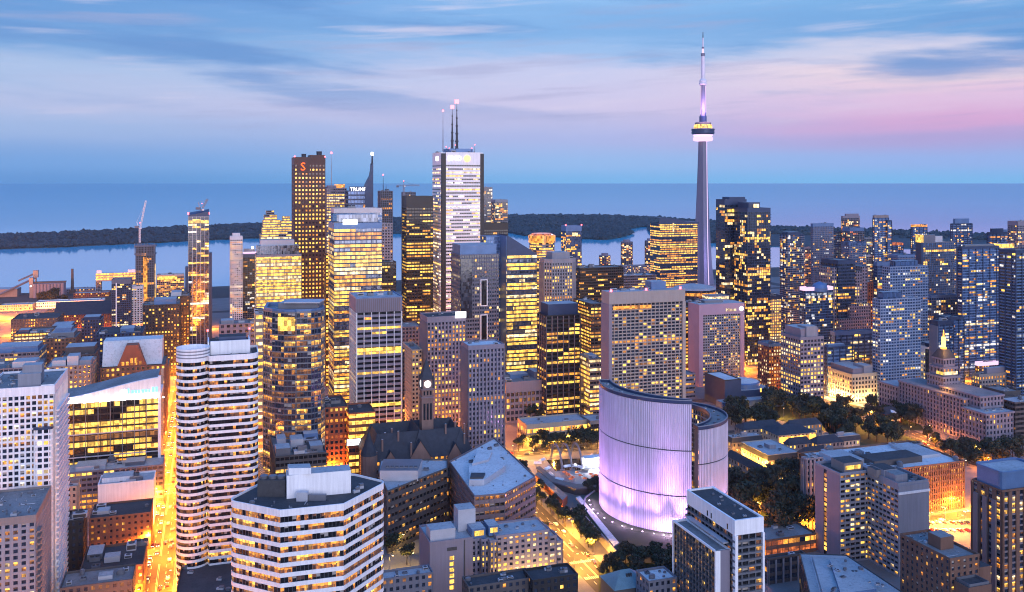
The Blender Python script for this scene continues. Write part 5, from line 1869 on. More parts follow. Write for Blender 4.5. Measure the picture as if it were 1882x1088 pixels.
# grid fronted hotel with solid end wall
D = 800
pos, fo, ww, ll = solve(1108, 1121, 1256, D)
ll = min(ll, 24)
zt = zat(560, D)
fo = rect(0, ww, 0, ll)
root, rng = tower('hotel_tower', 'broad hotel slab with gridded window front, behind the violet curved tower', fo, zt, style('hotel', fh=2.95, bw=4.1, sp=.34, pf=.16, rec=.8, po=.25, so=.1, wall='warm_concrete', lit=.24, run=1, pal=('warm', 'amber', 'gold', 'dim')), pos, plain=(1, 3), units=4, usize=4, crown=0)
zc = zat(537, D)
part(root, 'crown', lambda b: b.box(-1.2, ww + 1.2, -1.2, ll + .4, zt + .35, zc, 'warm_concrete', top='roof_pale'))
part(root, 'end_wall', lambda b: [b.box(-1.6, 1.6, -1.5, ll + .6, 0, zt + .3, 'lavender_stone'), b.box(ww - 1.6, ww + 1.6, -1.5, ll + .6, 0, zt + .3, 'warm_concrete')])
part(root, 'lit_lounge', lambda b: b.box(2.5, ww * .55, -1.35, -1.25, zt - 4.5, zt - 1.5, 'amber', bottom=True))
part(root, 'plant_room', lambda b: b.box(ww * .6, ww * .8, 6, 18, zc, zc + 7, 'blue_metal', top='roof_pale'))
for x in (2, ww * .5, ww - 2):
    part(root, 'warning_light', lambda b: b.lathe([(1, zc), (1, zc + 2)], 8, 'beacon_red', cx=x, cy=2))
for k in range(5):
    roof_unit(root, 8 + k * 9, 10, zc, 5, 4, 2.5, k % 4)
D = 1000
pos, fo, ww, ll = solve(1265, 1285, 1368, D)
ll = min(ll, 30)
zt, zc = zat(580, D), zat(560, D)
m_ = ww * .09
root = empty('hotel_tower', pos[0], pos[1], 0, TH)
tag(root, 'hotel slab, frame painted with pink light, small white roof sign, right of the broad grid fronted hotel', 'building')
walls(root, rect(m_, ww - m_, 1.0, ll - 1), 0, zt, style('hotel', fh=2.9, bw=2.9, sp=.40, pf=.28, rec=.5, wall='pale_concrete', lit=.32, run=1, po=.05, pal=('gold', 'amber', 'warm', 'dim')), random.Random(31))
part(root, 'frame', lambda b: [b.box(0, m_ - .05, 0, ll, 0, zt, 'pink_light_tint'), b.box(ww - m_ + .05, ww, 0, ll, 0, zt, 'pink_light_tint'), b.box(0, ww, 0, ll, zt, zc, 'pink_light_tint', top='roof_pale')])
textsign('Hilton', root, (ww * .58, -.5, zt + 3.2), 5.2, 'pale', depth=.2)
part(root, 'emblem', lambda b: b.tube((ww * .93, -.7, zt + 5.4), (ww * .93, -.1, zt + 5.4), 2.4, 'sign_white', 20))
for k in range(5):
    roof_unit(root, 6 + k * 7, 12, zc, 4, 4, 2.5, k % 4)
part(root, 'plant_room', lambda b: b.box(ww * .2, ww * .6, 8, 20, zc, zc + 3, 'grey_metal', top='roof_pale'))
pxtower('office_block', 'gold striped office strip seen between the two hotel slabs', 1250, 1251, 1272, 566, 1060, style('dark', lit=.8, fl=.85, bw=5, fh=4, pal=('gold', 'amber')), l=20, units=1)
pxtower('hotel_wing', 'low pink banded hotel wing at the foot of the pink framed slab', 1240, 1250, 1278, 690, 940, style('ribbon', wall='lavender_stone', fh=4, sp=.55, lit=.4, gl='dark_glass'), l=20, units=2)
pxtower('rooftop_house', 'bright gold lit rooftop room behind the pink framed hotel', 1304, 1305, 1340, 546, 1080, style('office', wall='pale_concrete', fh=5, lit=.9, fl=.9, pal=('pale', 'gold')), l=18, units=2)

# civic-square courthouse and pavilions
root, rng = pxtower('courthouse', 'long low courthouse with tall fins, orange lit at one end, behind plaza trees', 928, 930, 1110, 705, 850, style('pier', fh=5.2, bw=4.2, pf=.26, wall='lavender_stone', gl='dark_glass', lit=.35, fl=.05, run=1, po=.8, so=.2, pal=('warm', 'gold', 'amber', 'dim')), l=45, units=12, usize=5, crown=9, crown_mat='lavender_stone', pent=((.33, .52, .3, .7, 6, 'lavender_stone'), (.1, .28, .4, .7, 4, 'blue_metal')))
part(root, 'lit_balcony', lambda b: b.box(root['w'] * .58, root['w'] * .74, -1.4, -.3, root['z'] - 4.5, root['z'] + 1, 'shop', bottom=True))
root, rng = pxtower('hotel_pavilion', 'low concrete pavilion with gold glazed front beyond the yellow lit cross street', 946, 968, 1080, 783, 775, style('office', fh=5.5, bw=5, sp=.3, pf=.14, wall='cream_stone', lit=.6, fl=.7, pal=('shop', 'gold', 'amber'), po=.5), l=24, units=3, crown=3, crown_mat='cream_stone', roof='roof_pale')
pxtower('hotel_pavilion', 'low dark link block with lit eaves beside the concrete pavilion', 1084, 1085, 1130, 776, 785, style('dark', lit=.4, fl=.5, pal=('gold', 'shop')), l=22, units=2, crown=2, crown_mat='beige_stone', roof='roof_pale')
pxtower('office_block', 'gold lit podium corner left of the grid fronted hotel', 1075, 1084, 1108, 662, 860, style('office', fh=4, wall='cream_stone', lit=.6, fl=.6, pal=('shop', 'gold', 'pale')), l=30, units=2, pent=((.2, .8, .3, .7, 3, 'white_panel'),))
# ------------------------------------------------------------------ left side: lake front, east of the avenue
# balcony tower at the left edge
D = 480
pos, fo, ww, ll = solve(-30, 100, 124, D)
zt = zat(712, D)
STL = style('hotel', fh=2.95, bw=2.7, sp=.34, pf=.30, rec=.5, so=.0, po=.25, wall='white_panel', gl='dark_glass', lit=.42, fl=.04, run=3, pal=('pale', 'warm', 'gold', 'white_room', 'amber', 'dim'))
root, rng = tower('apartment_tower', 'tall white apartment tower with gridded balconies at the left edge', fo, zt, STL, pos, rows=True, units=4, usize=3, crown=3.5, crown_mat='white_panel', roof='roof_grey',
                  pent=((-ww * .55, -ww * .22, 5, 14, 7, 'pale_concrete'), (-ww * .50, -ww * .22, 8, 16, 11, 'pale_concrete'), (-ww * .20, -.3, 1, ll * .6, 1.6, 'white_panel', 'roof_grey')))
part(root, 'balcony_stack', lambda b: [b.box(.05, 1.5, ll * .1, ll * .95, 6 + k * 2.95, 6.9 + k * 2.95, 'white_panel', bottom=True) for k in range(int((zt - 14) / 2.95))])
zb_ = zat(786, D)
bay = empty('projecting_bay', 0, 0)
bay.parent = root
walls(bay, rounded(rect(-9.5, -.6, -2.6, -.3), [1.5, 1.5, 0, 0], 3), 0, zb_, dict(STL, po=.1), random.Random(2), plain=())
part(bay, 'bay_roof', lambda b: b.prism(rounded(rect(-9.8, -.4, -2.9, -.05), [1.6, 1.6, 0, 0], 3), zb_, zb_ + 1.2, 'navy_metal'))
D = 430
pos, fo, ww, ll = solve(-40, 66, 94, D)
zt = zat(950, D)
root, rng = tower('apartment_block', 'lower beige apartment block in the bottom left corner with lit bay windows', fo, zt, style('hotel', fh=2.95, bw=3.2, sp=.40, pf=.45, rec=.4, po=.1, wall='pale_concrete', gl='dark_glass', lit=.3, fl=0, run=1, pal=('amber', 'pale', 'warm', 'dim')), pos, rows=True, units=6, usize=2.5, crown=2.5, roof='roof_grey', crown_mat='beige_stone')
part(root, 'balcony_stack', lambda b: [b.box(.05, 1.4, 2, 9, 3 + k * 2.95, 3.9 + k * 2.95, 'beige_stone', bottom=True) for k in range(int((zt - 6) / 2.95))])
# slanted-crown glass office
D = 660
pos, fo, ww, ll = solve(112, 291, 303, D)
ll = 40
zt = zat(732, D)
root, rng = tower('office_block', 'glass office with a sweeping slanted white crown and small lit sign, left of the avenue', rect(-ww, 0, 0, ll), zt, style('office', fh=4.6, bw=4.2, sp=.28, pf=.08, rec=.3, wall='black_metal', gl='black_glass', lit=.34, fl=.28, run=4, pal=('gold', 'gold', 'amber', 'dim', 'warm')), pos, TH, units=5, usize=4, roof='roof_grey', ph=.5)
zl_, zr_ = zat(722, D), zat(692, D)
b = MB()
N = 10
xs_ = [-ww + ww * i / N for i in range(N + 1)]
zz_ = [zt + 1.5 + (zl_ - zt - 1.5) + (zr_ - zl_) * (.5 - .5 * math.cos(math.pi * (.12 + .76 * i / N))) for i in range(N + 1)]
b.mesh([(x, -.8, zt + .4) for x in xs_] + [(x, -.8, z) for x, z in zip(xs_, zz_)] + [(x, 1.2, z) for x, z in zip(xs_, zz_)] + [(x, 1.2, zt + .4) for x in xs_],
       [(i, i + 1, N + 1 + i + 1, N + 1 + i) for i in range(N)] + [(N + 1 + i, N + 2 + i, 2 * N + 3 + i, 2 * N + 2 + i) for i in range(N)] + [(2 * N + 2 + i, 2 * N + 3 + i, 3 * N + 4 + i, 3 * N + 3 + i) for i in range(N)]
       + [(N, 4 * N + 3, 3 * N + 2, 2 * N + 1)], 'white_panel')
b.build('slanted_crown', root)
b = MB()
b.mesh([(x, 1.3, z - .6) for x, z in zip(xs_, zz_)] + [(x, 26, z + 1.5) for x, z in zip(xs_, zz_)], [(i, i + 1, N + 2 + i, N + 1 + i) for i in range(N)], 'roof_grey')
b.build('sloping_roof', root)
part(root, 'end_frame', lambda b: [b.box(-.2, 1.8, -1.4, 1.4, 0, zr_ + .5, 'white_panel'), b.box(-.2, 1.8, ll - 2, ll, 0, zr_ - 2, 'cream_stone'), b.box(-.1, 1.7, 1.4, ll - 2, zt, zt + 2, 'white_panel', bottom=True)])
part(root, 'screen_mullions', lambda b: [b.box(-ww + k * ww / 8 - .25, -ww + k * ww / 8 + .25, -.95, -.25, 0, zt, 'grey_metal') for k in range(8)] + [b.box(-ww, -.3, -1.0, -.3, z, z + .7, 'pale_metal', bottom=True) for z in (zt - 22, zt - 38)])
part(root, 'crown_uplights', lambda b: [b.box(-ww + 4 + k * 5.2, -ww + 5.4 + k * 5.2, -1.6, -1.2, zt + .6, zt + 1.0, 'lamp_white') for k in range(13)])
part(root, 'sign_lettering', lambda b: [b.box(-ww * .32 + k * 2.3, -ww * .32 + k * 2.3 + (1.7 if k % 3 else 1.1), -1.1, -.85, zt + 5.0, zt + (7.2 if k not in (0, 7, 8) else 8.6), 'sign_blue', bottom=True) for k in range(9)])
part(root, 'emblem', lambda b: b.tube((-ww * .36, -1.2, zt + 6.4), (-ww * .36, -.8, zt + 6.4), 2.0, 'sign_white', 16))
for k in range(6):
    ld = bpy.data.lights.new('crown_light', 'POINT')
    ld.energy = 1100
    ld.color = (1, .82, .5)
    ld.shadow_soft_size = .4
    lo_ = bpy.data.objects.new('crown_light', ld)
    COL.objects.link(lo_)
    lo_.parent = root
    lo_.location = (-ww + 5 + k * 11, -3.0, zt + 2.0)
# gabled brick block with pale metal roof
D = 780
root, rng = pxtower('office_block', 'brown brick block with pale blue standing roof and a glazed brick gable', 184, 304, 312, 672, D, style('house', fh=4.2, bw=4, wall='brown_brick', lit=.3, fl=.12, pal=('amber', 'gold', 'warm'), run=3), l=46, units=0, roof='roof_grey')
w_, l_, z_ = root['w'], root['l'], root['z']
b = MB()
za, zb = z_ + 1.0, zat(620, D + 20)
b.mesh([(-w_ + 1, 5, za), (-3, 5, za), (-3, 16, zb), (-w_ + 1, 16, zb), (-w_ + 1, 36, zb), (-3, 36, zb), (-3, 44, za), (-w_ + 1, 44, za)], [(0, 1, 2, 3), (3, 2, 5, 4), (4, 5, 6, 7), (1, 6, 5, 2), (0, 3, 4, 7)], 'roof_white')
b.build('sloping_roof', root)
g = MB()
gx = -w_ * .52
g.mesh([(gx - 12, 1.0, z_), (gx + 12, 1.0, z_), (gx + 4.5, 1.0, zb - 2), (gx - 4.5, 1.0, zb - 2), (gx - 12, 14, z_), (gx + 12, 14, z_), (gx + 4.5, 14, zb - 2), (gx - 4.5, 14, zb - 2)], [(0, 1, 2, 3), (1, 5, 6, 2), (4, 0, 3, 7), (3, 2, 6, 7)], 'red_brick')
g = g.build('gable', root)
part(g, 'gable_window', lambda b: [b.box(gx - 8 + k * 3.4, gx - 6 + k * 3.4, .9, .98, z_ + 2, z_ + 5 + (3 if 1 < k < 4 else 0), 'amber') for k in range(5)])
# the rest of the low left blocks
LOW = [
    ('civic_block', 'grey block with low vaulted roof and a gold lit floor at the left edge', -40, 72, 76, 648, 830, dict(wall='grey_concrete', lit=.3, fl=.4, pal=('gold', 'warm')), 40, 'roof_pale', ((.25, .95, .2, .9, 5, 'blue_metal'),)),
    ('office_block', 'brown brick office with arcaded attic, right of the vaulted grey block', 78, 140, 146, 622, 900, dict(wall='brown_brick', lit=.28, fl=0, pal=('amber', 'gold')), 40, 'roof_grey', ((.2, .9, .2, .9, 5, 'grey_metal'), (.3, .8, .3, .8, 9, 'blue_metal'))),
    ('office_block', 'dark brick block with a tall boxy roof house before the gabled brick block', 112, 175, 186, 652, 850, dict(wall='dark_stone', lit=.25, fl=.05), 34, 'roof_grey', ((.1, .95, .2, .9, 7, 'dark_stone'),)),
    ('office_block', 'pale roofed low block with two grey roof boxes above the slanted crown office', 84, 168, 178, 672, 740, dict(wall='beige_stone', lit=.35, fl=.2, pal=('gold', 'amber')), 36, 'roof_white', ((.12, .42, .1, .5, 5, 'pale_metal'), (.45, .7, .1, .5, 8, 'pale_metal'), (.72, .98, .1, .6, 4, 'pale_concrete'))),
    ('office_block', 'low grey office with diagonal gold stripes of windows, left of the pale roofed block', -40, 70, 92, 676, 720, dict(wall='grey_concrete', lit=.4, fl=.3, pal=('gold', 'pale')), 34, 'roof_grey', ((.55, .95, .1, .6, 5, 'pale_metal'),)),
    ('warehouse', 'long dark office with many small lit windows below the lakeside yards', 20, 106, 108, 585, 1270, dict(wall='dark_stone', lit=.35, fl=.1, pal=('gold', 'amber', 'dim')), 60, 'roof_dark', ()),
    ('office_block', 'gold windowed low block with rooftop sheds at the far left', 26, 92, 96, 612, 1010, dict(wall='dark_stone', lit=.8, fl=.8, pal=('gold', 'pale')), 40, 'roof_grey', ((.1, .4, .1, .5, 4, 'navy_metal'),)),
    ('office_block', 'brown shed roofed block beside the gold windowed low block', 90, 134, 138, 606, 1060, dict(wall='brown_brick', lit=.2, fl=0), 40, 'roof_grey', ((.1, .9, .1, .9, 5, 'navy_metal'),)),
    ('office_block', 'dark round roofed hall with lit edge lights, left of the narrow dark condo', 150, 186, 190, 588, 1150, dict(wall='navy_metal', lit=.3, fl=0), 30, 'roof_dark', ((.1, .9, .1, .9, 4, 'navy_metal'),)),
    ('office_block', 'wide dark office with dense gold windows below the lakeside construction tower', 262, 330, 346, 560, 1060, dict(wall='black_metal', lit=.35, fl=.15, pal=('gold', 'amber', 'gold')), 40, 'roof_grey', ((.3, .9, .2, .8, 6, 'blue_metal'),)),
    ('office_block', 'dark stepped office with gold windows directly left of the curved sail tower', 310, 348, 366, 545, 1120, dict(wall='black_metal', lit=.3, fl=.1, pal=('gold', 'amber')), 40, 'roof_grey', ((.1, .6, .2, .8, 5, 'pale_metal'),)),
    ('office_block', 'dark block with blue roof between the narrow condo and the gabled brick block', 176, 262, 270, 612, 960, dict(wall='navy_metal', lit=.25, fl=.1, pal=('gold', 'amber')), 46, 'roof_dark', ((.5, .8, .2, .7, 4, 'blue_metal'),)),
    ('office_block', 'low pinkish concrete block with few square windows near the curved dark glass tower', 402, 403, 470, 598, 1010, dict(wall='lavender_stone', lit=.12, fl=0, fh=6, bw=7), 30, 'roof_grey', ((.05, .4, .2, .8, 4, 'pale_concrete'),)),
    ('office_block', 'dark low block with pale gold top behind the round cornered banded tower', 388, 389, 440, 632, 900, dict(wall='dark_stone', lit=.3, fl=.1), 30, 'roof_dark', ((.3, .8, .2, .7, 4, 'cream_stone'),)),
    ('office_block', 'thin pale slab with stacked bright gold windows left of the curved dark glass tower', 468, 469, 484, 580, 700, dict(wall='cream_stone', lit=.85, fl=.6, bw=6, fh=5, pal=('pale', 'gold')), 20, 'roof_grey', ()),
    ('terrace_block', 'low blue roofed terrace block below the slanted crown office', 118, 300, 306, 856, 640, dict(wall='grey_concrete', lit=.3, fl=.4, pal=('gold', 'amber')), 24, 'roof_pale', ((.1, .4, .2, .8, 3, 'pale_metal'), (.6, .8, .3, .8, 2.5, 'grey_metal'))),
    ('theatre_block', 'blank white theatre wall block with stepped side beside the avenue', 180, 283, 290, 884, 600, dict(wall='white_panel', lit=0, fl=0, sp=1.0, pf=0), 20, 'roof_pale', ((.05, .6, .3, .9, 3, 'white_panel'),)),
    ('brick_block', 'dark brick block with a row of tiny lit windows beside the avenue', 164, 277, 282, 944, 560, dict(wall='brown_brick', lit=.25, fl=0, sp=.6, pf=.6, pal=('amber', 'warm')), 26, 'roof_dark', ((.1, .3, .3, .6, 2, 'pale_metal'),)),
    ('brick_block', 'dark roofed shop block with white roof plant, nearest the avenue at lower left', 146, 263, 272, 1040, 492, dict(wall='brown_brick', lit=.3, fl=0, pal=('amber', 'red_room')), 34, 'roof_dark', ((.05, .3, .5, .9, 3, 'grey_metal'), (.35, .6, .3, .5, 3, 'pale_metal'))),
    ('brick_block', 'low dark roof in the bottom left beside the avenue', 110, 244, 250, 1068, 462, dict(wall='dark_stone', lit=.2, fl=0), 20, 'roof_grey', ((.5, .7, .3, .6, 2, 'pale_metal'),)),
    ('brick_block', 'small orange lit brick block between the white balcony tower and the theatre wall', 122, 141, 150, 896, 590, dict(wall='cream_stone', lit=.3, fl=0), 16, 'roof_grey', ()),
    ('dark_block', 'plain black slab in the lane right of the white balcony tower', 118, 153, 158, 958, 520, dict(wall='black_metal', lit=0.02, fl=0), 18, 'roof_dark', ()),
]
for nm, lab, xl, xc, xr, yt, d, kw, l, rf, pent in LOW:
    base = dict(kw)
    st = style('house', **base)
    if base.get('fl', 0) >= .3:
        st['run'] = 5
        st['pf'] = .2
    pxtower(nm, lab, xl, xc, xr, yt, d, st, l=l, roof=rf, pent=pent, units=5, usize=4)
# red shop fronts along the right side of the avenue
for i, (v0, v1, h, mt, lab) in enumerate(((560, 596, 20, 'red_brick', 'red brick shop block by the avenue, first behind the round cornered banded tower'), (598, 640, 27, 'red_brick', 'taller orange lit brick shop block further along the avenue'),
                                       (642, 700, 24, 'cream_stone', 'cream shop block at the bright avenue corner'), (735, 800, 30, 'brown_brick', 'brown shop block beyond the bright avenue corner'), (842, 930, 34, 'beige_stone', 'beige office block far along the avenue'))):
    x, y = G(-12, v0)
    tower('shop_block', lab, rect(0, 14, 0, v1 - v0), h, style('stone', wall=mt, lit=.4, fl=.05, pal=('amber', 'warm', 'red_room')), (x, y), units=4)
for i, (v0, v1, h, mt, lab) in enumerate(((735, 800, 26, 'brown_brick', 'brown block on the far left corner of the avenue crossing'), (845, 930, 30, 'beige_stone', 'beige block on the left of the far avenue'), (960, 1040, 36, 'dark_stone', 'dark block on the left of the distant avenue'))):
    x, y = G(-74, v0)
    tower('shop_block', lab, rect(0, 34, 0, v1 - v0), h, style('stone', wall=mt, lit=.35, fl=.05, pal=('amber', 'warm', 'dim')), (x, y), units=5)

# lake front
root, rng = pxtower('condo_tower', 'narrow dark condo with a white corner pier before the harbour', 205, 240, 246, 514, 1350, style('grid', wall='navy_metal', gl='dark_glass', lit=.28, pal=('gold', 'amber', 'pale')), l=26, units=2, crown=6, crown_mat='grey_concrete')
part(root, 'corner_pier', lambda b: b.box(-root['w'] * .78, -root['w'] * .72, -.9, -.3, 0, root['z'] - 4, 'white_panel'))
pxtower('condo_tower', 'small white gridded block at the foot of the lakeside construction tower', 241, 262, 266, 527, 1400, style('stone', wall='white_panel', fh=3.4, bw=3.6, lit=.05), l=20, units=1, crown=3)
root, rng = pxtower('unfinished_tower', 'lakeside tower under construction with orange lit core and wide bare top deck', 249, 284, 289, 452, 1500, style('stone', fh=4, bw=4.4, sp=.22, pf=.25, rec=1.5, wall='grey_concrete', gl='louvre', lit=.12, pal=('amber', 'dim')), l=30, units=4, usize=5)
w_, z_ = root['w'], root['z']
part(root, 'formwork_deck', lambda b: [b.box(-w_ - 2, 2, -2, 30, z_ - 1, z_ + 1.4, 'grey_concrete', bottom=True), b.box(-w_ - 2, 2, -2, 30, z_ - 14, z_ - 12.8, 'grey_concrete', bottom=True)] + [b.box(-w_ - 1.6 + k * 5, -w_ - 1 + k * 5, -1.8, -1.2, z_ - 12.8, z_ + 5, 'grey_metal') for k in range(7)])
part(root, 'lit_hoist', lambda b: b.box(-w_ * .6, -w_ * .38, -1.2, -.7, 20, z_ - 18, 'amber', bottom=True))
part(root, 'lit_hoist', lambda b: b.box(.3, 1.0, 4, 8, 20, z_ - 30, 'gold', bottom=True))
tower_crane('white luffing crane on the lakeside construction tower', 257, 1495, 446, 418, 0, 0, 0.0, luff=(10, 44), mat='white_panel')
tower_crane('small luffing crane on the curved sail tower', 371, 1262, 388, 384, 0, 0, 0.0, luff=(8, 14))
root, rng = pxtower('condo_block', 'gold topped long condo block on the harbour edge left of the construction tower', 176, 252, 254, 516, 1800, style('condo', wall='pale_concrete', so=.6, lit=.35, pal=('warm', 'gold', 'pale'), fh=3.4), l=26, units=4, usize=5, z0=0) if False else (None, None)
x, y = P(176, 1800)
root = empty('condo_block', x, y, 0, TH)
tag(root, 'bridge shaped condo block with glowing gold top floors on the harbour edge', 'building')
zt = zat(503, 1800)
W_ = 60 / FPX * 1800
fo1 = rect(0, 9, 0, 20)
walls(root, fo1, 0, zt - 15, style('condo', wall='pale_concrete', so=.5, lit=.3), random.Random(3))
walls(root, rect(0, W_ + 14, 0, 20), zt - 15, zt, style('office', wall='cream_stone', lit=.9, fl=.9, fh=4.5, bw=5, pal=('gold', 'shop', 'gold')), random.Random(9), fname='bridge_facade', wname='bridge_glazing')
walls(root, rect(W_ - 10, W_ + 14, 0, 20), 0, zt - 15, style('condo', wall='pale_concrete', so=.5, lit=.3), random.Random(5))
part(root, 'roof', lambda b: [b.box(-.3, W_ + 14.3, -.3, 20.3, zt, zt + .6, 'roof_white'), b.box(1, 10, 4, 14, zt + .6, zt + 6, 'white_panel'), b.box(W_ - 6, W_ + 8, 4, 14, zt + .6, zt + 6, 'white_panel'), b.box(9, W_ - 10, 0, 20, zt - 15.4, zt - 15, 'pale_concrete', bottom=True)])
root, rng = pxtower('condo_block', 'gold lit harbour condo block between the construction tower and the curved sail tower', 288, 338, 342, 505, 1760, style('condo', wall='cream_stone', so=.6, lit=.5, fl=.1, pal=('gold', 'warm', 'amber')), l=26, units=4, usize=5, roof='roof_white', crown=3)
part(root, 'lit_terrace', lambda b: b.box(-root['w'] + 1, -root['w'] * .25, -1.2, -.6, root['z'] - 8, root['z'] - 2, 'gold', bottom=True))
# silo, sheds, chimney
x, y = P(61, 1770)
root = empty('silo_block', x, y, 0, TH)
tag(root, 'windowless lilac grey silo block on the dock with a lit gallery', 'silo')
zt = zat(522, 1770)
part(root, 'silo_wall', lambda b: [b.box(0, 54, 0, 26, 0, zt, 'lavender_stone')] + [b.lathe([(3.2, 0), (3.2, zt - .5)], 10, 'lavender_stone', cx=3.2 + k * 6, cy=.3, cap=False) for k in range(9)])
part(root, 'gallery', lambda b: [b.box(-3, 56, 8, 18, zt, zt + 3, 'dark_stone')])
part(root, 'head_house', lambda b: [b.box(-7, 0, 2, 14, 0, zt, 'beige_stone'), b.box(-8, -1, 4, 14, zt, zt + 12, 'grey_metal')])
part(root, 'flood_lamp', lambda b: b.box(-5.5, -3.5, 1.4, 1.9, zt - 5, zt - 3, 'lamp_white', bottom=True))
x, y = P(0, 1780)
root = empty('conveyor_shed', x, y, 0, TH)
tag(root, 'pale sugar shed with a sloping conveyor gantry at the far left dock', 'shed')
part(root, 'shed', lambda b: b.box(-40, 30, 0, 40, 0, zat(532, 1780), 'beige_stone', top='roof_pale'))
part(root, 'conveyor', lambda b: [b.tube((0, -14, 6), (62, 6, 36), 2.2, 'grey_metal', 6), b.tube((30, 10, 30), (60, 10, 44), 1.8, 'grey_metal', 6), b.tube((62, 6, 0), (62, 6, 46), 1.6, 'grey_metal', 6)])
part(root, 'transfer_tower', lambda b: b.box(57, 66, 3, 12, 36, 50, 'grey_metal', bottom=True))
x, y = P(133, 1830)
root = empty('chimney_stack', x, y)
tag(root, 'tall thin dark brick chimney stack on the dock', 'chimney')
part(root, 'stack', lambda b: b.lathe([(3.3, 0), (2.2, zat(495, 1830)), (2.5, zat(495, 1830)), (2.5, zat(494, 1830))], 14, 'dark_stone'))
part(root, 'base_block', lambda b: b.box(-5, 5, -5, 5, 0, 8, 'dark_stone'))
for xl, xr, yt, d, mt, lab in ((112, 172, 531, 1850, 'lavender_stone', 'low pale dock warehouse behind the chimney stack'), (66, 190, 552, 1650, 'roof_pale', 'long white roofed yard shed in front of the silo'), (0, 60, 560, 1600, 'cream_stone', 'low gold lit yard office at the far left'),
                               (135, 200, 538, 1790, 'red_brick', 'low red lit brick warehouse right of the chimney stack')):
    pxtower('dock_shed', lab, xl, xr, xr + 3, yt, d, style('house', wall=mt if mt != 'roof_pale' else 'white_panel', lit=.5, fl=.2, pal=('shop', 'warm', 'amber'), fh=5), l=30, units=3, roof='roof_pale')
root, rng = pxtower('market_hall', 'long dark pitched roof hall with orange lit front on the lakeside', 100, 205, 208, 577, 1420, style('house', wall='red_brick', lit=.3, fl=0, pal=('shop', 'amber')), l=50, units=0, roof='roof_dark')
w_, z_ = root['w'], root['z']
b = MB()
zr_ = zat(552, 1440)
b.mesh([(-w_ - 1, -1, z_ + .8), (1, -1, z_ + .8), (1, 26, zr_), (-w_ - 1, 26, zr_), (-w_ - 1, 52, z_ + .8), (1, 52, z_ + .8)], [(0, 1, 2, 3), (3, 2, 5, 4), (1, 5, 2), (0, 3, 4)], 'slate')
b.build('pitched_roof', root)
# curved sail tower
D = 1260
pos, fo, ww, ll = solve(346, 384, 390, D)
ll = 24
zt = zat(398, D)
root, rng = tower('condo_tower', 'slender curved sail shaped condo tower with bright white mullions before the harbour', rect(-ww, 0, 0, ll), zt, style('glass', fh=3.3, bw=5.2, sp=.22, pf=.1, po=.25, wall='pale_metal', band='navy_metal', gl='dark_glass', lit=.2, run=2, pal=('gold', 'pale', 'warm', 'white_room')), pos, units=0, ph=0)
b = MB()
N = 8
pr = [(ll * i / N, zt + 2 + (zat(390, D) - zt) * math.sin(math.pi * .5 * min(1, .35 + i / N))) for i in range(N + 1)]
b.mesh([(-ww, y, zt - .5) for y, z in pr] + [(-ww, y, z - 3) for y, z in pr] + [(0, y, z + 2) for y, z in pr] + [(0, y, zt - .5) for y, z in pr],
       [(N + 1 + i, 2 * N + 2 + i, 2 * N + 3 + i, N + 2 + i) for i in range(N)] + [(i, N + 1 + i, N + 2 + i, i + 1) for i in range(N)] + [(3 * N + 3 + i, 3 * N + 4 + i, 2 * N + 3 + i, 2 * N + 2 + i) for i in range(N)] + [(0, 3 * N + 3, 2 * N + 2, N + 1)], 'navy_metal')
b.build('sail_crown', root)
part(root, 'lit_floor', lambda b: b.box(-ww + .5, -.5, -.6, -.3, zt - 9, zt - 5, 'gold', bottom=True))
for x in (-ww, 0):
    part(root, 'warning_light', lambda b: b.lathe([(1.0, zt + 3), (1.0, zt + 6)], 8, 'beacon_red', cx=x, cy=1))
part(root, 'shoulder', lambda b: b.box(-ww - 4, -ww - .3, 3, ll - 2, 0, zat(490, D), 'navy_metal'))
part(root, 'shoulder', lambda b: b.box(.3, 4, 3, ll - 2, 0, zat(465, D), 'navy_metal'))
# condos left of the red tower
pxtower('condo_tower', 'white ornate condo tower with rounded top, right of the curved sail tower', 421, 423, 446, 436, 1420, style('stone', wall='white_panel', fh=3.1, bw=3.2, sp=.4, pf=.35, lit=.22, pal=('pale', 'warm', 'amber')), l=22, units=2, crown=4, pent=((.2, .8, .2, .8, 6, 'white_panel'),))
root, rng = pxtower('condo_tower', 'grey condo tower with pink lit roof terrace beside the white ornate condo', 443, 446, 472, 470, 1440, style('condo', wall='grey_concrete', so=.6, lit=.3), l=24, units=3, crown=3, pent=((.1, .9, .2, .8, 10, 'pale_concrete'),))
part(root, 'roof_terrace', lambda b: b.box(.5, root['w'] - .5, -.5, -.1, root['z'] + 3, root['z'] + 6, 'led_pink', bottom=True))
part(root, 'flood_lamp', lambda b: b.lathe([(1.4, root['z'] + 11), (1.6, root['z'] + 14)], 8, 'lamp_white', cx=root['w'] * .7, cy=4))
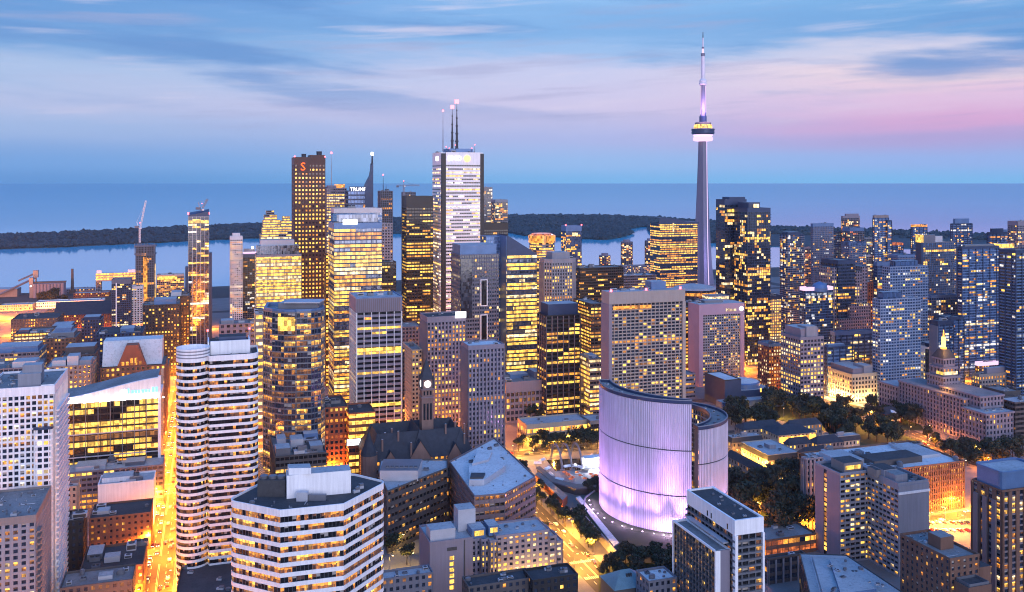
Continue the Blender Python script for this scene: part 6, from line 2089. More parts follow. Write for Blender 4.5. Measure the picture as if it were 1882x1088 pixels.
# stepped gold tower
for k, (xl, xr, yt, dd, lab) in enumerate(((476, 540, 432, 1520, 'broad lower tier of the stepped gold lit office left of the dark red tower'),)):
    root, rng = pxtower('office_tower', 'stepped gold lit office tower with twin penthouses left of the dark red tower', xl, xl + 3, xr, yt, dd, style('office', lit=.75, fl=.55, wall='pale_concrete', bw=4, fh=4.2, pal=('gold', 'warm', 'pale')), l=34, units=0)
    w_, z_ = root['w'], root['z']
    for j, (a, b_, hh) in enumerate(((.05, .96, 12), (.08, .60, 24), (.62, .95, 22), (.12, .50, 33), (.68, .9, 30), (.18, .42, 40))):
        q = rect(w_ * a, w_ * b_, 2 + j * 1.5, 30 - j)
        F, W = MB(), MB()
        for i in range(4):
            facade(lambda f, nf: F, lambda f, nf: W, q[i], q[(i + 1) % 4], z_ + (12 if j in (1, 2) else 24 if j == 3 else 22 if j == 4 else 33 if j == 5 else 0), z_ + hh, style('office', lit=.75, fl=.5, wall='pale_concrete', bw=4, fh=4, pal=('gold', 'warm')), rng)
        F.poly([(x, y, z_ + hh) for x, y in q], 'roof_grey')
        F.build('upper_tier', root)
        W.build('glazing', root)
root, rng = pxtower('office_tower', 'bright gold lit office with pale curved roof, in front of the dark red tower', 468, 471, 554, 470, 1150, style('office', fh=4.2, bw=7, sp=.28, lit=.8, fl=.85, run=10, wall='pale_concrete', gl='steel_glass', pal=('gold', 'gold', 'pale', 'warm')), l=30, units=2, roof='roof_white', pent=((.02, .95, .1, .9, 12, 'steel_glass'), (.1, .85, .2, .8, 19, 'pale_metal')), crown=2, crown_mat='pale_concrete')
# ------------------------------------------------------------------ right side: condo cluster
BG = dict(wall='blue_metal', gl='blue_glass')
NV = dict(wall='navy_metal', band='blue_metal', gl='blue_glass', bw=2.6, po=.45, pf=.4, pe=3)
PC = dict(wall='pale_concrete', gl='dark_glass')
LV = dict(wall='lavender_stone', gl='dark_glass')
GC = dict(wall='blue_metal', band='grey_concrete', gl='blue_glass')
RIGHT = [
    # label, xl, xc, xr, ytop, d, style, kw, l, crown, crown material, penthouses
    ('balcony striped condo tower with a curved top, first right of the dark stepped pair', 1434, 1447, 1477, 432, 1300, 'condo', dict(NV, band='pale_concrete', lit=.30, so=1.2), 30, 0, None, ((.1, .8, .1, .9, 4, 'navy_metal'),)),
    ('tall blue grey condo tower with a clean square top near the far shore', 1490, 1494, 1532, 412, 1500, 'grid', dict(wall='grey_concrete', gl='blue_glass', lit=.12), 30, 4, 'blue_metal', ()),
    ('dark narrow condo tower directly behind the square topped blue grey one', 1519, 1521, 1546, 427, 1600, 'grid', dict(NV, lit=.15), 26, 2, None, ()),
    ('pink lit round topped condo tower, highest of the far shore group', 1546, 1549, 1580, 398, 1650, 'condo', dict(LV, so=.6, lit=.4, pal=('amber', 'pale', 'red_room', 'warm')), 28, 3, 'lavender_stone', ((.2, .95, .1, .9, 5, 'lavender_stone'),)),
    ('pale blue roofed condo tower with amber corner, in front of the pink round topped one', 1560, 1562, 1588, 420, 1580, 'condo', dict(PC, so=.6, lit=.4, pal=('amber', 'pale', 'red_room')), 22, 5, 'blue_metal', ()),
    ('light blue capped condo slab below the pink round topped tower', 1559, 1561, 1592, 446, 1420, 'grid', dict(GC, lit=.2), 24, 4, 'blue_glass', ()),
    ('dark round shouldered condo tower with gold crown, standing apart before the lake', 1604, 1607, 1633, 397, 1500, 'grid', dict(NV, lit=.26), 26, 3, 'beige_stone', ()),
    ('lower dark shoulder tower joined to the gold crowned condo', 1630, 1631, 1639, 406, 1505, 'grid', dict(NV, lit=.3), 22, 1, None, ()),
    ('dark condo tower with an orange lit flat top before the wooded shore', 1674, 1677, 1704, 414, 1600, 'grid', dict(NV, lit=.18), 28, 3, 'amber', ()),
    ('grey balcony tower with pale square roof screens and a gold lit box at its corner', 1690, 1697, 1754, 447, 1200, 'condo', dict(wall='grey_concrete', gl='blue_glass', so=.9, lit=.16), 34, 0, None, ((.02, .38, .05, .7, 11, 'grey_concrete'), (.39, .62, .05, .7, 9, 'pale_metal'))),
    ('dark condo tower with a pale square roof box, tall in front of the lake', 1747, 1751, 1787, 412, 1500, 'grid', dict(NV, lit=.24), 28, 0, None, ((.12, .85, .1, .9, 9, 'blue_metal'),)),
    ('dark condo tower with stepped roof boxes near the right edge skyline', 1814, 1818, 1866, 428, 1500, 'grid', dict(NV, lit=.12), 30, 3, None, ((.1, .55, .1, .8, 7, 'navy_metal'), (.55, .85, .2, .8, 5, 'blue_metal'))),
    ('very wide dark condo tower with many amber rooms, beside the white pier tower', 1760, 1768, 1836, 455, 1050, 'grid', dict(NV, lit=.27, bw=3.4, pf=.3, run=2), 36, 2, None, ((.1, .9, .2, .8, 3, 'grey_metal'),)),
    ('slim condo tower with a white corner pier and gold crown near the right edge', 1836, 1838, 1868, 458, 1080, 'grid', dict(wall='blue_metal', gl='dark_glass', lit=.32), 26, 0, None, ((.15, .95, .1, .8, 6, 'gold'),)),
    ('nearly black tower cut by the right edge of the view', 1864, 1867, 1915, 462, 900, 'grid', dict(NV, gl='dark_glass', lit=.05), 36, 2, None, ()),
    ('violet tinted sliver of a condo tower at the right edge, slanted top', 1869, 1871, 1900, 408, 1450, 'grid', dict(LV, lit=.2), 26, 6, 'lavender_stone', ()),
    ('blue glass topped condo tower with white grid, tallest of the twin stepped pair', 1622, 1636, 1705, 492, 1000, 'grid', dict(wall='pale_blue', gl='blue_glass', lit=.17, bw=3.4, so=.5), 34, 0, None, ((.15, .75, .1, .8, 7, 'blue_glass'),)),
    ('shorter blue glass topped condo tower with white grid, in front of its taller twin', 1604, 1618, 1692, 552, 930, 'grid', dict(wall='pale_blue', gl='blue_glass', lit=.2, bw=3.4, so=.5), 34, 0, None, ((.08, .55, .1, .8, 8, 'blue_glass'),)),
    ('round fronted dark office with gold banded core behind the twin grid condos', 1606, 1612, 1664, 484, 1120, 'glass', dict(NV, lit=.3, fl=.1, pal=('gold', 'pale', 'amber')), 30, 3, 'blue_metal', ()),
    ('dark condo tower with violet lit roof rim and pale half dome, mid right', 1470, 1480, 1531, 530, 1050, 'condo', dict(NV, band='blue_metal', lit=.3, so=.8), 34, 3, 'led_pink', ((.5, .8, .05, .6, 5, 'blue_metal'),)),
    ('gold lit lattice fronted tower squeezed right of the dark stepped pair', 1413, 1415, 1436, 545, 1150, 'stone', dict(wall='cream_stone', lit=.9, fl=.8, pal=('gold', 'pale', 'shop')), 24, 4, 'navy_metal', ()),
    ('brick coloured low tower with amber windows below the gold lattice tower', 1412, 1413, 1436, 634, 960, 'stone', dict(wall='red_brick', lit=.5, pal=('amber', 'pale')), 24, 2, 'blue_metal', ()),
    ('dark low office under the pink gridded stepped tower, gold roof lights', 1526, 1535, 1606, 612, 1010, 'office', dict(NV, lit=.25, fl=.1), 40, 3, 'blue_metal', ()),
    ('blue roofed low block between the gold penthouse office and the twin grid condos', 1508, 1520, 1570, 640, 960, 'office', dict(NV, lit=.3, fl=.1), 44, 0, None, ((.1, .7, .2, .8, 3, 'blue_metal'),)),
    ('dark brown tower with a blank pink wall beside the twin grid condos', 1709, 1724, 1752, 592, 950, 'grid', dict(NV, lit=.2), 26, 3, None, ()),
    ('narrow dark tower with amber rooms behind the beacon topped office', 1740, 1742, 1772, 585, 1000, 'grid', dict(NV, lit=.3), 24, 2, None, ()),
    ('slate blue mid tower between the round fronted office and the far lake', 1648, 1650, 1682, 470, 1350, 'grid', dict(GC, lit=.2), 24, 2, None, ()),
    ('small dark tower with red roof lamps left of the orange topped condo', 1632, 1634, 1660, 448, 1650, 'grid', dict(NV, lit=.2), 24, 3, 'red_room', ()),
    ('pale low tower with amber side behind the round fronted office', 1584, 1586, 1612, 470, 1500, 'condo', dict(PC, so=.5, lit=.45, pal=('amber', 'pale')), 24, 2, None, ()),
    ('grey mid rise below the balcony striped condo', 1440, 1450, 1480, 600, 1130, 'condo', dict(NV, band='blue_metal', lit=.25), 30, 2, None, ()),
    ('slate blue balcony block behind the white pier tower', 1786, 1790, 1822, 520, 1200, 'condo', dict(GC, lit=.3, so=.8), 26, 2, None, ()),
    ('pink side lit mid tower behind the square topped blue grey condo', 1478, 1480, 1500, 455, 1600, 'condo', dict(LV, so=.5, lit=.45, pal=('amber', 'red_room', 'pale')), 22, 2, None, ()),
    ('amber windowed low tower at the feet of the wide dark condo', 1700, 1712, 1760, 545, 1080, 'condo', dict(GC, lit=.35, so=.8), 30, 2, None, ()),
    ('low dark brick tower between the twin grid condos and pink stepped tower', 1590, 1592, 1612, 520, 1180, 'stone', dict(wall='red_brick', lit=.3), 24, 2, None, ()),
    ('far shore white slab left of the dark gold crowned condo', 1588, 1590, 1604, 438, 1750, 'condo', dict(PC, so=.5, lit=.4), 20, 1, None, ()),
]
for lab, xl, xc, xr, yt, d, sn, kw, l, cr, cmat, pent in RIGHT:
    root, rng = pxtower('condo_tower', lab, xl, xc, xr, yt, d, style(sn, **kw), lmax=l, units=2, usize=3.5, crown=cr, crown_mat=cmat, pent=pent, roof='roof_grey')
    if 'white corner pier' in lab:
        part(root, 'corner_pier', lambda b: b.box(-.9, 1.6, -.9, 2, 0, root['z'] + 2, 'pale_concrete'))
    if 'gold lit box' in lab:
        part(root, 'lit_box', lambda b: [b.box(-3.5, -.2, -.5, 10, root['z'] + 1, root['z'] + 11, 'gold', bottom=True), b.box(-3.5, -.2, -.3, 10, 0, root['z'] + 1, 'navy_metal')])
    if 'blank pink wall' in lab:
        part(root, 'blank_wall', lambda b: b.box(-1.0, -.15, 0, root['l'], 0, root['z'] - 4, 'lavender_stone'))
    if 'half dome' in lab:
        part(root, 'half_dome', lambda b: b.lathe([(9, root['z'] - 4), (9, root['z']), (7, root['z'] + 4), (1, root['z'] + 7)], 20, 'blue_metal', cx=root['w'] * .55, cy=2))
# pink stepped tower with glass core
D = 1100
root, rng = pxtower('office_tower', 'pink gridded tower stepping down both sides of a dark glass core', 1537, 1540, 1572, 480, D, style('office', lit=.3, fl=.25, wall='navy_metal', gl='dark_glass', pal=('gold', 'warm', 'amber')), l=32, units=1, crown=4, crown_mat='navy_metal')
w_, z_ = root['w'], root['z']
for k, (a, b_, yt) in enumerate(((-.30, -.02, 492), (1.02, 1.45, 500), (1.45, 1.75, 492), (.55, 1.75, 560), (-.05, 1.75, 585))):
    q = rect(w_ * a, w_ * b_, (-1.5 - k * .8 if k > 2 else 1.5), 26)
    F, W = MB(), MB()
    zt = zat(yt, D)
    for i in range(4):
        facade(lambda f, nf: F, lambda f, nf: W, q[i], q[(i + 1) % 4], 0, zt, style('stone', fh=3.9, bw=3.2, sp=.42, pf=.42, wall='lavender_stone', lit=.14, pal=('gold', 'pale', 'amber')), rng)
    F.poly([(x, y, zt) for x, y in q], 'roof_grey')
    o = F.build('stepped_wing', root)
    W.build('glazing', o)

# blocks along the boulevard
root, rng = pxtower('office_block', 'corner office with lilac penthouse and uplit glass lower floors, by the boulevard junction', 1435, 1471, 1514, 622, 900, style('stone', fh=4.0, bw=4, sp=.42, pf=.3, wall='lavender_stone', lit=.4, fl=.3, run=3, pal=('pale', 'warm', 'gold')), lmax=48, units=4, pent=((.1, .85, .1, .9, 9, 'lavender_stone'), (.3, .75, .05, .5, 11, 'pale_concrete')), crown=2)
root, rng = pxtower('office_block', 'cream stone office block floodlit gold along its front on the boulevard', 1500, 1566, 1612, 690, 925, style('stone', fh=4.2, bw=3.8, sp=.4, pf=.42, wall='cream_stone', lit=.38, fl=.15, pal=('warm', 'gold', 'pale')), lmax=60, units=5, crown=2.5, pent=((.1, .85, .05, .9, 6, 'lavender_stone'), (.5, .85, .02, .3, 8.5, 'pale_concrete')))
w_, l_, z_ = root['w'], root['l'], root['z']
for k in range(6):
    ld = light_data('facade', (1, .6, .2), 15000)
    lo_ = bpy.data.objects.new('facade_uplight', ld)
    COL.objects.link(lo_)
    lo_.parent = root
    lo_.location = (-5, 4 + k * l_ / 6, 6) if k < 4 else (6 + (k - 4) * 14, -5, 6)
pxtower('office_block', 'grey vertical finned office with a blank white stair wall right of the floodlit cream block', 1604, 1620, 1674, 662, 985, style('pier', fh=3.8, bw=3.4, pf=.4, wall='pale_concrete', lit=.25, run=1, pal=('pale', 'warm', 'gold')), lmax=30, units=5, crown=2)
root, rng = pxtower('office_block', 'white striped office with gold lit floors left of the orange beacon', 1674, 1706, 1746, 640, 985, style('pier', fh=4.2, bw=3.6, pf=.42, po=.2, so=-.02, sp=.45, wall='white_panel', lit=.6, fl=.4, run=1, pal=('warm', 'pale', 'gold')), lmax=40, units=4, crown=6, crown_mat='white_panel', pent=((.2, .8, .2, .8, 4, 'navy_metal'),))
part(root, 'stair_strip', lambda b: b.box(-.8, 3.5, -.8, 3.5, 0, root['z'] - 1, 'dark_glass'))
pxtower('office_block', 'beige round cornered courthouse block behind the beacon topped office', 1786, 1800, 1884, 690, 900, style('stone', fh=4, bw=3.6, wall='beige_stone', lit=.4, pal=('gold', 'warm', 'amber')), lmax=44, units=6, usize=4, pent=((.2, .6, .2, .7, 6, 'lavender_stone'),), crown=2)
pxtower('office_block', 'dark lavender blank sided block between the beacon office and the right edge', 1806, 1846, 1876, 722, 830, style('stone', fh=4, wall='dark_stone', lit=.08, sp=.6, pf=.6), lmax=40, units=4, crown=3)
pxtower('office_block', 'low dark banded block at the right edge below the beige courthouse', 1862, 1866, 1930, 742, 790, style('ribbon', wall='dark_stone', lit=.1, fl=.02, gl='black_glass'), lmax=30, units=3, roof='roof_pale')
pxtower('office_block', 'dark mid block with violet lit terrace behind the beige courthouse', 1792, 1800, 1850, 668, 1010, style('house', wall='dark_stone', lit=.3), lmax=40, units=5, crown=3, crown_mat='led_pink')
pxtower('office_block', 'pale lilac hall roof near the right edge beyond the courthouse', 1848, 1862, 1920, 640, 1080, style('house', wall='lavender_stone', lit=.1), lmax=40, units=4, roof='roof_white')
pxtower('office_block', 'small canopy lit pavilion with pale blue roof at the right edge', 1826, 1834, 1868, 606, 1150, style('office', wall='navy_metal', lit=.6, fl=.6, pal=('pale', 'amber')), lmax=24, units=2, roof='roof_white')
# little columned hall and brick house
x, y = P(1612, 955)
root = empty('columned_hall', x, y, 0, TH)
tag(root, 'small gold floodlit hall with white columns among the boulevard trees', 'hall')
part(root, 'wall', lambda b: b.box(1.5, 28, 2, 24, 0, 12, 'cream_stone', top='roof_dark'))
for k in range(7):
    part(root, 'column', lambda b: b.lathe([(.7, 1), (.6, 10)], 10, 'white_panel', cx=1 + k * 4.4, cy=0))
part(root, 'roof', lambda b: b.mesh([(-.5, -1.2, 10), (30, -1.2, 10), (30, 25, 10), (-.5, 25, 10), (7, 11, 16), (22, 11, 16)], [(0, 1, 5, 4), (1, 2, 5), (2, 3, 4, 5), (3, 0, 4)], 'slate'))
part(root, 'step', lambda b: b.box(-1, 30, -2, 2, 0, 1, 'cream_stone'))
for k in (4, 14, 24):
    lo_ = bpy.data.objects.new('facade_uplight', light_data('hall', (1, .6, .2), 9000))
    COL.objects.link(lo_)
    lo_.parent = root
    lo_.location = (k, -5, 2.5)
x, y = ground(1642, 778)
root = empty('brick_house', x, y, 0, TH)
tag(root, 'small old brick house with a pediment among dark trees by the boulevard', 'house')
part(root, 'wall', lambda b: b.box(-9, 9, 0, 14, 0, 9, 'red_brick'))
part(root, 'roof', lambda b: b.mesh([(-10, -1, 9), (10, -1, 9), (10, 15, 9), (-10, 15, 9), (-5, 7, 14), (5, 7, 14)], [(0, 1, 5, 4), (1, 2, 5), (2, 3, 4, 5), (3, 0, 4)], 'slate'))
part(root, 'portico', lambda b: b.mesh([(-3.5, -1.5, 0), (3.5, -1.5, 0), (3.5, -1.5, 9), (0, -1.5, 12), (-3.5, -1.5, 9), (-3.5, 0, 0), (3.5, 0, 0), (3.5, 0, 9), (0, 4, 12), (-3.5, 0, 9)], [(0, 1, 2, 3, 4), (5, 0, 4, 9), (1, 6, 7, 2), (4, 3, 8, 9), (3, 2, 7, 8)], 'white_panel'))
for k in (-7, -5, 5, 7):
    for z in (2, 5.5):
        part(root, 'window', lambda b: b.box(k - .6, k + .6, -.1, .05, z, z + 2, 'pale' if z < 3 else 'dark_glass'))

# low law courts: wings with dark blue hipped roofs round courtyards
LAW = [('law_court_wing', 'pale stone law court wing with flat blue roof, nearest to the gold forecourt', 1362, 1412, 1470, 838, 700, 'roof_pale', 62),
       ('law_court_wing', 'lower slate edged court wing running beside the shorter curved tower', 1334, 1398, 1411, 872, 672, 'slate', 75),
       ('law_court_wing', 'gold fronted old court hall with slate roof behind the flat blue roof', 1398, 1430, 1500, 802, 815, 'slate', 26),
       ('law_court_wing', 'domed roofed slate wing at the back of the law courts', 1440, 1450, 1510, 786, 860, 'slate', 30),
       ('law_court_wing', 'slate roofed court wing at the right end of the law courts', 1486, 1502, 1550, 818, 755, 'slate', 56),
       ('law_court_wing', 'small slate court pavilion between the flat blue roof and the beige slab apartments', 1466, 1478, 1524, 838, 715, 'slate', 34),
       ('law_court_wing', 'slate link range in the middle of the law court roofs', 1440, 1450, 1492, 820, 762, 'slate', 24),
       ('law_court_wing', 'long slate range along the back of the law courts, below the park trees', 1350, 1366, 1440, 792, 830, 'slate', 22),
       ('law_court_wing', 'flat pale roofed range between the slate law court roofs and the boulevard trees', 1508, 1520, 1580, 806, 790, 'roof_pale', 30),
       ('law_court_wing', 'low blue roofed link at the left end of the law courts', 1334, 1346, 1400, 806, 775, 'roof_pale', 30)]
for nm, lab, xl, xc, xr, yt, d, rf, l in LAW:
    d = 211.0 * FPX / (yt - PY0)
    root, rng = pxtower(nm, lab, xl, xc, xr, yt, d, style('stone', fh=4.6, bw=3.8, sp=.5, pf=.55, rec=.3, wall='cream_stone' if 'gold' in lab or 'pale' in lab else 'beige_stone', lit=.3, pal=('warm', 'amber', 'gold')), lmax=l, units=3, usize=2.5, roof='roof_pale' if rf != 'slate' else 'slate', ph=.6)
    w_, l_, z_ = root['w'], root['l'], root['z']
    if rf == 'slate':
        part(root, 'hipped_roof', lambda b: hip(b, 0, w_, 0, l_, z_ + .65, z_ + 5.5, min(w_, l_) * .45, 'slate'))
    else:
        part(root, 'mansard', lambda b: b.frustum(inset(rect(0, w_, 0, l_), -.8), z_ - 3.5, inset(rect(0, w_, 0, l_), -.2), z_ + .3, 'slate', cap=False))
        part(root, 'plant_room', lambda b: b.box(w_ * .4, w_ * .6, l_ * .4, l_ * .6, z_, z_ + 3, 'pale_concrete', top='roof_pale'))
    if 'gold fronted' in lab:
        part(root, 'lit_colonnade', lambda b: b.box(1, w_ - 1, -.9, -.5, z_ * .35, z_ - 1, 'shop', bottom=True))

# ------------------------------------------------------------------ right foreground
# black and white balcony tower
D = 430
pos, fo, ww, ll = solve(1264, 1351, 1401, D)
zt = zat(985, D)
zc = zat(956, D)
STB = style('condo', fh=3.0, bw=3.4, sp=.30, pf=.14, rec=.4, so=.9, po=.15, wall='grey_metal', band='grey_metal', gl='black_glass', lit=.2, fl=0, run=1, pal=('amber', 'gold', 'warm', 'dim', 'dim'))
root, rng = tower('apartment_tower', 'slim black and white balcony apartment tower in front of the violet curved tower', fo, zt, STB, pos, rows=True, roof='roof_dark', units=0, ph=0)
part(root, 'white_crown', lambda b: [b.ring(rect(-.5, ww + .5, -.5, ll + .5), 1.0, zt + .35, zc, 'white_panel')])
part(root, 'roof_deck', lambda b: b.box(.4, ww - .4, .4, ll - .4, zt + .3, zc - .7, 'roof_dark'))
part(root, 'white_corner', lambda b: [b.box(-.6, .9, -1.2, 1.2, 0, zt + .3, 'white_panel'), b.box(ww - .5, ww + .6, -1.2, .6, 0, zt + .3, 'white_panel')])
for k in range(8):
    roof_unit(root, ww * rng.uniform(.25, .8), ll * (.1 + .1 * k), zc - .7, 1.5, 1.2, .9, k % 4)
part(root, 'roof_window', lambda b: [b.box(-.56, -.45, ll * a, ll * a + 1.0, zt + 1.2, zt + 3.8, 'black_glass') for a in (.12, .45, .53)])
zb = zat(1016, D)
l2 = (0.0, ll * .92)
sl = MB()
q = rect(-8.5, -1.4, 3.0, ll * .97)
F, W = {}, {}
st2 = style('condo', fh=3.0, bw=3.0, sp=.28, pf=.12, rec=1.0, so=.3, po=.35, wall='grey_metal', band='dark_stone', gl='black_glass', lit=.22, fl=0, run=1, pal=('amber', 'gold', 'warm', 'dim', 'dim'))
slab = empty('balcony_slab', 0, 0)
slab.parent = root
for i in range(4):
    facade(lambda f, nf: F.setdefault(f, MB()), lambda f, nf: W.setdefault(f, MB()), q[i], q[(i + 1) % 4], 0, zb, st2, rng)
for k, m_ in F.items():
    m_.build('floor_band', slab)
for k, m_ in W.items():
    m_.build('window_row', slab)
part(slab, 'slab_roof', lambda b: b.prism(q, zb - .4, zb + .05, 'roof_grey'))
part(slab, 'white_frame', lambda b: [b.ring(inset(q, -.5), .8, zb + .06, zb + 1.0, 'white_panel'), b.box(-9.2, -6.5, 2.2, 2.95, 0, zb + 1, 'white_panel'), b.box(-9.3, -8.6, ll * .97, ll * .97 + .8, 0, zb + 1, 'white_panel'), b.box(-8.9, -1.4, 2.3, 2.9, 0, zb + 1, 'lavender_stone')])
part(root, 'terrace_roof', lambda b: b.box(-3.5, -.7, ll * .1, ll * .9, zt - 5, zt - 4.4, 'pale_metal', bottom=True))
# beige slab apartments: two wings at right angles
D = 520
pos, fo, ww, ll = solve(1594, 1651, 1706, D)
zt = zat(893, D)
APT = style('hotel', fh=2.95, bw=3.4, sp=.44, pf=.16, rec=.5, so=.25, po=.1, wall='pale_concrete', gl='black_glass', lit=.34, fl=0, run=1, pal=('gold', 'warm', 'amber', 'pale', 'dim'))
root, rng = tower('apartment_block', 'beige slab apartment block with a blank lit end wall and bent window front, lower right', fo, zt, APT, pos, rows=True, plain=(0,), units=3, roof='roof_dark', ph=1.6, crown=2.5, crown_mat='pale_concrete', pent=((ww * .05, ww * .5, ll * .5, ll * .95, 5, 'pale_concrete', 'roof_dark'), (ww * .1, ww * .5, ll * .18, ll * .5, 4.5, 'pale_concrete', 'roof_grey')))
part(root, 'end_wall', lambda b: [b.box(-.2, ww + .2, -.55, -.05, 0, zt - .1, 'pale_concrete'), b.box(-.5, ww + .5, -.9, -.55, zt - 5, zt - 3.6, 'white_panel', bottom=True)])
pos2, fo2, w2, l2_ = solve(1499, 1544, 1597, 538)
wing = empty('bent_wing', *UV(pos2[0] - pos[0], pos2[1] - pos[1]), 0, 0)
wing.parent = root
F, W = {}, {}
l2_ = max(18, min(l2_, 40))
fo2 = rect(0, w2 + 1, 0, l2_)
for i in range(4):
    if i != 3:
        facade(lambda f, nf: F.setdefault(f, MB()), lambda f, nf: W.setdefault(f, MB()), fo2[i], fo2[(i + 1) % 4], 0, zt, APT, rng)
for k, m_ in F.items():
    m_.build('floor_band', wing)
for k, m_ in W.items():
    m_.build('window_row', wing)
part(wing, 'wing_wall', lambda b: [b.box(-.3, .5, 0, 12, 0, zt, 'lavender_stone'), b.box(-.3, .5, 15, l2_, 0, zt, 'lavender_stone'), b.box(.2, .5, 12, 15, 0, zt, 'black_glass')])
part(wing, 'stair_window', lambda b: [b.box(.1, .19, 12.4, 14.6, 3 + k * 2.95, 5 + k * 2.95, ('warm', 'gold', 'amber', 'dim')[k % 4]) for k in range(int(zt / 2.95) - 1)])
part(wing, 'roof', lambda b: [b.prism(fo2, zt - .3, zt, 'roof_dark'), b.ring(inset(fo2, -.5), .7, zt + .01, zt + 1.5, 'pale_concrete')])
part(wing, 'penthouse', lambda b: b.box(6, w2 - 1, 4, 16, zt, zt + 5.5, 'beige_stone', top='roof_dark'))
part(wing, 'penthouse_window', lambda b: b.box(7, w2 - 3, 3.8, 3.99, zt + 1.5, zt + 3.8, 'gold', bottom=True))
part(root, 'roof_terrace', lambda b: b.box(-2, 2, ll * .6, ll * .9, zt, zt + 4.5, 'beige_stone', top='roof_dark'))
# brown courthouse office behind it
D = 600
x, y = P(1560, D)
cx_, cy_ = P(1768, 632)
ww = (cx_ - x) * CT + (cy_ - y) * SN
zt = zat(862, 615)
root, rng = tower('office_block', 'brown finned office block with a cluttered pale roof, behind the beige slab apartments', rect(0, ww, 0, 52), zt, style('stone', fh=4.2, bw=1.9, sp=.34, pf=.42, rec=.5, po=.3, wall='brown_brick', lit=.3, fl=.2, run=4, pal=('gold', 'warm', 'amber')), (x, y), units=14, usize=5, roof='roof_white', ph=1.2, pent=((ww * .3, ww * .72, 10, 26, 4, 'dark_stone', 'roof_dark'), (ww * .1, ww * .3, 20, 44, 3, 'pale_metal'), (ww * .75, ww * .95, 16, 44, 2, 'pale_metal')), rows=True)
pxtower('office_block', 'pale annex box left of the beige slab apartments', 1473, 1482, 1512, 846, 590, style('pier', wall='pale_concrete', lit=.1, pf=.5), lmax=40, units=2, roof='roof_white')
# brown brick apartment in the bottom right
D = 425
pos, fo, ww, ll = solve(1655, 1746, 1800, D)
zt = zat(1031, D)
BRK = style('house', fh=3.0, bw=3.2, sp=.45, pf=.55, rec=.3, wall='brown_brick', gl='dark_glass', lit=.16, fl=0, run=1, pal=('gold', 'warm', 'amber', 'dim'))
root, rng = tower('apartment_block', 'dark brown brick apartment block with stepped roofs in the bottom right', fo, zt, BRK, pos, rows=True, units=3, usize=2, roof='roof_grey', ph=1.2, pent=((ww * .3, ww * .75, ll * .35, ll * .6, 6, 'brown_brick', 'roof_grey'),))
part(root, 'lower_wing', lambda b: b.box(ww + .1, ww + 10, 3, ll * .8, 0, zt - 7, 'brown_brick', top='roof_dark'))
part(root, 'lower_wing', lambda b: b.box(2, ww - 2, -9, -.2, 0, zt - 9, 'brown_brick', top='roof_dark'))
part(root, 'roof_railing', lambda b: [b.ring(rect(3, ww - 3, -8.5, -.6), .15, zt - 9, zt - 7.8, 'grey_metal')])
# brown tower on the right edge with amber bays
D = 450
pos, fo, ww, ll = solve(1786, 1842, 1925, D)
zt = zat(905, D)
root, rng = tower('apartment_tower', 'brown brick tower with stacked amber bay windows and blue attic, right edge', fo, zt, style('stone', fh=3.0, bw=5.2, sp=.30, pf=.46, rec=.45, po=.35, so=-.1, wall='brown_brick', band='pink_stone', gl='dark_glass', lit=.62, fl=0, run=1, pal=('amber', 'warm', 'gold', 'pale')), pos, rows=True, units=4, usize=3, roof='roof_pale', ph=1.0, crown=0)
part(root, 'attic', lambda b: [b.prism(rounded(rect(1, ww - 1, 1, ll - 1), 2.5, 4), zt, zt + 8.5, 'blue_metal', top='roof_pale')])
part(root, 'attic_rim', lambda b: b.ring(inset(rounded(rect(1, ww - 1, 1, ll - 1), 2.5, 4), -.4), .6, zt + 8.5, zt + 9.6, 'blue_metal'))
for k in range(3):
    part(root, 'bay', lambda b: b.box(-1.4, -.4, ll * (.15 + .3 * k), ll * (.15 + .3 * k) + 2.5, 4, zt - 5, 'pink_stone'))
# blue flat roofs at the bottom
pts = [roofpt(1470, 1018, 22), roofpt(1500, 1140, 22), roofpt(1690, 1110, 22), roofpt(1556, 1021, 22)]
x0, y0 = pts[0]
root, rng = tower('office_block', 'broad low building with pale blue flat roof and roof rails, bottom right of centre', [(x - x0, y - y0) for x, y in pts], 22, style('dark', wall='dark_stone', lit=.3, fh=4.4, pal=('gold', 'amber')), (x0, y0), 0.0, units=4, usize=3, roof='roof_pale', ph=.5)
q_ = [(x - x0, y - y0) for x, y in pts]
c_ = (sum(a for a, b in q_) / 4, sum(b for a, b in q_) / 4)
for k in range(16):
    s_ = Vector(q_[k % 4]).lerp(Vector(c_), rng.uniform(.45, .95))
    roof_unit(root, s_.x, s_.y, 25.15, rng.uniform(.8, 2.6), rng.uniform(.8, 2), rng.uniform(.5, 1.4), k % 4, rng.random())
for k in range(4):
    a_, b_ = Vector(q_[k]).lerp(Vector(c_), .25), Vector(q_[(k + 1) % 4]).lerp(Vector(c_), .25)
    part(root, 'roof_rail', lambda b: [b.tube((*a_, 24.6), (*b_, 24.6), .09, 'pale_metal', 4), b.tube((*a_, 24.0), (*b_, 24.0), .09, 'pale_metal', 4)])
part(root, 'roof_sheet', lambda b: b.prism(inset([(x - x0, y - y0) for x, y in pts], 6), 22, 23.6, 'pale_metal', top='roof_pale'))
part(root, 'roof_sheet', lambda b: b.prism(inset([(x - x0, y - y0) for x, y in pts], 14), 23.6, 25.2, 'blue_metal', top='roof_pale'))
pxtower('office_block', 'low glass fronted pavilion with white fins and gold foyer, below the black and white tower', 1404, 1412, 1480, 1030, 510, style('office', fh=4.4, bw=5, wall='dark_stone', pier='pale_concrete', pf=.2, po=.5, lit=.4, fl=.2, pal=('gold', 'shop', 'amber')), lmax=26, units=3, roof='roof_dark')
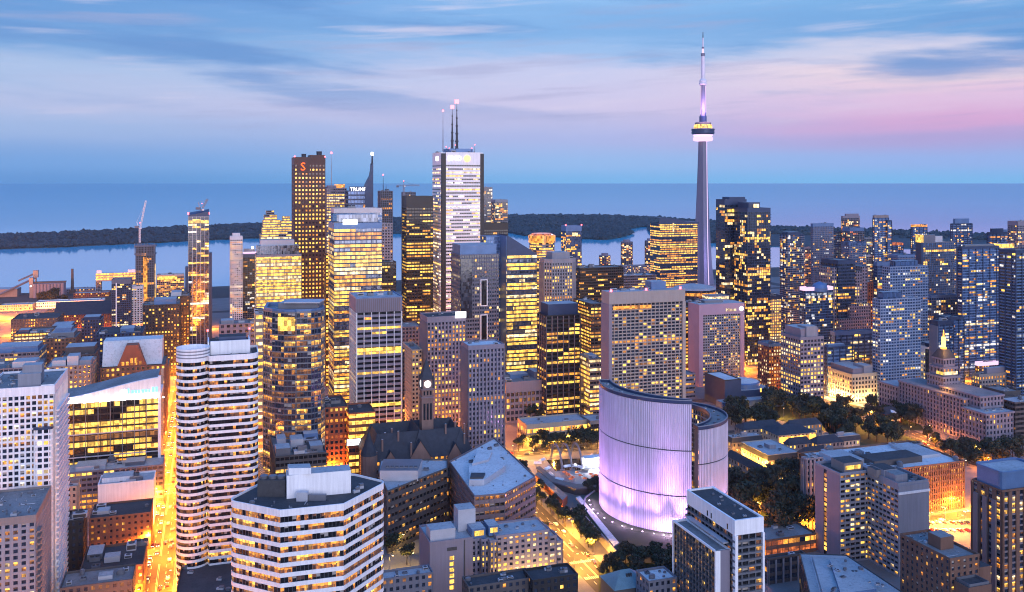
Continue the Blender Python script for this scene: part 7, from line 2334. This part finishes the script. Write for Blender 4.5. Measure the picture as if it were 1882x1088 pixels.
pxtower('office_block', 'low rooftop terrace block glowing gold under its canopy, right of the black and white tower', 1404, 1408, 1500, 996, 545, style('office', fh=5, bw=4, wall='brown_brick', lit=.8, fl=.8, pal=('shop', 'amber', 'red_room')), lmax=20, units=3, roof='roof_grey')
# stepped concrete hotel in the bottom middle
D = 492
x, y = P(790, D)
root = empty('stepped_hotel', x, y, 0, TH)
tag(root, 'stepped pale concrete hotel with square gold windows and slotted tower, bottom centre', 'building')
HS = style('stone', fh=3.0, bw=3.5, sp=.48, pf=.46, rec=.5, wall='lavender_stone', gl='dark_glass', lit=.62, fl=0, run=1, po=.12, pal=('gold', 'warm', 'pale', 'amber'))
HB2 = style('stone', fh=3.0, bw=40, sp=1.0, pf=0, wall='lavender_stone', lit=0, fl=0)
zA = zat(1000, D)


def hblock(nm, q, z1, st_, roof='roof_pale', seed=1):
    F, W = MB(), MB()
    rn_ = random.Random(seed)
    for i in range(len(q)):
        facade(lambda f, nf: F, lambda f, nf: W, q[i], q[(i + 1) % len(q)], 0, z1, st_, rn_)
    o = F.build(nm, root)
    W.build('glazing', o)
    b = MB()
    b.poly([(x_, y_, z1 - .02) for x_, y_ in inset(q, .2)], roof)
    b.build('roof', o)
    b = MB()
    b.ring(inset(q, -.2), .5, z1 - .4, z1 + 1.0, 'lavender_stone')
    b.build('parapet', o)
    return o


mx = 1.0 / FPX * D / CT
lft = hblock('blank_tower', rect(0, 24, 0, 26), zA, HB2, seed=2)
part(lft, 'slot_window', lambda b: [b.box(11, 13.4, -.15, .1, zA - 10 - k * 3.2, zA - 8 - k * 3.2, 'gold', bottom=True) for k in range(6)])
part(lft, 'slot_window', lambda b: b.box(9.5, 15, -.15, .1, zA - 5, zA - 3.2, 'louvre', bottom=True))
part(lft, 'joint', lambda b: b.box(19, 19.6, -.2, .1, 0, zA, 'louvre'))
part(lft, 'roof_house', lambda b: [b.box(1, 15, 3, 13, zA, zA + 6, 'pale_metal', top='roof_pale'), b.box(19, 29, 12, 22, zA, zA + 12, 'pale_metal', top='roof_pale')])
hblock('stepped_front', [(24, 2), (29, 2), (29, 0), (33, 0), (33, -3), (37, -3), (37, 26), (24, 26)], zA - 2, style('pier', fh=3.0, bw=2.2, pf=.5, wall='lavender_stone', lit=.3, run=1, pal=('gold', 'warm')), seed=3)
rg = hblock('window_front', rect(37, 68, -1.5, 18), zA - .5, HS, seed=5)
hblock('lower_step', rect(68, 73, 0, 18), zA - 5, HS, seed=6)
hblock('lower_step', rect(73, 77.5, 2, 18), zA - 9, HS, seed=7)
part(rg, 'lit_penthouse', lambda b: [b.box(24.2, 32, 2.5, 12, zA - 2, zA + 4, 'blue_metal', top='roof_pale'), b.box(34, 40, 3, 13, zA - 1, zA + 4.5, 'blue_metal', top='roof_pale')])
part(rg, 'penthouse_window', lambda b: b.box(25.5, 31, 2.3, 2.45, zA + .2, zA + 3, 'gold', bottom=True))
part(rg, 'penthouse_window', lambda b: b.box(35, 39, 2.8, 2.95, zA + .8, zA + 3.4, 'gold', bottom=True))
for k in range(5):
    roof_unit(root, 42 + k * 5, 8 + (k % 2) * 4, zA - .5, 2, 2, 1.2, k % 4)
part(root, 'skylight', lambda b: [b.lathe([(1.3, zA), (1.2, zA + .8), (.2, zA + 1.1)], 12, 'roof_white', cx=17.5 + k * 3, cy=16 + k * 2) for k in range(2)])
for k in range(4):
    lo_ = bpy.data.objects.new('facade_uplight', light_data('hotel', (1, .55, .18), 7000))
    COL.objects.link(lo_)
    lo_.parent = root
    lo_.location = (40 + k * 9, -8, 5)
# roofs along the bottom edge
for lab, xl, xc, xr, yt, d, rf, l, mt in (('low blue grey roof strip at the bottom, right of the six sided banded tower', 700, 701, 796, 1068, 470, 'roof_pale', 10, 'grey_concrete'),
                                         ('low black roof at the bottom edge in front of the stepped hotel', 860, 861, 980, 1082, 452, 'roof_dark', 12, 'dark_stone'),
                                         ('black roofed block with tangled white roof plant at the bottom edge', 978, 979, 1062, 1070, 456, 'roof_dark', 14, 'black_metal'),
                                         ('pale speckled roof at the bottom edge left of the black and white tower', 1188, 1192, 1244, 1072, 458, 'roof_white', 14, 'grey_concrete')):
    pxtower('low_block', lab, xl, xc, xr, yt, d, style('house', wall=mt, lit=.2, fl=0), l=l, units=6, usize=2.2, roof=rf)
x, y = P(1130, 470)
root = empty('pitched_block', x, y, 0, TH)
tag(root, 'low block with blue pitched roof at the bottom edge below the violet tower', 'building')
zt = zat(1085, 470)
part(root, 'wall', lambda b: b.box(0, 20, 0, 18, 0, zt, 'dark_stone'))
part(root, 'roof', lambda b: hip(b, 0, 20, 0, 18, zt, zt + 6, 8, 'copper_roof'))
part(root, 'roof_vent', lambda b: [b.box(9 + k * 1.2, 9.7 + k * 1.2, 5, 6, zt + 3, zt + 5.2, 'louvre') for k in range(3)])
# ------------------------------------------------------------------ civic square
pl = [ground(px, py) for px, py in ((950, 862), (962, 846), (1120, 842), (1240, 838), (1240, 880), (1110, 905), (1070, 905), (1015, 888))]
mb = MB()
mb.prism(pl[::-1] if sum(pl[i - 1][0] * pl[i][1] - pl[i][0] * pl[i - 1][1] for i in range(8)) < 0 else pl, 0.1, .30, 'plaza_paving')
struct(mb.build('plaza'), 'pale paved civic square')
mb = MB()
mb.poly([(*ground(px, py), .32) for px, py in ((1020, 866), (1078, 864), (1072, 843), (1004, 846))], 'black_glass')
struct(mb.build('pool_water'), 'dark reflecting pool in the civic square')
for i, (xa, ya, xb, yb) in enumerate(((1034, 866, 1012, 842), (1052, 865, 1029, 841), (1071, 863, 1048, 840))):
    a, c = Vector(ground(xa, ya)), Vector(ground(xb, yb))
    root = empty('freedom_arch' if False else 'concrete_arch', a.x, a.y)
    tag(root, 'thin pale concrete arch over the square pool, ' + ('leftmost of the three', 'middle of the three', 'rightmost of the three')[i], 'arch', 'arches over the square pool')
    d = c - a
    mb = MB()
    N = 16
    pts = []
    for k in range(N + 1):
        s_ = k / N
        pts.append((d.x * s_, d.y * s_, .3 + 15 * (1 - abs(2 * s_ - 1) ** 2.4)))
    for p, q in zip(pts[:-1], pts[1:]):
        mb.tube(p, q, .85, 'pale_concrete', 6)
    mb.build('arch_rib', root)
    part(root, 'footing', lambda b: [b.box(-2, 2, -1.2, 1.2, .3, 1.4, 'pale_concrete')])
# little red lit market tents and white stalls
tent = MB()
tent.frustum(rect(-1.6, 1.6, -1.6, 1.6), 2.4, rect(-.1, .1, -.1, .1), 3.6, 'red_room')
TENT = tent.data('tent_roof')
tp = MB()
for sx in (-1.5, 1.5):
    for sy in (-1.5, 1.5):
        tp.tube((sx, sy, 0), (sx, sy, 2.45), .06, 'pale_metal', 4)
TENTP = tp.data('tent_pole')
for k, (px, py) in enumerate(((1040, 876), (1046, 880), (1052, 884), (1043, 878), (1061, 875), (1067, 880), (1086, 878), (1090, 882), (1096, 880), (1075, 886), (1049, 887), (1037, 874))):
    x, y = ground(px, py)
    o = empty('market_tent', x, y, .3, k * .4)
    tag(o, 'small red lit market tent on the civic square', 'tent', 'red market tents on the square')
    for nm, me in (('tent_roof', TENT), ('tent_poles', TENTP)):
        c = bpy.data.objects.new(nm, me)
        COL.objects.link(c)
        c.parent = o
tw = MB()
tw.frustum(rect(-3.2, 3.2, -2, 2), 2.6, rect(-3.0, 3.0, -.15, .15), 4.0, 'white_panel')
TW = tw.data('tent_roof')
for k, (px, py) in enumerate(((988, 858), (1005, 868), (1013, 879), (1028, 888), (1042, 864), (1056, 863), (1068, 866), (1080, 866), (996, 852), (1090, 845))):
    x, y = ground(px, py)
    o = empty('market_stall', x, y, .3, k * .9)
    tag(o, 'white topped market stall beside the square pool', 'stall', 'white market stalls on the square')
    for nm, me in (('tent_roof', TW), ('tent_poles', TENTP)):
        c = bpy.data.objects.new(nm, me)
        COL.objects.link(c)
        c.parent = o
x, y = ground(1096, 862)
root = empty('stage', x, y, .3, TH)
tag(root, 'brightly floodlit white stage on the civic square beside the violet tower', 'stage')
part(root, 'deck', lambda b: b.box(-9, 9, 0, 8, 0, 1.2, 'grey_metal'))
part(root, 'roof_canopy', lambda b: b.box(-9, 9, 0, 8, 8, 8.6, 'white_panel', bottom=True))
part(root, 'screen', lambda b: b.box(-8.5, 8.5, 6.5, 7, 1.4, 7.8, 'sign_white', bottom=True))
for sx in (-8.6, 8.6):
    part(root, 'tower_leg', lambda b: b.tube((sx, .4, 0), (sx, .4, 8), .3, 'pale_metal', 5))
lo_ = bpy.data.objects.new('stage_light', light_data('stage', (1, .95, .95), 26000))
COL.objects.link(lo_)
lo_.parent = root
lo_.location = (0, -3, 7)
# raised walkways round the square
pts = [ground(1058, 930), ground(1066, 928), ground(1138, 1016), ground(1128, 1022)]
root = empty('raised_walkway', *pts[0])
tag(root, 'long pale raised walkway slab between the street trees and the violet tower', 'walkway')
q = [(x - pts[0][0], y - pts[0][1]) for x, y in pts]
q = q if sum(q[i - 1][0] * q[i][1] - q[i][0] * q[i - 1][1] for i in range(4)) > 0 else q[::-1]
part(root, 'slab', lambda b: b.prism(q, 5, 6.2, 'pale_concrete', top='roof_white'))
for s_ in (.05, .25, .45, .65, .85):
    a, c = Vector(q[0]).lerp(Vector(q[3]), s_), Vector(q[1]).lerp(Vector(q[2]), s_)
    part(root, 'pillar', lambda b: b.lathe([(.7, 0), (.7, 5)], 8, 'pale_concrete', cx=(a.x + c.x) / 2, cy=(a.y + c.y) / 2))
pts = [ground(px, py) for px, py in ((985, 872), (992, 869), (1020, 893), (1060, 903), (1105, 902), (1108, 909), (1058, 911), (1012, 898))]
pts = pts if sum(pts[i - 1][0] * pts[i][1] - pts[i][0] * pts[i - 1][1] for i in range(8)) > 0 else pts[::-1]
root = empty('raised_walkway', 0, 0)
tag(root, 'curved raised walkway along the near edge of the civic square', 'walkway')
part(root, 'slab', lambda b: b.prism(pts, 4.4, 5.4, 'grey_concrete', top='paving'))
part(root, 'wall', lambda b: b.prism(inset(pts, .8), 0, 4.4, 'dark_stone'))
pts = [ground(px, py) for px, py in ((984, 885), (990, 880), (1043, 925), (1034, 934))]
pts = pts if sum(pts[i - 1][0] * pts[i][1] - pts[i][0] * pts[i - 1][1] for i in range(4)) > 0 else pts[::-1]
root = empty('ramp_wall', 0, 0)
tag(root, 'orange lit brick ramp wall between the pale six sided roof and the square', 'ramp')
part(root, 'wall', lambda b: b.prism(pts, 0, 5.5, 'red_brick', top='roof_grey'))

# ------------------------------------------------------------------ trees
TREES = []
for k in range(6):
    rn = random.Random(100 + k)
    tr = MB()
    h = rn.uniform(10.5, 14)
    tr.tube((0, 0, 0), (.1, 0, h * .35), .34, 'bark', 6, .24)
    for j in range(6):
        a = j * 1.05 + rn.random()
        tr.tube((.1, 0, h * (.28 + .03 * j)), (h * .26 * math.cos(a), h * .26 * math.sin(a), h * (.55 + .05 * j)), .14, 'bark', 4, .05)
    tr.tube((.1, 0, h * .35), (0, 0, h * .85), .22, 'bark', 5, .05)
    cr = MB()
    cl_ = [(0, 0, h * .72, h * .27)]
    for j in range(9):
        a = j * .7 + rn.random()
        rr = h * rn.uniform(.14, .30)
        cl_.append((rr * math.cos(a), rr * math.sin(a), h * rn.uniform(.45, .88), h * rn.uniform(.12, .19)))
    for cx_, cy_, cz_, cr_r in cl_:
        for _ in range(int(70 * (cr_r / (h * .16)) ** 1.4)):
            v = Vector((rn.gauss(0, 1), rn.gauss(0, 1), rn.gauss(0, 1))).normalized() * cr_r * rn.uniform(.55, 1.08)
            v.z *= .85
            c = Vector((cx_, cy_, cz_)) + v
            n1_ = (v.normalized() + Vector((rn.gauss(0, .5), rn.gauss(0, .5), rn.gauss(0, .5)))).normalized()
            t1 = n1_.orthogonal().normalized()
            t2 = n1_.cross(t1)
            ang = rn.random() * 6.28
            s_ = rn.uniform(.45, .95)
            u1 = (t1 * math.cos(ang) + t2 * math.sin(ang)) * s_
            u2 = (t2 * math.cos(ang) - t1 * math.sin(ang)) * s_ * .7
            cr.mesh([tuple(c - u1), tuple(c - u2 * .9), tuple(c + u1), tuple(c + u2)], [(0, 1, 2, 3)], 'leaves')
    TREES.append((tr.data('trunk'), cr.data('crown')))


def tree(x, y, label, group, s=1.0, rn=random, z=0.1):
    k = rn.randrange(6)
    o = bpy.data.objects.new('street_tree', TREES[k][0])
    COL.objects.link(o)
    o.location = (x, y, z)
    s *= rn.uniform(.75, 1.25)
    o.scale = (s * rn.uniform(.9, 1.1), s * rn.uniform(.9, 1.1), s)
    o.rotation_euler = (0, 0, rn.random() * 6.28)
    tag(o, label, 'tree', group)
    c = bpy.data.objects.new('crown', TREES[k][1])
    COL.objects.link(c)
    c.parent = o
    return o


rt = random.Random(12)


def grove(poly, n, label, group, s=1.0, mind=5.0, z=.1):
    pts = [ground(*p) for p in poly]
    xs, ys = [p[0] for p in pts], [p[1] for p in pts]
    done = []
    for _ in range(n * 40):
        if len(done) >= n:
            break
        x, y = rt.uniform(min(xs), max(xs)), rt.uniform(min(ys), max(ys))
        if inside((x, y), pts) and all((x - a) ** 2 + (y - b) ** 2 > mind * mind for a, b in done):
            done.append((x, y))
            tree(x, y, label, group, s, rt, z)


for i in range(24):
    x, y = G(222 + rt.uniform(-5, 4), 512 + i * 7.0)
    tree(x, y, 'leafy street tree lit gold from below, left of the raised walkway', 'trees of the gold lit street', .95, rt)
for i in range(7):
    x, y = G(198 + rt.uniform(-2, 2), 520 + i * 22)
    tree(x, y, 'leafy street tree on the hotel side of the gold lit street', 'hotel side street trees', .8, rt)
grove(((960, 818), (1108, 806), (1110, 826), (1000, 834), (950, 830)), 26, 'dark tree in the row between the yellow street and the low pavilion', 'trees in front of the low pavilion', 1.0)
grove(((950, 768), (1108, 752), (1108, 766), (955, 782)), 18, 'dark tree in front of the long finned courthouse', 'trees in front of the courthouse', 1.0)
grove(((1075, 905), (1108, 896), (1110, 918), (1085, 918)), 6, 'dark round tree by the foot of the violet tower', 'trees at the violet tower', .8, 3.5)
grove(((1345, 905), (1420, 892), (1500, 930), (1500, 985), (1410, 1000), (1350, 960)), 34, 'big dark tree in the park right of the violet tower', 'park trees right of the violet tower', 1.6, 6)
grove(((1435, 885), (1475, 878), (1480, 905), (1445, 912)), 8, 'dark round tree in the gold forecourt of the law courts', 'forecourt trees', 1.2, 4.5)
grove(((1335, 765), (1350, 746), (1560, 746), (1540, 796), (1430, 772)), 36, 'dark park tree below the black box opera house', 'trees below the opera house', 1.25, 5)
grove(((1334, 770), (1400, 772), (1430, 786), (1345, 792)), 16, 'dark park tree at the left end below the opera house', 'trees behind the law courts', 1.2, 5)
grove(((1500, 770), (1600, 772), (1680, 812), (1640, 822), (1540, 812)), 24, 'dark boulevard tree left of the beacon topped office', 'boulevard trees left of the beacon office', 1.2, 6)
grove(((1590, 745), (1660, 752), (1690, 790), (1620, 782)), 18, 'dark tree around the small brick house', 'trees round the brick house', 1.2, 6)
grove(((1700, 810), (1800, 838), (1880, 820), (1882, 850), (1790, 862), (1720, 830)), 30, 'dark tree at the foot of the beacon topped office', 'trees at the beacon office', 1.1, 5)
grove(((1108, 1040), (1250, 1030), (1250, 1085), (1110, 1095)), 26, 'dark tree on the lawn below the violet tower', 'lawn trees below the violet tower', .9, 5)
grove(((1402, 975), (1500, 985), (1500, 1000), (1404, 1000)), 6, 'tree with brownish crown beside the gold terrace block', 'trees by the gold terrace', .8, 4)
grove(((714, 985), (790, 985), (790, 1055), (714, 1060)), 8, 'dark courtyard tree right of the six sided banded tower', 'courtyard trees', .8, 5)
grove(((70, 556), (120, 552), (118, 562), (72, 564)), 8, 'dark yard tree in front of the silo block', 'yard trees by the silo', 1.6, 8)
grove(((1500, 560), (1530, 560), (1530, 575), (1500, 575)), 4, 'dark tree among the condo towers', 'trees among the condos', 1.2, 6)
for i in range(10):
    x, y = G(-41, 520 + i * 19)
    tree(x, y, 'small street tree beside the glowing avenue', 'trees along the glowing avenue', .6, rt)

# ------------------------------------------------------------------ traffic
CARS = []
for paint in ('car_dark', 'car_white', 'car_silver', 'car_red'):
    c = MB()
    prof = [(-2.2, .35), (2.2, .35), (2.25, .75), (1.2, .9), (.6, 1.42), (-1.0, 1.45), (-1.7, .95), (-2.25, .9)]
    n = len(prof)
    c.mesh([(-.88, x, z) for x, z in prof] + [(.88, x, z) for x, z in prof], [tuple(range(n)), tuple(range(2 * n - 1, n - 1, -1))] + [(i, n + i, n + (i + 1) % n, (i + 1) % n) for i in range(n)], paint)
    c.mesh([(-.8, .66, 1.37), (.8, .66, 1.37), (.8, 1.22, .93), (-.8, 1.22, .93)], [(0, 1, 2, 3)], 'black_glass')
    for sx in (-.8, .8):
        for sy in (-1.35, 1.35):
            c.tube((sx - .1, sy, .34), (sx + .1, sy, .34), .34, 'louvre', 10)
    for sx in (-.62, .62):
        c.box(sx - .24, sx + .24, 2.26, 2.34, .55, .78, 'headlamp', bottom=True)
        c.box(sx - .24, sx + .24, -2.34, -2.26, .62, .84, 'taillamp', bottom=True)
    CARS.append(c.data('car'))


def traffic(kind, c, a0, a1, n, lanes, label, group):
    rc = random.Random(label)
    used = []
    for _ in range(n * 8):
        if len(used) >= n:
            break
        off, dirn = rc.choice(lanes)
        s_ = rc.uniform(a0, a1)
        if any(o == off and abs(s_ - t_) < 8 for o, t_ in used):
            continue
        used.append((off, s_))
        u, v = (c + off, s_) if kind == 'ns' else (s_, c + off)
        x, y = G(u, v)
        o = bpy.data.objects.new('car', CARS[rc.randrange(4)])
        COL.objects.link(o)
        o.location = (x, y, .02)
        o.rotation_euler = (0, 0, TH + (0 if dirn > 0 else math.pi) + (0 if kind == 'ns' else -math.pi / 2))
        tag(o, label, 'car', group)


traffic('ns', -28, 400, 1000, 84, ((-5.5, -1), (-2.2, -1), (2.2, 1), (5.5, 1)), 'car with glowing lamps in the traffic of the glowing avenue', 'cars on the glowing avenue')
traffic('ns', 210, 480, 700, 14, ((-5.8, -1), (-2.4, -1), (2.4, 1), (5.8, 1)), 'car with glowing lamps on the tree lined gold street', 'cars on the gold street')
traffic('ew', 715, -100, 800, 50, ((-5.5, 1), (-2.2, 1), (2.2, -1), (5.5, -1)), 'car with glowing lamps on the yellow cross street', 'cars on the yellow cross street')
traffic('ns', 590, 560, 1150, 44, ((-11.5, -1), (-8, -1), (-4.5, -1), (4.5, 1), (8, 1), (11.5, 1)), 'car with glowing lamps on the wide boulevard', 'cars on the wide boulevard')
traffic('ew', 490, 300, 620, 12, ((-3.5, 1), (3.5, -1)), 'car on the short street by the beige slab apartments', 'cars by the slab apartments')
rc = random.Random(3)
for k in range(12):
    x, y = ground(1712 + (k % 6) * 13, 962 + (k // 6) * 14)
    o = bpy.data.objects.new('car', CARS[rc.randrange(4)])
    COL.objects.link(o)
    o.location = (x, y, .15)
    o.rotation_euler = (0, 0, TH)
    tag(o, 'parked car in the bright sodium lit yard at the right', 'car', 'parked cars in the bright yard')
# ------------------------------------------------------------------ evening haze over the city and harbour
m, t = newmat('haze')
v = t.node('ShaderNodeVolumePrincipled')
v.inputs['Color'].default_value = (0.78, 0.88, 1.0, 1)
v.inputs['Density'].default_value = 2.4e-5
v.inputs['Anisotropy'].default_value = 0.2
o = t.node('ShaderNodeOutputMaterial')
t.link(v.outputs[0], o.inputs['Volume'])
hz = MB()
hz.box(-9000, 9000, -900, 9500, -5.0, 640.0, 'haze', bottom=True)
h_o = hz.build('haze')
tag(h_o, 'thin blue evening haze over the city and harbour', None, kind='stuff')
